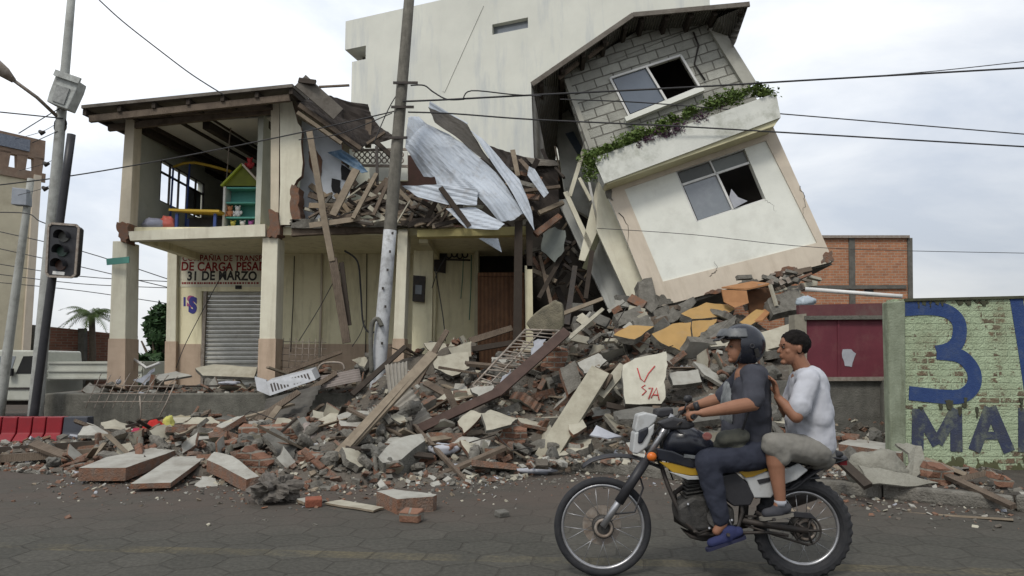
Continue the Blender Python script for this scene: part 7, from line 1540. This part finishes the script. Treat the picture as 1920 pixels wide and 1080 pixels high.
# head
rb.ell(hR+Vector((.01, 0, .02)), (.098, .075, .10), 20); rb.ell(hR+Vector((-.045, 0, -.045)), (.055, .055, .075), 16); cap(rb, hR+Vector((-.092, 0, .005)), .012, hR+Vector((-.108, 0, -.022)), .015, 8)
rb.ell(hR+Vector((-.088, 0, -.055)), (.016, .026, .012), 10); rb.ell(hR+Vector((-.078, 0, -.098)), (.022, .028, .02), 10); rb.ell(hR+Vector((-.084, 0, .018)), (.012, .05, .012), 10)
cap(rb, hR+Vector((.012, 0, -.06)), .056, B(1404, 694), .062)
cap(rb, B(1404, 706), .10, B(1412, 800), .11, flat=1.25); cap(rb, B(1412, 800), .10, B(1420, 852), .11, flat=1.2)
for i, s_ in enumerate((-1, 1)):
    cap(rb, rs[i], .056, re[i], .050)
    gc = gl if i == 0 else gr; ax = Vector((0, s_, 0)); back = (re[i]-gc); back.y = 0; back = (back.normalized()+Vector((.3, 0, -.1))).normalized()
    up_ = Vector((0, 0, 1)); up_ = (up_-back*up_.dot(back)).normalized(); wr = fingers_grip(rb, gc, ax, back, up_)
    cap(rb, re[i], .050, re[i].lerp(wr, .35), .050); cap(rb, re[i].lerp(wr, .35), .050, wr, .029)
hipR = [B(1424, 852, -.10), B(1424, 852, .10)]; kneeR = [B(1326, 866, -.20), B(1330, 864, .20)]; ankR = [B(1354, 982, -.18), B(1352, 982, .18)]
for i in (0, 1):
    cap(rb, hipR[i], .075, kneeR[i], .055); cap(rb, kneeR[i], .052, ankR[i], .036); cap(rb, ankR[i], .036, ankR[i]+Vector((-.04, 0, -.05)), .03)
rider = organic(rb, 'person', skin, .0058, smooth=2)
tag(rider, 'person in dark helmet, charcoal T-shirt and navy jeans steering the motorcycle', 'person')
# shirt
sb = MB(); cap(sb, B(1410, 712), .125, B(1406, 775), .145, 20, flat=1.42); cap(sb, B(1408, 775), .135, B(1412, 838), .135, 20, flat=1.25); cap(sb, B(1378, 765), .10, B(1382, 815), .115, 18, flat=1.25)
cap(sb, B(1402, 700), .075, B(1406, 712), .10, 16, flat=1.2)
for i in (0, 1): cap(sb, B(1406, 706), .085, rs[i], .082); cap(sb, rs[i], .082, rs[i].lerp(re[i], .86), .074)
shirt = organic(sb, 'shirt', shirt_g, .010, rider, smooth=4, amp=.0055, nscale=14, ridge=38, cut=lambda c: (c-B(1400, 688)).length < .045)
# printed patch on the shirt front following the chest
pb = MB(); cap(pb, B(1384, 735, 0), .110, B(1382, 778, 0), .118, 20, flat=1.45); 
pr_ = organic(pb, 'shirt_print', shirt_p, .010, shirt, smooth=3, amp=.006, nscale=12, ridge=40, seed=3, cut=lambda c: c.x > B(1372, 740, -.1).x+(c.y-YB)*.05 or c.z < B(1370, 795).z)
# jeans
jb = MB(); cap(jb, B(1418, 852), .125, B(1426, 858), .125, 16, flat=1.25)
for i in (0, 1):
    cap(jb, hipR[i], .115, kneeR[i], .088, 16); cap(jb, kneeR[i], .088, kneeR[i].lerp(ankR[i], .45), .078, 16); cap(jb, kneeR[i].lerp(ankR[i], .45), .078, kneeR[i].lerp(ankR[i], .90), .06, 16)
organic(jb, 'jeans', jeans, .010, rider, smooth=4, amp=.006, nscale=15, ridge=44)
def shoe(toe, heel, ank, m, solem, par, w=.043):
    b = MB(); d = (toe-heel); cap(b, heel+Vector((0, 0, .015)), w*.85, heel.lerp(toe, .45)+Vector((0, 0, .012)), w*.95); cap(b, heel.lerp(toe, .4), w*.95, toe, w*.75); cap(b, heel.lerp(toe, .2)+Vector((0, 0, .03)), w*.9, ank, w*.95)
    up = Vector((0, 0, 1)); up = (up-d.normalized()*up.dot(d.normalized())).normalized()
    s_ = organic(b, 'shoe', m, .007, par, smooth=3)
    b = MB(); e = heel-d.normalized()*.025; f = toe+d.normalized()*.02; c0 = -up*w*.52; k = []
    for t in range(13):
        a = t/12*math.pi; k.append(f+c0+Vector((0, -1, 0))*math.cos(a)*w*.8+d.normalized()*math.sin(a)*.035)
    for t in range(9):
        a = t/8*math.pi; k.append(e+c0+Vector((0, 1, 0))*math.cos(a)*w*.75-d.normalized()*math.sin(a)*.02)
    b.prism(k, -up*.02); b.build('sole', solem, s_)
dark_sole = mat('dark navy rubber sole', (.02, .022, .05)); pale_sole = mat('dusty pale rubber sole', (.16, .15, .13))
for s_ in (-1, 1): shoe(B(1334, 1018, s_*.19), B(1384, 1001, s_*.18), B(1362, 996, s_*.18), blue_shoe, dark_sole, rider)
# helmet
hm = hR+Vector((.008, 0, .012)); b = MB(); b.ell(hm, (.168, .132, .158), 40)
hl = Vector
def cuth(c):
    d = c-hm
    if d.z < -.138: return True
    if d.x < -.035 and d.z < .045 and d.z > -.2 and (d.x < -.045-(.0)): return True
    return False
helmet = organic(b, 'helmet', black_gl, .008, rider, smooth=1, cut=cuth); so_ = helmet.modifiers.new('s', 'SOLIDIFY'); so_.thickness = .022; so_.offset = -1
b = MB(); b.ell(hm+Vector((-.02, 0, .012)), (.172, .134, .156), 40)
vs_ = organic(b, 'visor', mat('dusty smoked visor', (.05, .055, .06), (.15, .155, .16), 9, .45, .1, spec=.4), .008, helmet, smooth=1, cut=lambda c: (c-hm).z < .05-(c-hm).x*.05 or (c-hm).z > .115 or (c-hm).x > -.0); so_ = vs_.modifiers.new('s', 'SOLIDIFY'); so_.thickness = .006; so_.offset = 1
b = MB(); b.beam(hm+Vector((-.15, 0, .06)), hm+Vector((-.195, 0, .03)), .17, .012); bevel(b.build('helmet_peak', black_pl, helmet), .005)
b = MB(); b.torus(hm+Vector((.03, -.130, -.01)), .014, .005, 20, 6); b.build('visor_pivot', black_pl, helmet)
b = MB(); b.beam(hm+Vector((.055, -.135, -.03)), hm+Vector((.075, -.118, -.09)), .03, .006, (0, 1, 0)); b.build('helmet_mark', engine_m, helmet)
b = MB(); b.tube([hR+Vector((-.02, -.078, -.03)), hR+Vector((-.045, -.05, -.105)), hR+Vector((-.05, 0, -.125)), hR+Vector((-.045, .05, -.105))], .008, 6); b.build('chin_strap', black_pl, helmet)
for s_ in (-1, 1):
    b = MB(); b.ell(hR+Vector((-.083, s_*.032, .0)), (.009, .012, .006), 10); e_ = b.build('eye', mat('eye white', (.16, .14, .125)), rider); b = MB(); b.ell(hR+Vector((-.0925, s_*.035, .0)), (.004, .006, .006), 8); b.build('iris', hair_m, e_)
# bag slung in front of the rider
b = MB(); c_ = B(1358, 822, -.19); cap(b, c_, .058, B(1390, 818, -.17), .060, flat=None); cap(b, B(1348, 834, -.16), .04, B(1385, 838, -.17), .045)
bag = organic(b, 'shoulder_bag', bag_m, .010, None, smooth=4, amp=.007, nscale=14, seed=5); tag(bag, 'olive grey canvas bag with a red patch on the lap of the helmeted rider', 'bag')
b = MB(); b.ell(B(1326, 818, -.24), (.034, .012, .028), 12); b.build('red_patch', mat('faded red patch', (.32, .09, .08), (.38, .2, .16), 20), bag)
b = MB(); b.tube([B(1392, 806, -.26), B(1404, 770, -.24), B(1418, 740, -.20)], .010, 6, flat=.5); b.build('strap', black_pl, bag)
# wristband / cuff of the far arm
b = MB(); q = re[1].lerp(gr, .62); dd = (gr-re[1]).normalized(); b.tube([q-dd*.02, q+dd*.02], .040, 14); b.build('wristband', black_pl, rider)

# ---- passenger
pb = MB(); hP = B(1487, 654, 0)
ps = [B(1516, 712, -.185), B(1500, 712, .18)]; pe = [B(1493, 781, -.25), B(1478, 775, .25)]; pw = [B(1458, 745, -.17), B(1458, 745, .17)]
pb.ell(hP+Vector((.012, 0, .03)), (.098, .076, .098), 24); pb.ell(hP+Vector((-.03, 0, -.04)), (.062, .058, .078), 18); pb.ell(hP+Vector((-.055, 0, .035)), (.038, .055, .055), 14)
cap(pb, hP+Vector((-.088, 0, .010)), .010, hP+Vector((-.108, 0, -.020)), .014, 10); pb.ell(hP+Vector((-.086, 0, .026)), (.012, .048, .010), 12)
pb.ell(hP+Vector((-.090, 0, -.050)), (.014, .025, .008), 10); pb.ell(hP+Vector((-.086, 0, -.063)), (.014, .023, .008), 10); pb.ell(hP+Vector((-.074, 0, -.098)), (.022, .028, .02), 12); pb.ell(hP+Vector((-.05, -.045, -.02)), (.025, .015, .02), 10)
for s_ in (-1, 1):
    c = hP+Vector((.018, s_*.078, -.005)); pb.ell(c, (.018, .010, .031), 12); pb.ell(c+Vector((-.002, s_*.006, .008)), (.012, .008, .018), 10)
cap(pb, hP+Vector((.022, 0, -.06)), .057, B(1508, 698), .065)
cap(pb, B(1510, 712), .10, B(1520, 795), .11, flat=1.25); cap(pb, B(1520, 795), .10, B(1528, 846), .11, flat=1.2)
hipP = [B(1530, 846, -.10), B(1530, 846, .10)]; kneeP = [B(1450, 834, -.22), B(1450, 834, .22)]; ankP = [B(1463, 938, -.23), B(1463, 938, .23)]
for i, s_ in enumerate((-1, 1)):
    cap(pb, ps[i], .053, pe[i], .045); cap(pb, pe[i], .046, pe[i].lerp(pw[i], .4), .044); cap(pb, pe[i].lerp(pw[i], .4), .040, pw[i], .027)
    cap(pb, hipP[i], .085, kneeP[i], .060); cap(pb, kneeP[i], .060, kneeP[i].lerp(ankP[i], .35), .062); cap(pb, kneeP[i].lerp(ankP[i], .35), .060, ankP[i], .037); cap(pb, ankP[i], .036, ankP[i]+Vector((-.02, 0, -.05)), .032)
    # hand resting on the rider's back, fingers up
    h0 = pw[i]; up = Vector((-.18, 0, 1)).normalized(); ac = Vector((0, s_, 0)); fw = Vector((-1, 0, -.18)).normalized(); pc = h0+up*.055
    for o in (-.024, 0, .022): cap(pb, h0+ac*o*.6, .018, h0+up*.085+ac*o, .014, 10)
    for k, (o, L_) in enumerate(((-.033, .062), (-.011, .074), (.011, .068), (.031, .052))):
        a = h0+up*.088+ac*o; m_ = a+up*L_*.5+fw*.006+ac*o*.15; e = m_+up*L_*.42+fw*.022+ac*o*.1; cap(pb, a, .0098, m_, .009, 8); cap(pb, m_, .009, e, .0075, 8)
    t0 = h0+up*.03-ac*.03; t1 = t0+up*.03-ac*.032+fw*.008; t2 = t1+up*.028-ac*.008+fw*.012; cap(pb, t0, .014, t1, .0115, 8); cap(pb, t1, .0115, t2, .009, 8)
pas = organic(pb, 'person', skin2, .0058, smooth=2)
tag(pas, 'person in white T-shirt and grey shorts riding pillion without a helmet', 'person')
sb = MB(); cap(sb, B(1516, 718), .130, B(1520, 780), .152, 20, flat=1.40); cap(sb, B(1520, 780), .152, B(1524, 828), .155, 20, flat=1.25); cap(sb, B(1505, 790), .12, B(1508, 815), .125, 16, flat=1.25); cap(sb, B(1532, 836), .10, B(1548, 838), .06, 14, flat=1.5)
cap(sb, B(1506, 702), .075, B(1510, 716), .10, 16, flat=1.2)
for i in (0, 1): cap(sb, B(1510, 710), .088, ps[i], .080); cap(sb, ps[i], .080, ps[i].lerp(pe[i], .76), .076)
organic(sb, 'shirt', shirt_w, .010, pas, smooth=4, amp=.0055, nscale=13, ridge=34, seed=2, cut=lambda c: (c-B(1503, 688)).length < .068)
jb = MB(); cap(jb, B(1526, 850), .118, B(1534, 852), .118, 16, flat=1.25)
for i in (0, 1): cap(jb, hipP[i], .108, kneeP[i], .088, 16); cap(jb, kneeP[i]+Vector((.01, 0, -.0)), .085, kneeP[i]+Vector((.05, 0, -.075)), .075, 14)
organic(jb, 'shorts', shorts_m, .010, pas, smooth=3, amp=.0055, nscale=15, ridge=40, seed=4, cut=lambda c: c.x < kneeP[0].x-.02 and c.z < kneeP[0].z-.02 and False)
# hair: cap over the skull
b = MB(); b.ell(hP+Vector((.020, 0, .042)), (.108, .086, .100), 36)
def cut_hair(c):
    d = c-hP
    if d.x < -.074+.25*max(0, .075-d.z): return True
    if d.z < -.045: return True
    if d.x < .03 and d.z < .055-(d.x+.07)*.55 and d.x < .0: return True
    if abs(d.y) > .06 and d.x < .04 and d.z < .03: return True
    return False
organic(b, 'hair', hair_m, .006, pas, smooth=1, amp=.006, nscale=40, cut=cut_hair)
for s_ in (-1, 1):
    b = MB(); b.ell(hP+Vector((-.082, s_*.031, .010)), (.009, .012, .005), 10); e_ = b.build('eye', mat('eye white', (.16, .14, .125)), pas); b = MB(); b.ell(hP+Vector((-.0905, s_*.033, .010)), (.004, .006, .006), 8); b.build('iris', hair_m, e_)
    b = MB(); cap(b, hP+Vector((-.092, s_*.015, .030)), .005, hP+Vector((-.080, s_*.050, .033)), .004, 6); b.build('eyebrow', hair_m, pas)
    shoe(B(1437, 962, s_*.23), B(1474, 957, s_*.23), B(1464, 945, s_*.23), shoe_dk, pale_sole, pas)
    b = MB(); b.tube([ankP[0 if s_ < 0 else 1]+Vector((0, 0, .0)), ankP[0 if s_ < 0 else 1]+Vector((0, 0, -.035))], .041, 16); b.build('sock', paper, pas)
